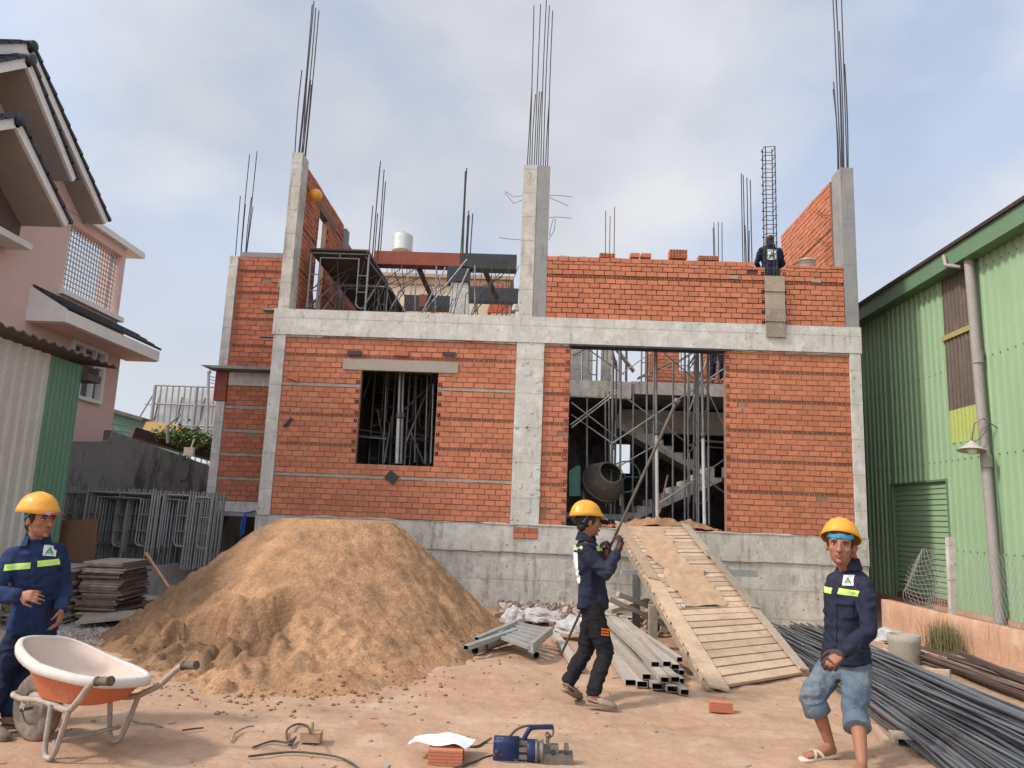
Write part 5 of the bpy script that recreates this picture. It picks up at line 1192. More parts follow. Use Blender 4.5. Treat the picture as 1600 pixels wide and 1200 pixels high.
for k in range(7):
    row = [P[(2+k//1 if k < 7 else 7)*NX+i]+V((0, 0, .003)) for i in range(5, 12)]
    m.path(row, .0009, 3, caps=False)
m.build('print_lines', 'paper_ink', pp)
m = MB(); c = at(486, 1158, Z=.0); m.obox(c+V((0, 0, .03)), .13, .10, .055, rotz(.05)); m.obox(c+V((0, 0, .062)), .135, .104, .006, rotz(.05)); bx_ = m.build('carton', 'cardboard', None, c, label='small brown carton on the ground with a cable resting on top', cat='box')
m = MB(); m.tube(c+V((0, 0, .06)), c+V((0, 0, .12)), .012, 10); m.build('plug', 'yellow_strip', None, c+V((0, 0, .06)), label='brass coloured plug standing on the small carton', cat='plug')
def cable(pts, r_, label, mat='cable'):
    P = [at(*p, Z=.012) if len(p) == 2 else at(p[0], p[1], Z=p[2]) for p in pts]; Q = []
    for i in range(len(P)-1):
        p0_, p1, p2, p3 = P[max(i-1, 0)], P[i], P[i+1], P[min(i+2, len(P)-1)]
        for k in range(6):
            t = k/6; Q.append(.5*((2*p1)+(-p0_+p2)*t+(2*p0_-5*p1+4*p2-p3)*t*t+(-p0_+3*p1-3*p2+p3)*t**3))
    Q.append(P[-1]); Q = [V((q.x, q.y, max(q.z, gh(q.x, q.y)+r_*.7))) for q in Q]
    m = MB(); m.path(Q, r_, 8); m.build('cable', mat, None, Q[0], label=label, cat='cable')
cable([(395, 1168), (425, 1158), (450, 1160), (462, 1152), (452, 1164), (448, 1142), (462, 1132), (478, 1133), (484, 1141, .10), (485, 1146, .11)], .007, 'dark cable curving over the earth up to the carton')
cable([(388, 1182), (430, 1177), (465, 1175), (520, 1181), (545, 1190), (562, 1202)], .007, 'dark cable running along the bottom edge below the carton')
cable([(362, 1158), (366, 1146), (385, 1136), (397, 1134)], .007, 'short pale loop of cable left of the carton', 'cable_pale')
cable([(285, 1141), (300, 1139), (318, 1137)], .006, 'short black wire end lying right of the wheelbarrow')
cable([(205, 1116), (207, 1125), (225, 1130), (240, 1131), (252, 1135)], .005, 'thin pale wire on the ground under the wheelbarrow handle', 'cable_pale')
cable([(722, 1166), (745, 1166), (757, 1160), (768, 1153, .04)], .008, 'black cable end sticking out right of the white paper')
cable([(700, 1204), (735, 1192), (770, 1180), (785, 1172, .06)], .006, 'black cord running from the rebar cutter to the bottom edge')

# --- hydraulic rebar cutter
rc = thing('rebar_cutter', at(828, 1196, Z=0), 'blue electric rebar cutter with a top handle and steel cutting head on the earth', 'power tool')
o = at(830, 1190, Z=0); s_ = 1/ (1204/ (o.y+.1))
def K(px_, py_, b=0): p = at(px_, py_, Y=o.y+.02); return V((p.x, p.y+b, p.z))
m = MB(); a = K(771, 1170); b = K(811, 1172)
m.loft([(a, (0, .055, 0), (0, 0, .066)), (a.lerp(b, .02), (0, .062, 0), (0, 0, .072)), (b, (0, .062, 0), (0, 0, .074))], 20, 0, .5, 6); m.build('motor_body', 'blue_paint', rc)
m = MB(); m.lathe(K(777, 1171)+V((0, -.064, 0)), [(0, .004), (.016, .004), (.019, 0), (.019, -.002)], 18, (0, -1, 0)); m.build('brush_cap', 'tool_black', rc)
m = MB(); 
for k in range(9):
    t = 2*PI*k/9; c_ = K(817, 1173)
    m.bar(c_+V((-.028, math.cos(t)*.058, math.sin(t)*.062)), c_+V((.028, math.cos(t)*.058, math.sin(t)*.062)), .012, .026)
m.tube(K(811, 1173), K(823, 1173), .05, 16, 1); m.build('cooling_fins', ['tool_steel', 'tool_black'], rc)
m = MB(); m.lathe(K(823, 1173), [(.0, 0), (.066, 0), (.070, .012), (.070, .06), (.064, .066), (0, .066)], 24, (1, 0, 0)); m.build('gear_housing', 'blue_paint', rc)
m = MB(); m.lathe(K(836, 1174), [(.0, 0), (.073, 0), (.073, .014), (.06, .018), (.06, .034), (.07, .034), (.07, .05), (.045, .055), (.04, .11), (0, .11)], 24, (1, 0, 0)); m.build('pump_collar', 'tool_steel', rc)
m = MB(); m.obox(K(870, 1185)+V((0, 0, -.005)), .20, .10, .085); m.obox(K(866, 1172)+V((0, 0, 0)), .052, .085, .06); m.obox(K(885, 1172), .028, .085, .06); m.tube(K(864, 1172, -.05), K(864, 1172, -.04), .017, 12, 1); m.tube(K(884, 1173, -.05), K(884, 1173, -.04), .013, 12, 1); m.build('cutting_head', ['tool_steel', 'tool_black'], rc)
m = MB(); m.path(bez([K(818, 1156), K(822, 1148), K(829, 1137), K(845, 1136), K(864, 1136)]), [.015]*3+[.016]*30 if False else .015, 10); m.bar(K(828, 1136), K(864, 1135), .036, .02); m.build('handle', 'blue_paint', rc)
m = MB(); m.path(bez([K(864, 1134), K(865, 1147), K(861, 1151), K(857, 1155)]), .006, 8); m.tube(K(855, 1144), K(856, 1166), .011, 8); m.lathe(K(856, 1150), [(0, .0), (.018, 0), (.018, .012), (0, .012)], 12, (0, 0, 1)); m.build('valve_stem', 'tool_steel', rc)
m = MB(); m.path(bez([K(795, 1154, .03), K(806, 1142, .03), K(818, 1136, .02), K(830, 1134, .01)]), .008, 8); m.build('power_cord', 'cable', rc)
m = MB(); m.obox(K(800, 1186)+V((0, 0, -.005)), .16, .13, .02); m.tube(K(822, 1184, -.03), K(822, 1196, -.06), .012, 8); m.tube(K(846, 1184, -.03), K(846, 1196, -.06), .012, 8); m.build('foot', 'tool_steel', rc)
m = MB(); m.lathe(K(781, 1153)+V((0, 0, -.012)), [(0, .012), (.012, .014), (.02, .010), (.022, 0)], 14); m.build('oil_cap', 'tool_black', rc)

# --- big pile of straight grey rebars, each bar a thing
G3 = 'grey rebars in the long pile on the right'
rr = random.Random(9); NB = 125
for i in range(NB):
    u = rr.random(); layer = rr.random()
    xn = lerp(2.62, 4.18, u); xf = lerp(3.42, 4.35, min(1, max(0, u+rr.gauss(0, .14))))
    hump = .26*(1-(2*u-1)**2)**.7
    z = .03+hump*math.sqrt(layer)
    y0_ = rr.uniform(3.2, 3.9); y1_ = rr.uniform(10.4, 12.0)
    if rr.random() < .12: xn, xf = xn+rr.uniform(-.15, .15), xf+rr.uniform(-.15, .15); z += .02
    P = []
    for k in range(9):
        t = k/8; y = lerp(y0_, y1_, t); tn = (y-5.3)/(11.0-5.3)
        x = lerp(xn, xf, tn)+.05*math.sin(t*PI*1.3+u*3)*rr.uniform(.3, 1); zz = z*lerp(1, .75, max(0, t))+.012*math.sin(t*7+i)
        P.append(V((x, y, max(.012, zz)+gh(x, y)*.5)))
    m = MB(); m.path(P, rr.choice((.009, .010, .012)), 6, tint=rr.random()); m.build('rebar', 'rebar', None, P[0], label='long grey steel rebar lying in the big pile at right', cat='rebar', group=G3)
G4 = 'rusty rebars along the salmon wall'
for i in range(44):
    u = rr.random(); xn = lerp(4.55, 5.55, u); xf = lerp(4.75, 5.5, min(1, max(0, u+rr.gauss(0, .2))))
    if i < 24: xn = lerp(4.45, 4.85, rr.random()); xf = lerp(4.7, 4.95, rr.random())
    z = .02+.10*rr.random()
    P = [V((lerp(xn, xf, t), lerp(4.2, rr.uniform(9.6, 10.6), t), z+.01*math.sin(i+t*6)+gh(lerp(xn, xf, t), lerp(4.2, 10, t))*.5)) for t in (0, .25, .5, .75, 1)]
    m = MB(); m.path(P, rr.choice((.007, .009)), 5, tint=rr.random()); m.build('rebar', 'rebar_rust', None, P[0], label='thin rusty rebar lying in the pile along the salmon wall', cat='rebar', group=G4)
# rail on the salmon wall side and a stick
m = MB(); m.bar(at(1495, 1018, Z=.12), at(1600, 1062, Z=.18), .05, .05); m.build('rusty_angle', 'rebar_rust', None, at(1495, 1018, Z=.12), label='long rusty angle bar lying close along the salmon wall', cat='angle bar')
m = MB(); m.bar(at(1365, 1135, Z=.02), at(1388, 1162, Z=.02), .045, .03); m.build('wood_stick', 'wood', None, at(1365, 1135, Z=.02), label='short wooden stick on the ground just right of the man in shorts', cat='stick')
# grass by the salmon wall
m = MB(); rr = random.Random(15)
for i in range(520):
    x = 5.68+rr.gauss(0, .07); y = 10.95+rr.gauss(0, .20); h = rr.uniform(.12, .48); a = rr.random()*6.28; d = V((math.cos(a), math.sin(a), 0)); ln = rr.uniform(.02, .16)
    b_ = V((x, y, -.05)); mid = b_+d*ln*.4+V((0, 0, h*.6)); tp = b_+d*ln+V((0, 0, h)); sw = V((-d.y, d.x, 0))*.004
    m.add([b_-sw, b_+sw, mid+sw*.8, tp, mid-sw*.8], [(0, 1, 2, 4), (4, 2, 3)], 0, rr.random())
m.build('grass_tuft', 'grass', None, (5.68, 10.95, 0), label='tuft of tall half dry grass against the salmon wall', cat='grass')
m = MB()
for i in range(26):
    a = rr.random()*6.28; b_ = V((5.78, 8.4, -.02)); m.path([b_, b_+V((math.cos(a)*.05, math.sin(a)*.1, .15)), b_+V((math.cos(a)*.12, math.sin(a)*.22, .3*rr.random()+.1))], .002, 4)
m.build('dry_weed', 'grass', None, (5.78, 8.4, 0), label='thin dry weed growing at the foot of the salmon wall', cat='plant')
# ================================================================ SCAFFOLDING AND PLANT
def make_frame(h, w_, label, mat='steel'):
    t = thing('scaffolding', (0, 0, 0), label, 'scaffold'); hw = w_/2; k = h/1.7
    for s in (-1, 1):
        m = MB(); m.tube((s*hw, 0, 0), (s*hw, 0, h), .021, 8); m.tube((s*hw, 0, h-.01), (s*hw, 0, h+.10*k), .014, 6); m.build('post', mat, t)
        m = MB(); xi = s*(hw-.20*w_/1.2)
        m.path([(xi, 0, h*.93), (xi, 0, h*.36), (xi+s*.02, 0, h*.325), (xi+s*.06, 0, h*.30), (s*hw, 0, h*.295)], .014, 6)
        for z in (.50, .71): m.tube((xi, 0, h*z), (s*hw, 0, h*z), .011, 6)
        m.build('side_ladder', mat, t)
    m = MB(); m.tube((-hw, 0, h-.02), (hw, 0, h-.02), .019, 8); m.build('top_bar', mat, t)
    m = MB(); m.tube((-hw+.20*w_/1.2, 0, h*.925), (hw-.20*w_/1.2, 0, h*.925), .014, 6); m.tube((0, 0, h*.925), (0, 0, h-.02), .012, 6); m.build('inner_bar', mat, t)
    return t
def put(proto, used, loc, rz, label, group, lean=0):
    o = proto if not used[0] else copy_tree(proto); used[0] = True
    o.location = loc; o.rotation_euler = (lean, 0, rz); o['label'] = label; o['group'] = group; return o
f125 = make_frame(1.22, 1.05, 'x'); u1 = [False]
GA = 'scaffold frames stored upright on the left'
rr = random.Random(22)
fb = .44
for cx, n, y0_, lab in ((142, 8, 12.75, 'grey scaffold frame standing in the leftmost packed row behind the brown board'), (178, 14, 12.6, 'grey scaffold frame packed upright in the left dense row behind the panel stack'), (240, 15, 12.9, 'grey scaffold frame packed upright in the right dense row near the spiked low wall')):
    for i in range(n):
        y = y0_+i*.062; x = at(cx, 830, Y=y0_).x + i*.018*(1 if cx > 150 else -.4)+rr.gauss(0, .006)
        put(f125, u1, (x, y, fb+rr.uniform(-.01, .02)), rr.gauss(.02, .02), lab, GA+' '+str({142: 'outer', 178: 'middle', 240: 'right'}[cx])+' row', rr.gauss(-.05, .012))
put(f125, u1, (at(297, 830, Y=13.3).x-.12, 13.0, fb), .06, 'open scaffold frame standing alone between the dense row and the left wing', None, -.06)
put(f125, u1, (at(290, 830, Y=14.2).x+.1, 14.3, fb), .9, 'scaffold frame turned sideways beside the pillar of the left wing', None, 0)
for nm in ('group',):
    for o in C.objects:
        if nm in o.keys() and o[nm] is None: del o[nm]
f155 = make_frame(1.56, 1.12, 'x'); u2 = [False]
m = []
for (y, lab) in ((14.15, 'scaffold frame nearest the front under the plank deck of the upper left bay'), (16.15, 'second scaffold frame back under the plank deck of the upper left bay'), (18.2, 'third scaffold frame back under the plank deck of the upper left bay'), (20.0, 'rearmost scaffold frame under the plank deck of the upper left bay')):
    put(f155, u2, (-3.77, y, 4.86), 0, lab, 'scaffold frames in the upper left bay')
GB = 'scaffold frames'
f170 = make_frame(1.7, 1.2, 'x'); u3 = [False]
n_ = 0
where = {0: 'lower tier', 1: 'upper tier'}
for k, (x, y, rz) in enumerate(((.62, 15.6, 1.35), (1.72, 15.7, 1.4), (2.52, 15.5, 1.45), (3.25, 15.4, 1.5), (3.78, 14.9, .35))):
    nm = ('leftmost', 'second', 'middle', 'fourth', 'rightmost')[k]
    for lv in (0, 1):
        put(f170, u3, (x, y, 1.41+lv*1.72), rz, '%s scaffold frame of the %s inside the large opening' % (nm, where[lv]), 'scaffold frames inside the large opening')
for k, (x, y, rz) in enumerate(((-3.15, 15.2, 1.0), (-2.75, 16.2, .2), (-2.2, 15.6, 1.2))):
    for lv in (0, 1):
        put(f170, u3, (x, y, 1.41+lv*1.4), rz, '%s scaffold frame, %s, seen through the left window opening' % (('left', 'middle', 'right')[k], where[lv]), 'scaffold frames behind the left window opening')
for k, (x, y) in enumerate(((.95, 18.0), (2.2, 18.3), (3.2, 18.2), (4.35, 18.0))):
    put(f170, u3, (x, y, 4.43), (.1, 1.3, .2, 1.2)[k], '%s scaffold frame standing on the mezzanine' % ('leftmost', 'second', 'third', 'rightmost')[k], 'scaffold frames on the mezzanine')
def bars(lst, name, label, group, mat='steel', r_=.021, cat='scaffold tube'):
    for (a, b, Y0_, Y1_) in lst:
        m = MB(); p = at(*a, Y=Y0_); q = at(*b, Y=Y1_); m.tube(p, q, r_, 8); m.build(name, mat, None, p, label=label, cat=cat, group=group)
bars([((917, 792), (917, 619), 15.2, 15.2), ((946, 792), (946, 612), 16, 16), ((952, 792), (952, 612), 16.1, 16.1), ((957, 760), (957, 612), 16, 16), ((988, 800), (990, 600), 16.4, 16.4), ((1051, 812), (1052, 560), 15.6, 15.6), ((1084, 812), (1085, 550), 15.8, 15.8), ((1010, 816), (1011, 545), 15.0, 15.0), ((969, 790), (970, 545), 14.9, 14.9), ((1108, 820), (1106, 545), 14.6, 14.6), ((1070, 815), (1070, 545), 15.2, 15.2)],
     'steel_prop', 'thin grey steel prop standing upright inside the large opening', 'thin steel props inside the large opening', cat='steel prop')
bars([((893, 668), (968, 611), 14.6, 15.6), ((891, 664), (966, 608), 14.7, 15.7), ((893, 629), (966, 685), 14.6, 15.4), ((893, 648), (957, 693), 15.6, 14.6), ((956, 693), (1130, 577), 14.5, 15.6), ((971, 616), (1069, 689), 14.6, 15.8), ((1030, 693), (1133, 771), 14.5, 15.3), ((1030, 786), (1134, 717), 14.4, 15.2), ((956, 735), (1034, 690), 15.2, 15.8), ((1100, 600), (1133, 668), 14.6, 14.9), ((893, 560), (940, 535), 15.4, 16), ((915, 543), (975, 585), 15.2, 16), ((970, 585), (1025, 545), 15.2, 16), ((1030, 545), (1092, 598), 15, 15.7), ((1078, 640), (1105, 560), 15.3, 15.5)],
     'cross_brace', 'thin slanted scaffold brace crossing inside the large opening', 'slanted braces inside the large opening', 'steel_white', .013, 'cross brace')
def prop(a, b, Y0_, label, mat='steel_white'):
    t = thing('steel_prop', at(*a, Y=Y0_), label, 'steel prop'); p = at(*a, Y=Y0_); q = at(*b, Y=Y0_)
    m = MB(); m.tube(p, p.lerp(q, .5), .033, 10); m.build('outer_tube', mat, t); m = MB(); m.tube(p.lerp(q, .5), q, .026, 10); m.build('inner_tube', 'steel', t)
    m = MB(); m.lathe(p.lerp(q, .49), [(0, 0), (.045, 0), (.045, .10), (0, .10)], 12); m.tube(p.lerp(q, .51)-V((.07, 0, 0)), p.lerp(q, .51)+V((.07, 0, 0)), .008, 6); m.build('collar', 'steel_dark', t)
    m = MB(); m.box((p.x-.07, p.y-.07, p.z-.006), (p.x+.07, p.y+.07, p.z)); m.box((q.x-.07, q.y-.07, q.z), (q.x+.07, q.y+.07, q.z+.006)); m.build('plate', 'steel_dark', t)
prop((1101, 824), (1096, 545), 14.15, 'thick whitish steel prop, rightmost of the thick ones in the large opening')
prop((1027, 815), (1024, 545), 14.2, 'thick whitish steel prop in the middle of the large opening')
prop((620, 724), (625, 582), 14.0, 'pale steel prop standing in the middle of the left window opening')
prop((626, 724), (630, 582), 14.1, 'second pale steel prop just right of the first in the window opening', 'steel')
bars([((600, 724), (612, 650), 14.6, 15), ((590, 640), (600, 700), 14.6, 15), ((635, 690), (672, 600), 14.4, 15), ((568, 620), (580, 582), 14.6, 15), ((640, 672), (663, 725), 14.2, 14.6), ((560, 682), (604, 686), 14.5, 14.5), ((632, 640), (684, 590), 14.5, 15.4), ((664, 725), (668, 582), 14.5, 14.5), ((598, 725), (604, 582), 14.7, 14.7), ((673, 724), (677, 600), 14.2, 14.2), ((648, 722), (650, 585), 15, 15)],
     'scaffold_tube', 'grey tube among those propped behind the left window opening', 'tubes behind the left window opening', 'steel', .018)
bars([((484, 480), (548, 418), 14.1, 15.6), ((500, 490), (560, 410), 14.3, 15.9), ((533, 393), (562, 430), 14.2, 15.8), ((567, 482), (598, 430), 14.2, 15.6), ((470, 486), (530, 440), 14.1, 15.2), ((572, 402), (612, 455), 14.2, 16), ((610, 482), (640, 430), 16, 17), ((648, 486), (650, 420), 16.2, 16.2), ((680, 488), (682, 416), 16.4, 16.4), ((660, 488), (696, 418), 15.6, 16.8), ((616, 425), (640, 480), 16.4, 17.6), ((742, 488), (742, 415), 16.2, 16.2), ((702, 488), (732, 420), 16, 16.4), ((664, 486), (730, 405), 15.8, 16)],
     'cross_brace', 'slanted or upright tube among the scaffolding of the upper left bay', 'scaffold tubes in the upper left bay', 'steel', .016, 'cross brace')
# plank decks
for k, (y0_, y1_) in enumerate(((14.05, 16.2), (16.45, 18.5), (18.7, 20.6))):
    m = MB(); m.box((-4.34, y0_, 6.43), (-3.20, y1_, 6.46)); m.box((-4.34, y0_, 6.40), (-4.30, y1_, 6.43)); m.box((-3.24, y0_, 6.40), (-3.20, y1_, 6.43))
    m.build('plank_deck', 'plywood_dark', None, (-3.77, y0_, 6.43), label='dark plywood deck on the upper left scaffolding, %s one' % ('front', 'middle', 'rear')[k], cat='deck')
for k, (a, b, Y0_) in enumerate((((510, 520), (560, 560), 17.5),)): pass
for k, (x, y, z, rx) in enumerate(((1.35, 17.8, 5.55, .5), (1.95, 18.2, 5.7, -.9), (3.0, 18.6, 5.2, .5), (3.7, 18.4, 5.5, .6), (4.4, 18.6, 5.9, .5))):
    m = MB(); m.obox((x, y, z), .9 if k != 1 else 1.6, .25, .04, Matrix.Rotation(-rx, 3, 'Y')); m.build('scaffold_plank', 'wood_grey', None, (x, y, z), label='%s slanted plank in the scaffolding above the mezzanine' % ('leftmost', 'second', 'middle', 'fourth', 'rightmost')[k], cat='plank')
# --- concrete mixer
mxr = thing('concrete_mixer', (1.5, 15.0, 1.41), 'cement mixer with a dusty round drum facing out of the large opening', 'concrete mixer')
dc = at(943, 753, Y=14.9); ax = V((.28, -.80, .46)).normalized()
m = MB(); m.lathe(dc-ax*.36, [(.06, 0), (.22, .02), (.33, .12), (.385, .24), (.40, .30), (.405, .33), (.40, .36), (.37, .46), (.31, .58), (.235, .70), (.225, .72), (.205, .72), (.21, .69), (.29, .57), (.36, .42), (.37, .3), (.2, .05), (0, .04)], 36, ax); m.lathe(dc-ax*.36, [(.41, .30), (.425, .31), (.425, .35), (.41, .36)], 36, ax); m.build('drum', 'mixer_drum', mxr)
for k in range(3):
    m = MB(); a_ = 2*PI*k/3; s1 = ax.cross(V((0, 0, 1))).normalized(); s2 = s1.cross(ax); m.bar(dc+(s1*math.cos(a_)+s2*math.sin(a_))*.33-ax*.05, dc+(s1*math.cos(a_+.6)+s2*math.sin(a_+.6))*.26+ax*.2, .06, .01); m.build('paddle', 'mixer_drum', mxr)
g0 = at(891, 770, Y=15.0)
m = MB(); m.prism([at(889, 775, Y=14.9), at(907, 775, Y=14.9), at(907, 728, Y=14.9), at(900, 728, Y=14.9), at(889, 736, Y=14.9)], (0, .5, 0)); m.build('engine_housing', 'mixer_green', mxr)
m = MB(); zf = 1.42
for sx_ in (-.35, .35):
    m.bar(dc+V((sx_, .1, -.1)), V((dc.x+sx_*1.2, 15.1, zf)), .06, .05); m.bar(dc+V((sx_, .1, -.1)), V((dc.x+sx_*1.2, 15.6, zf)), .05, .05)
m.bar((dc.x-.7, 15.0, zf+.18), (dc.x+.6, 15.0, zf+.18), .08, .10); m.bar((dc.x-.5, 15.5, zf+.15), (dc.x+.6, 15.5, zf+.15), .06, .08); m.build('frame', 'steel_dark', mxr)
m = MB(); c_ = at(977, 745, Y=15.2)
tor = [(c_+V((.30*math.cos(t*2*PI/24), .05*math.sin(t), .30*math.sin(t*2*PI/24)))) for t in range(25)]; m.path(tor, .014, 8)
for k in range(3): m.tube(c_, tor[k*8], .009, 6)
m.build('tilt_wheel', 'mixer_green', mxr)
for s_ in (-1, 1):
    m = MB(); m.lathe((dc.x+s_*.5, 14.9, zf+.12), [(.04, -.03), (.11, -.035), (.12, 0), (.11, .035), (.04, .03)], 16, (0, 1, 0)); m.build('wheel', 'tyre', mxr)
# spoil on the slab inside the opening
m = MB(); NX, NY = 60, 20; P = []
for j in range(NY):
    for i in range(NX):
        x = 1.5+i*.034; y = 13.66+j*.05; u = (x-2.3)/.62
        h = .19*math.exp(-u*u)+.10*math.exp(-((x-3.0)/.3)**2); h *= math.sin(PI*min(1, (j+1)/(NY*.75)))**.6 if j < NY*.75 else .0
        P.append(V((x, y, 1.405+max(-.01, h*(1+.5*fbm((x*5, y*5, 0), 3))+.012*noise.noise(V((x*14, y*14, 0)))))))
m.sheet(P, NX, NY); m.build('spoil_mound', 'sand', None, (2.3, 13.9, 1.41), label='small reddish mound of sand inside the large opening at the ramp top', cat='sand mound')
rr = random.Random(18); m = MB()
for i in range(140):
    x = rr.uniform(1.2, 3.4); y = rr.uniform(13.64, 13.95); r_ = rr.uniform(.01, .035); m.obox((x, y, 1.41+r_*.5), r_*2, r_*1.5, r_, Euler((rr.random(), rr.random(), rr.random()*3)).to_matrix(), 0, rr.random())
m.build('brick_crumbs', 'brick_shade', None, (2.3, 13.8, 1.41), label='broken brick crumbs along the threshold of the large opening', cat='rubble', kind='stuff')
m = MB(); m.tube(at(1030, 802, Y=14.6), at(1043, 743, Y=14.9), .018, 8); m.build('tool_handle', 'tool_handle', None, at(1030, 802, Y=14.6), label='orange wooden tool handle leaning against the stairs in the opening', cat='handle')
# --- loose bricks and things on the parapet
def bstack(px0, px1, pyt, pyb, nx_, nz_, label, holes=True, Y0_=13.76):
    a = at(px0, pyb, Y=Y0_); b = at(px1, pyt, Y=Y0_); w_ = (b.x-a.x)/nx_; h_ = .085
    z0_ = a.z
    for k in range(nz_):
        for i in range(nx_):
            m = MB(); c = (a.x+w_*(i+.5), Y0_+.02*rr.random(), z0_+h_*(k+.5)); m.obox(c, w_-.006, .18, h_-.006, None, 0, rr.random())
            if holes:
                for q in (-1, 1):
                    for r_ in (-1, 1): m.obox((c[0]+q*w_*.22, c[1]-.091, c[2]+r_*h_*.2), w_*.26, .003, h_*.26, None, 1)
            m.build('brick', ['brick', 'hole'], None, c, label=label, cat='brick', group=label)
m = MB(); m.box((.3, 13.70, 6.275), (3.9, 14.2, 6.305)); m.box((.3, 13.86, 5.2), (.36, 13.9, 6.274)); m.box((3.8, 13.86, 5.2), (3.86, 13.9, 6.274)); m.box((4.66, 13.78, 6.25), (5.5, 14.1, 6.28)); m.build('scaffold_board', 'wood_grey', None, (2, 14, 6.28), label='working board behind the top of the brick parapet carrying loose bricks', cat='board')
bstack(1045, 1073, 390, 405, 3, 2, 'brick with open ends in the tallest stack on the parapet')
bstack(984, 999, 396, 404, 1, 1, 'left one of two single bricks lying on the parapet', False); bstack(1001, 1017, 395, 404, 1, 1, 'right one of two single bricks lying on the parapet', False)
bstack(936, 961, 396, 404, 2, 1, 'brick in the low pile near the middle column on the parapet')
bstack(1090, 1122, 402, 408, 4, 1, 'brick in the flat row on the parapet left of the slot')
m = MB(); m.sheet([V((.42+i*.085, 13.72+j*.15, 6.335+.012*math.sin(i*1.3)+.02*j)) for j in range(3) for i in range(7)], 7, 3, 0, .02); m.build('cement_bag', 'sack_white', None, at(905, 400, Y=14), label='flat grey bag lying on the parapet beside the middle column', cat='sack')
pl = MB(); c = V((at(1260, 408, Y=13.95).x, 13.95, 6.28)); pl.lathe(c, [(.13, 0), (.16, .17), (.17, .17), (.17, .19), (.15, .19), (.13, .03)], 22); pl.build('paint_pail', 'pail_white', None, c, label='dirty pale bucket standing on the parapet right of the rebar cage', cat='bucket')
# rebar chair / small bag at the foot of the upper column
sack(at(806, 484, Y=13.95), .07, .06, .11, 9, 'small white bag on the ring beam against the middle column', cat='sack')
# hard hat hanging on the left upper wall
hl = thing('hanging_helmet', at(492, 303, Y=13.95), 'orange-yellow hard hat hanging on the brick side wall by the upper left column', 'hard hat')
c = at(492, 303, Y=14.1)
m = MB(); m.lathe(c+V((0, .06, 0)), [(.13, 0), (.125, .005), (.108, .04), (.09, .085), (.05, .115), (0, .125)], 22, (.25, -1, -.15)); m.build('shell', 'helmet', hl)
m = MB(); m.tube(c+V((0, .1, .02)), c+V((-.12, .15, .15)), .008, 6); m.build('hook', 'steel_dark', hl)
# ================================================================ PEOPLE
def remesh(mb, voxel, name, mats, parent, sm=4, disp=None, matfn=None, extra=None):
    """fuse the overlapping volumes into one continuous skin"""
    o0 = V((0, 0, 0)); p = parent
    while p is not None: o0 = o0+p.location; p = p.parent
    me = bpy.data.meshes.new('t'); me.from_pydata([v-o0 for v in mb.v], [], mb.f)
    ob = bpy.data.objects.new('t', me); C.objects.link(ob)
    r_ = ob.modifiers.new('r', 'REMESH'); r_.mode = 'VOXEL'; r_.voxel_size = voxel
    if sm: s_ = ob.modifiers.new('s', 'SMOOTH'); s_.iterations = sm; s_.factor = .5
    dg = bpy.context.evaluated_depsgraph_get(); em = bpy.data.meshes.new_from_object(ob.evaluated_get(dg))
    bpy.data.objects.remove(ob); bpy.data.meshes.remove(me)
    if disp:
        ns = [v.normal.copy() for v in em.vertices]
        for v, n in zip(em.vertices, ns): v.co = v.co+n*disp(v.co+o0, n)
    vs = [v.co+o0 for v in em.vertices]; fs = [tuple(f.vertices) for f in em.polygons]; ns = [f.normal.copy() for f in em.polygons]; bpy.data.meshes.remove(em)
    out = MB(); out.v = [V(v) for v in vs]; out.f = [list(f) for f in fs]
    out.m = [0]*len(fs) if not matfn else [matfn(sum((vs[i] for i in f), V())/len(f), n) for f, n in zip(fs, ns)]
    out.t = [.5]*len(fs); out.sm = [True]*len(fs)
    if extra: extra(out)
    return out.build(name, mats, parent)
def folds(amp, fz=1.0, seed=0):
    def fn(p, n):
        q = V((p.x*7+seed, p.y*7, p.z*11*fz)); a = noise.noise(q+V((0, 0, noise.noise(q*.6)*1.6)))
        b = noise.noise(V((p.x*19+seed, p.y*19, p.z*26*fz)))
        return amp*((.5-abs(a)*2.2)*.9+b*.35)
    return fn
def chain(mb, pts, rs):
    for i in range(len(pts)-1): mb.cap(pts[i], pts[i+1], rs[i], rs[i+1])
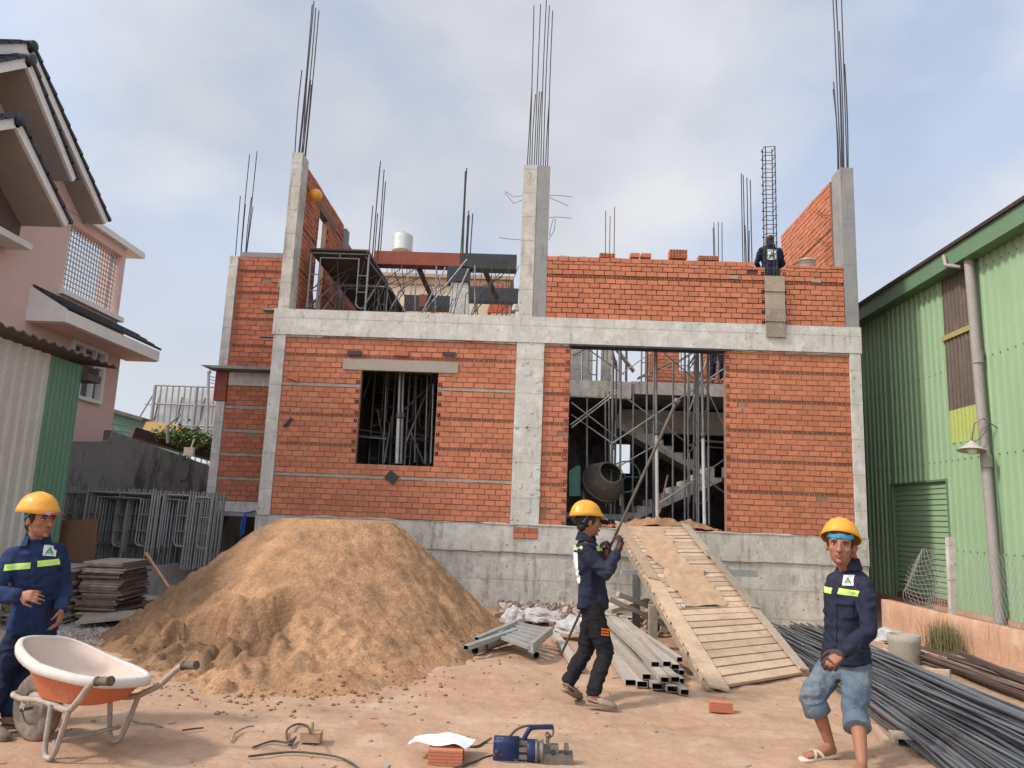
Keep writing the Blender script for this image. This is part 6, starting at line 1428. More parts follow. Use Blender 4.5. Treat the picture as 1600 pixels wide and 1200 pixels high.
def hand(mb, wr, d, nrm, curl=.5, thumb=1, k=1.0, r_=.0085, spread=.1, curls=None):
    """palm and five bent fingers; d = along the hand, nrm = out of the back of the hand, thumb side = nrm x d * thumb"""
    d = V(d).normalized(); nrm = V(nrm); nrm = (nrm-d*nrm.dot(d)).normalized(); s = nrm.cross(d)*thumb
    mb.loft([(wr-d*.01, s*.024*k, nrm*.018*k), (wr+d*.02*k, s*.030*k, nrm*.017*k), (wr+d*.055*k, s*.041*k, nrm*.015*k), (wr+d*.088*k, s*.040*k, nrm*.012*k), (wr+d*.096*k, s*.034*k, nrm*.008*k)], 14, 0, .5, 2.6)
    L_ = (.041, .046, .043, .034)
    for i in range(4):
        c = curls[i] if curls else curl*(1+.12*(i-1.5)); off = (1.5-i)*.0205*k
        p = wr+d*(.084-.006*abs(i-1))*k+s*off; ang = spread*(1.5-i)*.35; dd = (d*math.cos(ang)+s*math.sin(ang)).normalized(); a = 0; pts = [p-dd*.02*k]
        q = p; pts.append(q)
        for j, l_ in enumerate((L_[i], L_[i]*.66, L_[i]*.52)):
            a += c*(.75, 1.15, .8)[j]; q = q+(dd*math.cos(a)-nrm*math.sin(a))*l_*k; pts.append(q)
        chain(mb, pts, [r_*1.12*k, r_*1.08*k, r_*k, r_*.93*k, r_*.8*k])
    p = wr+d*.022*k+s*.026*k; td = (d*.62+s*.72-nrm*.25*min(1.4, curl+.3)).normalized(); q = p+td*.040*k; td2 = (d*.85+s*.25-nrm*(.25+.5*curl)).normalized(); q2 = q+td2*.030*k; q3 = q2+(td2-nrm*.3*curl).normalized()*.023*k
    chain(mb, [p-td*.01, p, q, q2, q3], [r_*1.5*k, r_*1.5*k, r_*1.15*k, r_*1.05*k, r_*.85*k])
def head_frame(hf, tilt=0, up=(0, 0, 1)):
    f = V(hf).normalized(); u = V(up); s = f.cross(u).normalized(); u = s.cross(f).normalized()      # s = the head's right
    return f, s, u
def add_head(mb, c, hf, up=(0, 0, 1), k=1.0):
    f, s, u = head_frame(hf, 0, up); Rm = Matrix((s, f, u)).transposed()
    P = lambda a, b, z: c+s*a*k+f*b*k+u*z*k
    mb.ell(P(0, -.012, .030), (.074*k, .092*k, .088*k), Rm, 20, 14)             # skull
    mb.loft([(P(0, .012, -.112), s*.022*k, f*.020*k), (P(0, .016, -.100), s*.036*k, f*.046*k), (P(0, .006, -.070), s*.053*k, f*.072*k), (P(0, .0, -.030), s*.062*k, f*.082*k), (P(0, -.004, .010), s*.068*k, f*.089*k), (P(0, -.008, .05), s*.070*k, f*.090*k)], 20, 0, .5, 2.25)
    mb.ell(P(0, .073, -.094), (.018*k, .014*k, .014*k), Rm, 10, 8)                # chin
    for sg in (-1, 1):
        mb.ell(P(sg*.040, .057, -.022), (.021*k, .018*k, .020*k), Rm, 10, 8)      # cheekbone
        mb.ell(P(sg*.030, .076, .026), (.022*k, .010*k, .008*k), Rm, 10, 8)      # brow ridge
        mb.ell(P(sg*.074, -.010, -.014), (.008*k, .018*k, .030*k), Rm, 10, 8)    # ear
    chain(mb, [P(0, .083, .014), P(0, .096, -.010), P(0, .104, -.030)], [.009*k, .010*k, .0135*k])   # nose
    for sg in (-1, 1): mb.ell(P(sg*.012, .096, -.032), (.009*k, .011*k, .008*k), Rm, 8, 6)
    mb.ell(P(0, .082, -.062), (.024*k, .013*k, .011*k), Rm, 12, 8)                # mouth mound
    return f, s, u, P, Rm
def face_bits(c, hf, up, k=1.0):
    def fn(out):
        f, s, u = head_frame(hf, 0, up); Rm = Matrix((s, f, u)).transposed(); P = lambda a, b, z: c+s*a*k+f*b*k+u*z*k
        for sg in (-1, 1):
            out.ell(P(sg*.031, .0735, .004), (.0108*k, .007*k, .0045*k), Rm, 10, 6, 1)
            out.ell(P(sg*.031, .0785, .004), (.0052*k, .005*k, .0044*k), Rm, 10, 6, 2)
            out.path([P(sg*.017, .081, .010), P(sg*.031, .083, .0125), P(sg*.046, .072, .008)], .0022*k, 6, 2)         # lid line
            out.path([P(sg*.014, .086, .021), P(sg*.030, .0885, .0265), P(sg*.049, .073, .021)], [.0034*k, .0042*k, .002*k], 6, 2)   # brow
            out.ell(P(sg*.008, .104, -.041), (.0036*k, .004*k, .002*k), Rm, 8, 4, 2)
        out.path([P(-.024, .082, -.0595), P(-.010, .0945, -.057), P(0, .0955, -.0585), P(.010, .0945, -.057), P(.024, .082, -.0595)], [.002*k, .0044*k, .0040*k, .0044*k, .002*k], 8, 3)
        out.path([P(-.020, .084, -.0655), P(0, .0945, -.0685), P(.020, .084, -.0655)], [.002*k, .0055*k, .002*k], 8, 3)
    return fn
def helmet(parent, c, hf, up, k=1.0, brim=.045):
    f, s, u = head_frame(hf, 0, up); m = MB(); n = 40; rows = []
    for inner in (0, 1):
        for i in range(13):
            th = PI/2*i/12; row = []
            for j in range(n):
                a = 2*PI*j/n; ca, sa = math.cos(a), math.sin(a)        # ca along the side, sa forward
                rx, ry, rz = .113, .137, .120
                x, y, z = rx*math.cos(th)*ca, ry*math.cos(th)*sa, rz*math.sin(th)**.92
                if i == 0: fl = 1.09+.02*max(0, sa); x *= fl; y = y*fl+max(0, sa)**2*brim; z = -.014-.010*max(0, sa)
                elif i == 1: x *= 1.03; y *= 1.03
                rb = .007*math.exp(-((x)/.014)**2)+.004*math.exp(-((abs(x)-.04)/.010)**2)
                if i < 3: rb = 0
                if inner: x *= .965; y *= .965; z = z*.965-.002; rb = 0
                row.append(c+s*x*k+f*y*k+u*(z+rb)*k)
            rows.append(row)
    R_ = rows[:13][::-1]+rows[13:]
    vs = [p for r_ in R_ for p in r_]; fs = [(i*n+j, i*n+(j+1) % n, (i+1)*n+(j+1) % n, (i+1)*n+j) for i in range(len(R_)-1) for j in range(n)]
    m.add(vs, fs, 0, .5, True); return m.build('helmet', 'helmet', parent)
def hair(parent, c, hf, up, k=1.0):
    f, s, u = head_frame(hf, 0, up); Rm = Matrix((s, f, u)).transposed(); m = MB(); m.ell(c-f*.022*k+u*.018*k, (.079*k, .090*k, .092*k), Rm, 26, 18)
    m.ell(c-f*.055*k-u*.045*k, (.060*k, .040*k, .040*k), Rm, 20, 12)
    for sg in (-1, 1): m.ell(c+s*sg*.066*k+f*.018*k+u*.020*k, (.010*k, .020*k, .032*k), Rm, 10, 8)
    return m.build('hair', 'hair', parent)
from mathutils.bvhtree import BVHTree
def bvh_of(ob):
    o = V((0, 0, 0)); p = ob
    while p is not None: o = o+p.location; p = p.parent
    me = ob.data; return BVHTree.FromPolygons([v.co+o for v in me.vertices], [tuple(f.vertices) for f in me.polygons])
def sewn(parent, bv, c, nrm, upv, w_, h_, mats, fn, name, off=.003, nx_=None, thick=.003):
    """a cloth piece laid on the garment underneath: its points follow the surface"""
    nrm = V(nrm).normalized(); upv = V(upv); upv = (upv-nrm*upv.dot(nrm)).normalized(); s = upv.cross(nrm).normalized()
    nx_ = nx_ or 22; ny_ = max(4, int(nx_*h_/w_)); P = []; last = 0.0
    D = []
    for j in range(ny_+1):
        for i in range(nx_+1):
            q = c+s*((i/nx_-.5)*w_)+upv*((j/ny_-.5)*h_)+nrm*.22; hit = bv.ray_cast(q, -nrm, .5); D.append(hit[3] if hit[0] is not None else None)
    ok = [d for d in D if d is not None]; md = sorted(ok)[len(ok)//2] if ok else .22
    bad = set()
    for k, d in enumerate(D):
        i, j = k % (nx_+1), k//(nx_+1); bad.add(k) if (d is None or abs(d-md) > .055) else None; d = md if d is None else min(max(d, md-.055), md+.055)
        P.append(c+s*((i/nx_-.5)*w_)+upv*((j/ny_-.5)*h_)+nrm*(.22-d+off))
    m = MB(); m.v = P
    for j in range(ny_):
        for i in range(nx_):
            a = j*(nx_+1)+i
            if {a, a+1, a+nx_+2, a+nx_+1} & bad: continue
            m.f.append([a, a+1, a+nx_+2, a+nx_+1]); m.m.append(fn((i+.5)/nx_*2-1, (j+.5)/ny_*2-1) if fn else 0); m.t.append(.5); m.sm.append(True)
    b = len(m.v); bd = [i for i in range(nx_+1)]+[j*(nx_+1)+nx_ for j in range(1, ny_+1)]+[ny_*(nx_+1)+i for i in range(nx_-1, -1, -1)]+[j*(nx_+1) for j in range(ny_-1, 0, -1)]
    n = len(bd); m.add([P[i] for i in bd]+[P[i]-nrm*(thick+.004) for i in bd], [(i, i+n, (i+1) % n+n, (i+1) % n) for i in range(n) if bd[i] not in bad and bd[(i+1) % n] not in bad], 0, .5)
    return m.build(name, mats, parent)
def logo(x, y):
    # pale square with a dark-edged green peak above a thin rule
    if -.62 < y < .72:
        hw = (.72-y)*.52
        if abs(x) < hw:
            if abs(x) > hw-.24: return 2
            if y < .05 and abs(x) < (.05-y)*.9: return 1
            if y < .25: return 1
            return 0
    if -.86 < y < -.74 and abs(x) < .72: return 2
    return 0
def badge(parent, bv, c, nrm, upv, w_, name='badge', h_=None, lg=True): return sewn(parent, bv, c, nrm, upv, w_, h_ or w_, ['patch_white', 'logo_green', 'logo_dark'], logo if lg else None, name)
def band(parent, bv, c, nrm, upv, w_, tilt=0, name='reflective_stripe'):
    return sewn(parent, bv, c, nrm, upv, w_, .040, ['hivis', 'hivis_grey'], lambda x, y: 1 if abs(y) < .22 else 0, name, .003, 40)

def torso(mb, pel, chest, neckb, sv_lo, sv_hi, fv, g=0.0, hem=None):
    """pelvis to neck; sv = the wearer's side axis, fv = forward"""
    fv = V(fv).normalized(); a = V(sv_lo).normalized(); b = V(sv_hi).normalized(); up = (neckb-pel).normalized(); f2 = up.cross(b).normalized(); 
    if f2.dot(fv) < 0: f2 = -f2
    f1 = V((fv.x, fv.y, 0)).normalized()
    R_ = []
    L_ = (neckb-pel).length
    for t, w_, d_, o_ in ((-.10 if hem is None else hem, .150, .105, 0), (.0, .155, .110, 0), (.20, .142, .105, .004), (.42, .145, .108, .008), (.62, .160, .115, .010), (.78, .168, .110, .004), (.90, .150, .090, -.004), (.98, .085, .065, -.008), (1.04, .055, .052, -.004)):
        p = pel.lerp(chest, min(1, max(t, -.3)/.70)) if t < .70 else chest.lerp(neckb, (t-.70)/.30)
        sv = a.lerp(b, max(0, min(1, t))).normalized(); ff = f1.lerp(f2, max(0, min(1, t))).normalized()
        R_.append((p+ff*o_, sv*(w_+g), ff*(d_+g*.9)))
    mb.loft(R_, 28, 0, .5, 2.4)


def build_person(label, J, fv, hf, hup, jk, lower, hands, skin='skin', stripes=False, extra=None, hk=1.0, hem=-.16, foot='clog', hel=None, head_up=None, fists=True, vox=.0065):
    root = thing('person', (J['pel'].x, J['pel'].y, 0), label, 'person')
    if extra and 'pelz' in extra: root.location.z = extra['pelz']
    fv = V(fv).normalized(); side = V((0, 0, 1)).cross(fv).normalized()     # the wearer's left
    hi = (J['shL']-J['shR']).normalized(); lo = (J['hipL']-J['hipR']).normalized()
    neckb = (J['shL']+J['shR'])/2+V((0, 0, (extra or {}).get('nk', .06))); chest = neckb.lerp(J['pel'], .30)
    # body: one continuous skin
    b = MB(); f, s, u, P, Rm = add_head(b, J['head'], hf, hup, hk)
    chain(b, [neckb-V((0, 0, .03)), P(0, -.018, -.06)], [.056, .052])
    torso(b, J['pel'], chest, neckb, lo, hi, fv, -.034)
    for q in 'LR':
        chain(b, [neckb.lerp(J['sh'+q], .4)-V((0, 0, .02)), J['sh'+q], J['el'+q], J['el'+q].lerp(J['wr'+q], .3), J['wr'+q]], [.044, .044, .034, .035, .023])
        if q in hands: hd = hands[q]; hand(b, J['wr'+q], *hd[:2], **hd[2])
        chain(b, [J['hip'+q], J['kn'+q], J['kn'+q].lerp(J['an'+q], .33)-fv*.012, J['an'+q]], [.066, .050, .050, .032] if lower['kind'] == 'shorts' else [.060, .040, .040, .030])
        an, to = J['an'+q], J['to'+q]; dv = (to-an); dv.z = 0; dl = dv.length; dv.normalize(); sv = V((-dv.y, dv.x, 0))
        b.loft([(an-dv*.035+V((0, 0, -.035)), sv*.026, V((0, 0, .032))), (an+dv*.02+V((0, 0, -.03)), sv*.034, V((0, 0, .042))), (an.lerp(to, .55)+V((0, 0, -.018)), sv*.040, V((0, 0, .026))), (an.lerp(to, .85)+V((0, 0, 0.0)), sv*.043, V((0, 0, .018))), (to, sv*.034, V((0, 0, .013)))], 16)
        for t_ in range(5): bb_ = an.lerp(to, .86)+sv*(t_-2)*.0165*(1 if q == 'L' else -1); b.cap(bb_, bb_+dv*(.045-.006*t_)+V((0, 0, -.004)), .010, .008, 8)
    body = remesh(b, vox, 'body', [skin, 'eye_white', 'hair', 'lips'], root, 3, None, None, face_bits(J['head'], hf, hup, hk))
    hair(root, J['head'], hf, hup, hk)
    if hel is not None: hel(root, J['head'])
    # jacket
    j = MB(); torso(j, J['pel'], chest, neckb, lo, hi, fv, .014, hem); jb = J['pel']+(J['pel']-chest).normalized()*(-hem*(chest-J['pel']).length*1.4)
    j.loft([(J['pel']+V((0, 0, .12)), lo*.160, fv*.125), (J['pel']+V((0, 0, .03)), lo*.182, fv*.142), (J['pel']+V((0, 0, hem*.45)), lo*.186, fv*.146)], 28, 0, .5, 2.5)
    for q in 'LR':
        w1 = J['el'+q].lerp(J['wr'+q], .92 if q not in (extra or {}).get('rolled', '') else .55)
        chain(j, [neckb.lerp(J['sh'+q], .5)-V((0, 0, .03)), J['sh'+q]-V((0, 0, .004)), J['sh'+q].lerp(J['el'+q], .5), J['el'+q], J['el'+q].lerp(w1, .5), w1], [.062, .066, .062, .054, .052, .043])
    j.loft([(neckb+V((0, 0, -.03)), hi*.085, fv*.075), (neckb+V((0, 0, .018)), hi*.074, fv*.070), (neckb+V((0, 0, .035)), hi*.070, fv*.066)], 22)
    L_ = (neckb-J['pel']).length; ax_ = (neckb-J['pel']).normalized()
    def mf(p, n):
        if not stripes: return 0
        h = (p-J['pel']).dot(ax_)/L_; rel = p-(J['pel']+ax_*h*L_); 
        sd_d = abs(rel.dot(hi)); armd = min((p-J['shL']).length, (p-J['shR']).length)
        da = min(((p-J['sh'+q])-(J['el'+q]-J['sh'+q]).normalized()*max(0, min((J['el'+q]-J['sh'+q]).length, (p-J['sh'+q]).dot((J['el'+q]-J['sh'+q]).normalized())))).length for q in 'LR')
        lim = .150
        if sd_d < lim and .705 < h < .765:
            fr = rel.dot(fv)
            if fr > 0 and sd_d < .012: return 0
            return 2 if .728 < h < .742 else 1
        return 0
    jo = remesh(j, .0085, 'jacket', [jk, 'hivis', 'hivis_grey'], root, 3, folds(.014, 1, 3), mf)
    bv = bvh_of(jo)
    # collar flaps
    m = MB(); cu = V((0, 0, 1))
    pts = []
    for k in range(15):
        a = lerp(-2.55, 2.55, k/14); dr = (-fv)*math.cos(a)+hi*math.sin(a); pts.append((neckb+dr*.068+cu*.030, neckb+dr*.082+cu*(.072+.008*math.cos(a)), neckb+dr*.105+cu*(.012-.010*abs(a)/2.5)))
    m.sheet([p[0] for p in pts]+[p[1] for p in pts]+[p[2] for p in pts], 15, 3, 0, V((0, 0, -.006))); m.build('collar', jk, root)
    # placket, pocket flap and badge are pieces sewn on the front
    fr_ = chest+fv*.133; dn = (J['pel']+fv*.118-ax_*.05)
    m = MB(); sewn(root, bv, chest.lerp(J['pel'], .42)+fv*.05, fv, ax_, .034, (chest-J['pel']).length*1.25, [jk], None, 'placket', .006, 5)
    # trousers or shorts
    t = MB(); up_ = V((0, 0, 1))
    t.loft([(J['pel']+up_*.06, lo*.130, fv*.095), (J['pel'], lo*.148, fv*.108), (J['pel']-up_*.07, lo*.156, fv*.115), (J['pel']-up_*.11, lo*.12, fv*.09)], 24, 0, .5, 2.4)
    for q in 'LR':
        if lower['kind'] == 'shorts':
            e = J['kn'+q].lerp(J['an'+q], .06); chain(t, [J['hip'+q], J['hip'+q].lerp(J['kn'+q], .5), J['kn'+q], J['kn'+q].lerp(J['an'+q], .12)], [.094, .090, .082, .080])
        else:
            e = J['kn'+q].lerp(J['an'+q], .93); chain(t, [J['hip'+q], J['hip'+q].lerp(J['kn'+q], .5), J['kn'+q], J['kn'+q].lerp(e, .5), e], [.092, .088, .074, .066, .060])
    cut = None
    remesh(t, .0085, lower['kind'] if lower['kind'] == 'shorts' else 'trousers', [lower['mat']], root, 3, folds(.014, 1.1, 9))
    if lower['kind'] == 'shorts':
        for q in 'LR':
            d = (J['an'+q]-J['kn'+q]).normalized(); e = J['kn'+q].lerp(J['an'+q], .12)+d*.070; m = MB(); x_ = d.cross(fv).normalized(); y_ = d.cross(x_)
            m.loft([(e-d*.095, x_*.076, y_*.076), (e-d*.05, x_*.084, y_*.084), (e+d*.004, x_*.087, y_*.087), (e+d*.008, x_*.082, y_*.082)], 20); m.build('hem', lower['mat'], root)
    # footwear
    for q in 'LR':
        an, to = J['an'+q], J['to'+q]; dv = (to-an); pitch = dv.z+.0; dv2 = V((dv.x, dv.y, 0)).normalized(); sv = V((-dv2.y, dv2.x, 0)); down = V((0, 0, -.052))
        d3 = (to+V((0, 0, .02))-(an+down)).normalized(); nu = sv.cross(d3); nu = nu if nu.z > 0 else -nu
        hl_ = an+down-d3*.055; tl_ = to+d3*.045-V((0, 0, .005)); m = MB()
        R_ = []
        for t_, w_ in ((0, .022), (.06, .034), (.3, .036), (.6, .042), (.82, .046), (.95, .036), (1, .02)): c_ = hl_.lerp(tl_, t_)-nu*.016; R_.append((c_, sv*w_, nu*.013))
        m.loft(R_, 16, 0, .5, 3.2)
        if foot == 'clog':
            m.loft([(hl_.lerp(tl_, .40)+nu*.012, sv*.045, nu*.036), (hl_.lerp(tl_, .6)+nu*.008, sv*.049, nu*.036), (hl_.lerp(tl_, .82)+nu*.0, sv*.050, nu*.026), (hl_.lerp(tl_, .97)-nu*.006, sv*.038, nu*.014), (hl_.lerp(tl_, 1.0)-nu*.01, sv*.02, nu*.006)], 18)
            for k in range(5):
                c_ = hl_.lerp(tl_, .62+.07*(k//2))+nu*(.040-.008*(k//2))+sv*(.016*((k % 2)*2-1)); m.ell(c_, (.006, .006, .003), None, 8, 4, 1)
            m.path([hl_.lerp(tl_, .42)+sv*.045+nu*.01, hl_+nu*.03+sv*.02, hl_+nu*.03-sv*.02, hl_.lerp(tl_, .42)-sv*.045+nu*.01], .008, 6)
        else:
            for (t0, t1) in ((.50, .74), (.74, .52)):
                m.sheet([hl_.lerp(tl_, lerp(t0, t1, i/8)+.035*jj)+sv*(.047*math.cos(PI*i/8))+nu*(.046*math.sin(PI*i/8)-.006) for jj in (-1, 1) for i in range(9)], 9, 2, 0, nu*-.005)
        m.build('shoe' if foot == 'clog' else 'sandal', [foot, 'tool_black'], root)
    return root, dict(f=f, s=s, u=u, P=P, chest=chest, neckb=neckb, hi=hi, side=side, fv=fv, bv=bv, ax=ax_)

# ---- middle man walking with a long steel rod
J = dict(head=at(920, 815, Y=6.98), shR=at(911, 857, Y=6.84), shL=at(921, 854, Y=7.18), elR=at(948, 897, Y=6.74), wrR=at(964, 863, Y=6.80), elL=at(938, 893, Y=7.26), wrL=at(944, 869, Y=7.04),
         pel=at(926, 943, Y=7.0), hipR=at(925, 950, Y=6.90), hipL=at(927, 950, Y=7.09), knR=at(946, 1018, Y=6.86), anR=at(926, 1085, Z=.10), toR=at(955, 1101, Z=.035), knL=at(915, 1015, Y=7.10), anL=at(887, 1066, Z=.16), toL=at(903, 1086, Z=.03))
rodA, rodB = at(877, 1022, Y=7.16), at(1057, 628, Y=6.98)
def hel_c(root, hc):
    helmet(root, hc+V((-.028, 0, .062)), V((.93, .28, .02)), V((-.16, 0, 1)), 1.02, .03)
    m = MB(); m.sheet([hc+V((.95, .3, 0)).normalized()*(.085+.075*i/4)+V((.3, -.95, 0)).normalized()*(.075*math.cos(PI*j/8)*(1-.25*i/4))+V((0, 0, .040-.020*i/4+.018*math.sin(PI*j/8))) for i in range(5) for j in range(9)], 9, 5, 0, .005); m.build('cap_peak', 'concrete_grey', root)
    m = MB(); c_ = hc; m.path([c_+V((-.02, -.085, .05)), c_+V((-.05, -.085, 0)), c_+V((-.095, -.04, -.02)), c_+V((-.095, .05, -.02))], .009, 6); m.build('chin_strap', 'mixer_green', root)
rd = (rodB-rodA).normalized()
root, I = build_person('man in yellow helmet and black trousers walking right, holding a long steel rod', J, (.95, .28, 0), (.96, .22, -.05), (-.10, 0, 1), 'navy', dict(kind='trousers', mat='trouser_black'),
    dict(R=(V((.35, .05, .9)), V((.85, -.5, -.3)), dict(curl=.95, thumb=-1, k=1.0)), L=(V((.30, -.25, .8)), V((.75, .5, -.3)), dict(curl=1.1, thumb=1, k=1.0))), hel=hel_c, skin='skin_dark', hem=-.10, hk=1.10)
for q, hd in (('R', (V((.35, .10, .9)), V((.75, -.65, -.3)), dict(curl=.95, thumb=-1, k=1.14, r_=.0105))), ('L', (V((.25, -.1, .9)), V((.6, .75, -.3)), dict(curl=1.05, thumb=1, k=1.10, r_=.0105)))):
    m = MB(); hand(m, J['wr'+q]+hd[0].normalized()*.004, hd[0], hd[1], **hd[2]); d_ = hd[0].normalized(); m.cap(J['wr'+q]-d_*.03, J['wr'+q]+d_*.02, .030, .031); remesh(m, .0045, 'glove', ['glove'], root, 2)
badge(root, I['bv'], I['chest']-V((0, 0, .07)), V((-.85, -.52, 0)), (.03, 0, 1), .13, 'back_patch', .26, False); band(root, I['bv'], I['chest']+V((0, 0, .10)), V((-.75, -.66, 0)), (0, 0, 1), .25)
band(root, I['bv'], I['chest']+V((0, 0, .10)), V((.95, .1, 0)), (0, 0, 1), .22)
th = J['hipR'].lerp(J['knR'], .52); m = MB()
for k in range(3): m.obox(th+V((.045, -.085, .022-.022*k)), .075, .004, .014, rotz(.45) @ Matrix.Rotation(.12, 3, 'Y'))
m.build('trouser_patch', 'orange_patch', root)
rod = thing('steel_rod', rodA, 'long dark steel prop rod held slanting by the walking man', 'steel rod')
m = MB(); m.tube(rodA, rodA.lerp(rodB, .50), .011, 8); m.build('thin_end', 'rebar_dark', rod)
m = MB(); m.tube(rodA.lerp(rodB, .50), rodB, .012, 8, 0, .0165); m.build('tube', 'pole_steel', rod)
m = MB(); m.lathe(rodB-rd*.02, [(0, 0), (.028, 0), (.030, .05), (0, .055)], 10, rd); m.build('cap', 'steel_dark', rod)

# ---- right man, shorts, looking at the camera
J = dict(head=at(1313, 852, Y=5.52), shR=at(1305, 908, Y=5.76), shL=at(1352, 914, Y=5.45), elR=at(1312, 980, Y=5.92), wrR=at(1318, 1022, Y=5.84), elL=at(1356, 987, Y=5.30), wrL=at(1316, 1020, Y=5.22),
         pel=at(1321, 1034, Y=5.60), hipR=at(1302, 1040, Y=5.70), hipL=at(1339, 1042, Y=5.52), knR=at(1268, 1088, Y=5.50), anR=at(1297, 1163, Z=.095), toR=at(1259, 1182, Z=.035), knL=at(1336, 1112, Y=5.40), anL=at(1347, 1192, Z=.09), toL=at(1325, 1230, Z=.03))
def hel_r(root, hc):
    helmet(root, hc+V((.022, .040, .058)), V((-.55, -.83, .42)), V((.30, .52, 1)), 1.08, .006)
    f, s, u = head_frame((-.42, -.90, .02), 0, (.12, .1, 1)); pts = []
    for k in range(11):
        a = lerp(-1.15, 1.15, k/10); dr = f*math.cos(a)+s*math.sin(a); r_ = 1.17/math.sqrt((math.cos(a)/.090)**2+(math.sin(a)/.078)**2)
        pts.append(hc+dr*r_+u*(.060+.006*math.sin(k*1.7)))
    m = MB(); m.sheet([p-u*.012 for p in pts]+[p+f*.006 for p in pts]+[p+u*.016 for p in pts], 11, 3, 0, u*-.004); m.build('headband', 'strap_blue', root)
    m = MB(); c_ = hc+V((.105, .085, -.045)); 
    for i in range(7): m.ell(c_+V((.02*math.sin(i*2.1), .02*math.cos(i*1.7), .03*math.sin(i*1.1))), (.032, .036, .030), None, 10, 8)
    remesh(m, .006, 'cap_flap', ['cap_orange'], root, 2)
root, I = build_person('man in yellow helmet, navy jacket and denim shorts walking left and facing the camera', J, (-.84, -.54, 0), (-.42, -.90, .02), (.10, .06, 1), 'navy', dict(kind='shorts', mat='denim'),
    dict(L=(V((-.75, -.2, -.45)), V((-.2, -.6, .75)), dict(curl=.75, thumb=-1)), R=(V((-.1, -.4, -.8)), V((-.9, .2, .1)), dict(curl=.6, thumb=1))), hel=hel_r, hem=-.04, foot='sandal', hk=1.16, extra=dict(nk=.092))
hd = (V((-.72, -.15, -.55)), V((-.1, -.75, .62)), dict(curl=.80, thumb=-1, k=1.10, r_=.0105)); m = MB(); hand(m, J['wrL'], hd[0], hd[1], **hd[2]); d_ = hd[0].normalized(); m.cap(J['wrL']-d_*.035, J['wrL']+d_*.02, .031, .032); remesh(m, .0045, 'glove', ['glove_grey'], root, 2)
hd = (V((-.35, -.45, -.75)), V((-.85, .1, .3)), dict(curl=.6, thumb=1, k=1.05, r_=.010)); m = MB(); hand(m, J['wrR'], hd[0], hd[1], **hd[2]); d_ = hd[0].normalized(); m.cap(J['wrR']-d_*.035, J['wrR']+d_*.02, .030, .031); remesh(m, .0045, 'glove', ['glove_grey'], root, 2)
for sg, w_ in ((1, .155), (-1, .115)): band(root, I['bv'], I['chest']+I['hi']*sg*.085+V((0, 0, .040)), I['fv']+I['hi']*.12*sg, I['ax'], w_)
badge(root, I['bv'], I['chest']+I['hi']*.080+V((0, 0, .105)), I['fv']+V((0, 0, .2)), V((0, 0, 1))-I['hi']*.12, .075)
sewn(root, I['bv'], I['chest']+I['hi']*.078-V((0, 0, .075)), I['fv'], (0, 0, 1), .105, .12, ['navy'], None, 'pocket', .005); sewn(root, I['bv'], I['chest']+I['hi']*.078-V((0, 0, .025)), I['fv'], (0, 0, 1), .115, .035, ['navy'], None, 'pocket_flap', .010)
band(root, I['bv'], I['chest']+V((0, 0, .05))-I['fv']*.02, I['hi']-I['fv']*.9, (0, 0, 1), .10)

# ---- left man, hand on his belly, looking right
J = dict(head=at(64, 811, Y=5.42), shR=at(20, 868, Y=5.32), shL=at(88, 860, Y=5.56), elR=at(-14, 930, Y=5.14), wrR=at(32, 930, Y=5.06), elL=at(101, 922, Y=5.62), wrL=at(96, 952, Y=5.42),
         pel=at(51, 978, Y=5.46), hipR=at(35, 985, Y=5.40), hipL=at(67, 985, Y=5.54), knR=at(4, 1056, Y=5.38), anR=at(-20, 1125, Z=.10), toR=at(4, 1148, Z=.03), knL=at(40, 1056, Y=5.52), anL=at(14, 1117, Z=.10), toL=at(42, 1131, Z=.03))
def hel_l(root, hc):
    helmet(root, hc+V((-.030, .0, .062)), V((.96, -.24, -.02)), V((-.10, 0, 1)), 1.02, .012)
    F_ = V((.93, -.36, 0)).normalized(); Sx = V((.36, .93, 0)).normalized()
    m = MB(); m.sheet([hc+F_*(.070+.095*i/4)+Sx*(.078*math.cos(PI*j/8)*(1-.2*i/4))+V((0, 0, .052-.020*i/4+.020*math.sin(PI*j/8))) for i in range(5) for j in range(9)], 9, 5, 0, .006); m.build('cap_peak', 'cap_purple', root)
    m = MB(); m.path([hc+V((-.03, -.08, .04)), hc+V((-.07, -.07, .01)), hc+V((-.10, -.02, 0)), hc+V((-.10, .04, 0))], .010, 6); m.build('chin_strap', 'strap_blue', root)
root, I = build_person('man in yellow helmet with a purple peak, hand on his belly, standing behind the wheelbarrow', J, (.48, -.88, 0), (.90, -.42, -.04), (-.08, 0, 1), 'navy_bright', dict(kind='trousers', mat='trouser_navy'),
    dict(R=(V((.93, -.15, .02)), V((.15, -.95, .35)), dict(curl=.55, thumb=-1, spread=.35, k=.92)), L=(V((.15, -.30, -.9)), V((.9, .3, .1)), dict(curl=.55, thumb=-1, spread=.2, k=.92))), hel=hel_l, hem=-.10, hk=1.12)
for sg, w_ in ((1, .150), (-1, .155)): band(root, I['bv'], I['chest']+I['hi']*sg*.088+V((0, 0, .035)), I['fv']+I['hi']*.10*sg, I['ax'], w_)
badge(root, I['bv'], I['chest']+I['hi']*.088+V((0, 0, .098)), I['fv']+V((0, 0, .2)), (0, 0, 1), .078)
sewn(root, I['bv'], I['chest']+I['hi']*.085-V((0, 0, .07)), I['fv'], (0, 0, 1), .11, .11, ['navy_bright'], None, 'pocket', .005); sewn(root, I['bv'], I['chest']+I['hi']*.085-V((0, 0, .02)), I['fv'], (0, 0, 1), .12, .04, ['navy_bright'], None, 'pocket_flap', .010)


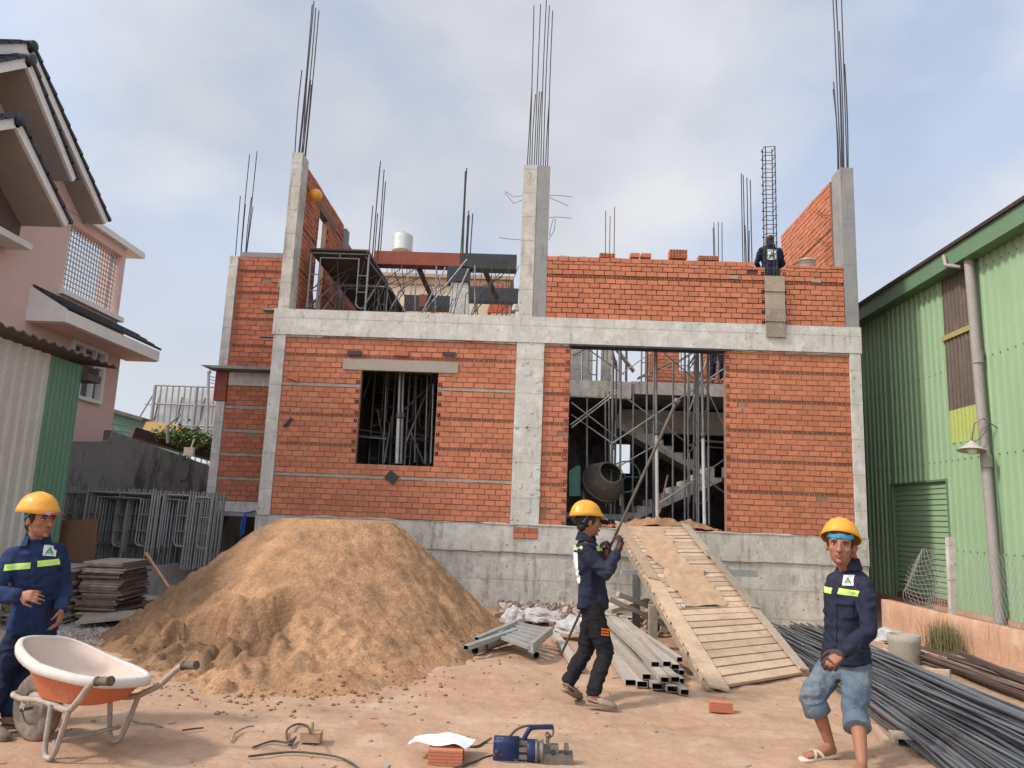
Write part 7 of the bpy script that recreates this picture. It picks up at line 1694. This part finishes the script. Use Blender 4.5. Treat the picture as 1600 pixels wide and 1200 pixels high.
# ---- worker behind the parapet, seen from the back
def pts(cx, cy, Y0_, k=1.0):
    o = at(cx, cy, Y=Y0_); return lambda x, y, z: o+V((x, y, z))
q = pts(1203, 376, 14.35)
J = dict(head=q(0, .02, 0), shR=q(.17, .0, -.20), shL=q(-.17, .0, -.20), elR=q(.25, .05, -.45), wrR=q(.12, .25, -.50), elL=q(-.25, .05, -.45), wrL=q(-.12, .25, -.50), pel=q(0, .02, -.68), hipR=q(.09, .02, -.70), hipL=q(-.09, .02, -.70), knR=q(.10, .06, -1.0), anR=q(.10, .03, -1.26), toR=q(.10, .16, -1.30), knL=q(-.10, .06, -1.0), anL=q(-.10, .03, -1.26), toL=q(-.10, .16, -1.30))
def hel_b(root, hc):
    m = MB(); m.ell(hc+V((0, 0, .035)), (.088, .100, .082), None, 20, 12); m.build('cap', 'cap_orange', root)
root, I = build_person('man with an orange cap seen from behind above the parapet, beside the rebar cage', J, (0, 1, 0), (-.1, 1, -.2), (0, 0, 1), 'navy', dict(kind='trousers', mat='trouser_navy'), dict(R=(V((-.5, .8, 0)), V((0, 0, 1)), dict(curl=.5)), L=(V((.5, .8, 0)), V((0, 0, 1)), dict(curl=.5))), hel=hel_b, stripes=False, vox=.012)
badge(root, I['bv'], I['chest']-V((0, 0, .02)), (0, -1, 0), (0, 0, 1), .20, 'back_patch')
# ---- worker on the scaffold inside the large opening (his head is hidden by the ring beam)
q = pts(1121, 500, 17.35)
J = dict(head=q(0, 0, 0), shR=q(-.17, .0, -.22), shL=q(.17, .05, -.22), elR=q(-.24, .05, -.50), wrR=q(-.22, -.15, -.70), elL=q(.24, .05, -.50), wrL=q(.16, -.15, -.66), pel=q(0, .02, -.68), hipR=q(-.09, .02, -.70), hipL=q(.09, .02, -.70), knR=q(-.11, -.04, -1.06), anR=q(-.12, .03, -1.36), toR=q(-.12, -.14, -1.42), knL=q(.10, -.06, -1.06), anL=q(.11, .03, -1.36), toL=q(.11, -.14, -1.42))
root, I = build_person('man in dark blue standing on the mezzanine inside the top right of the large opening', J, (0, -1, 0), (0, -1, 0), (0, 0, 1), 'navy', dict(kind='trousers', mat='trouser_navy'), dict(R=(V((0, -.3, -.9)), V((-1, 0, 0)), dict(curl=.5)), L=(V((0, -.3, -.9)), V((1, 0, 0)), dict(curl=.5))), hel=hel_b, stripes=False, vox=.012)
for o in C.objects:
    if 'group' in o.keys() and not o['group']: del o['group']
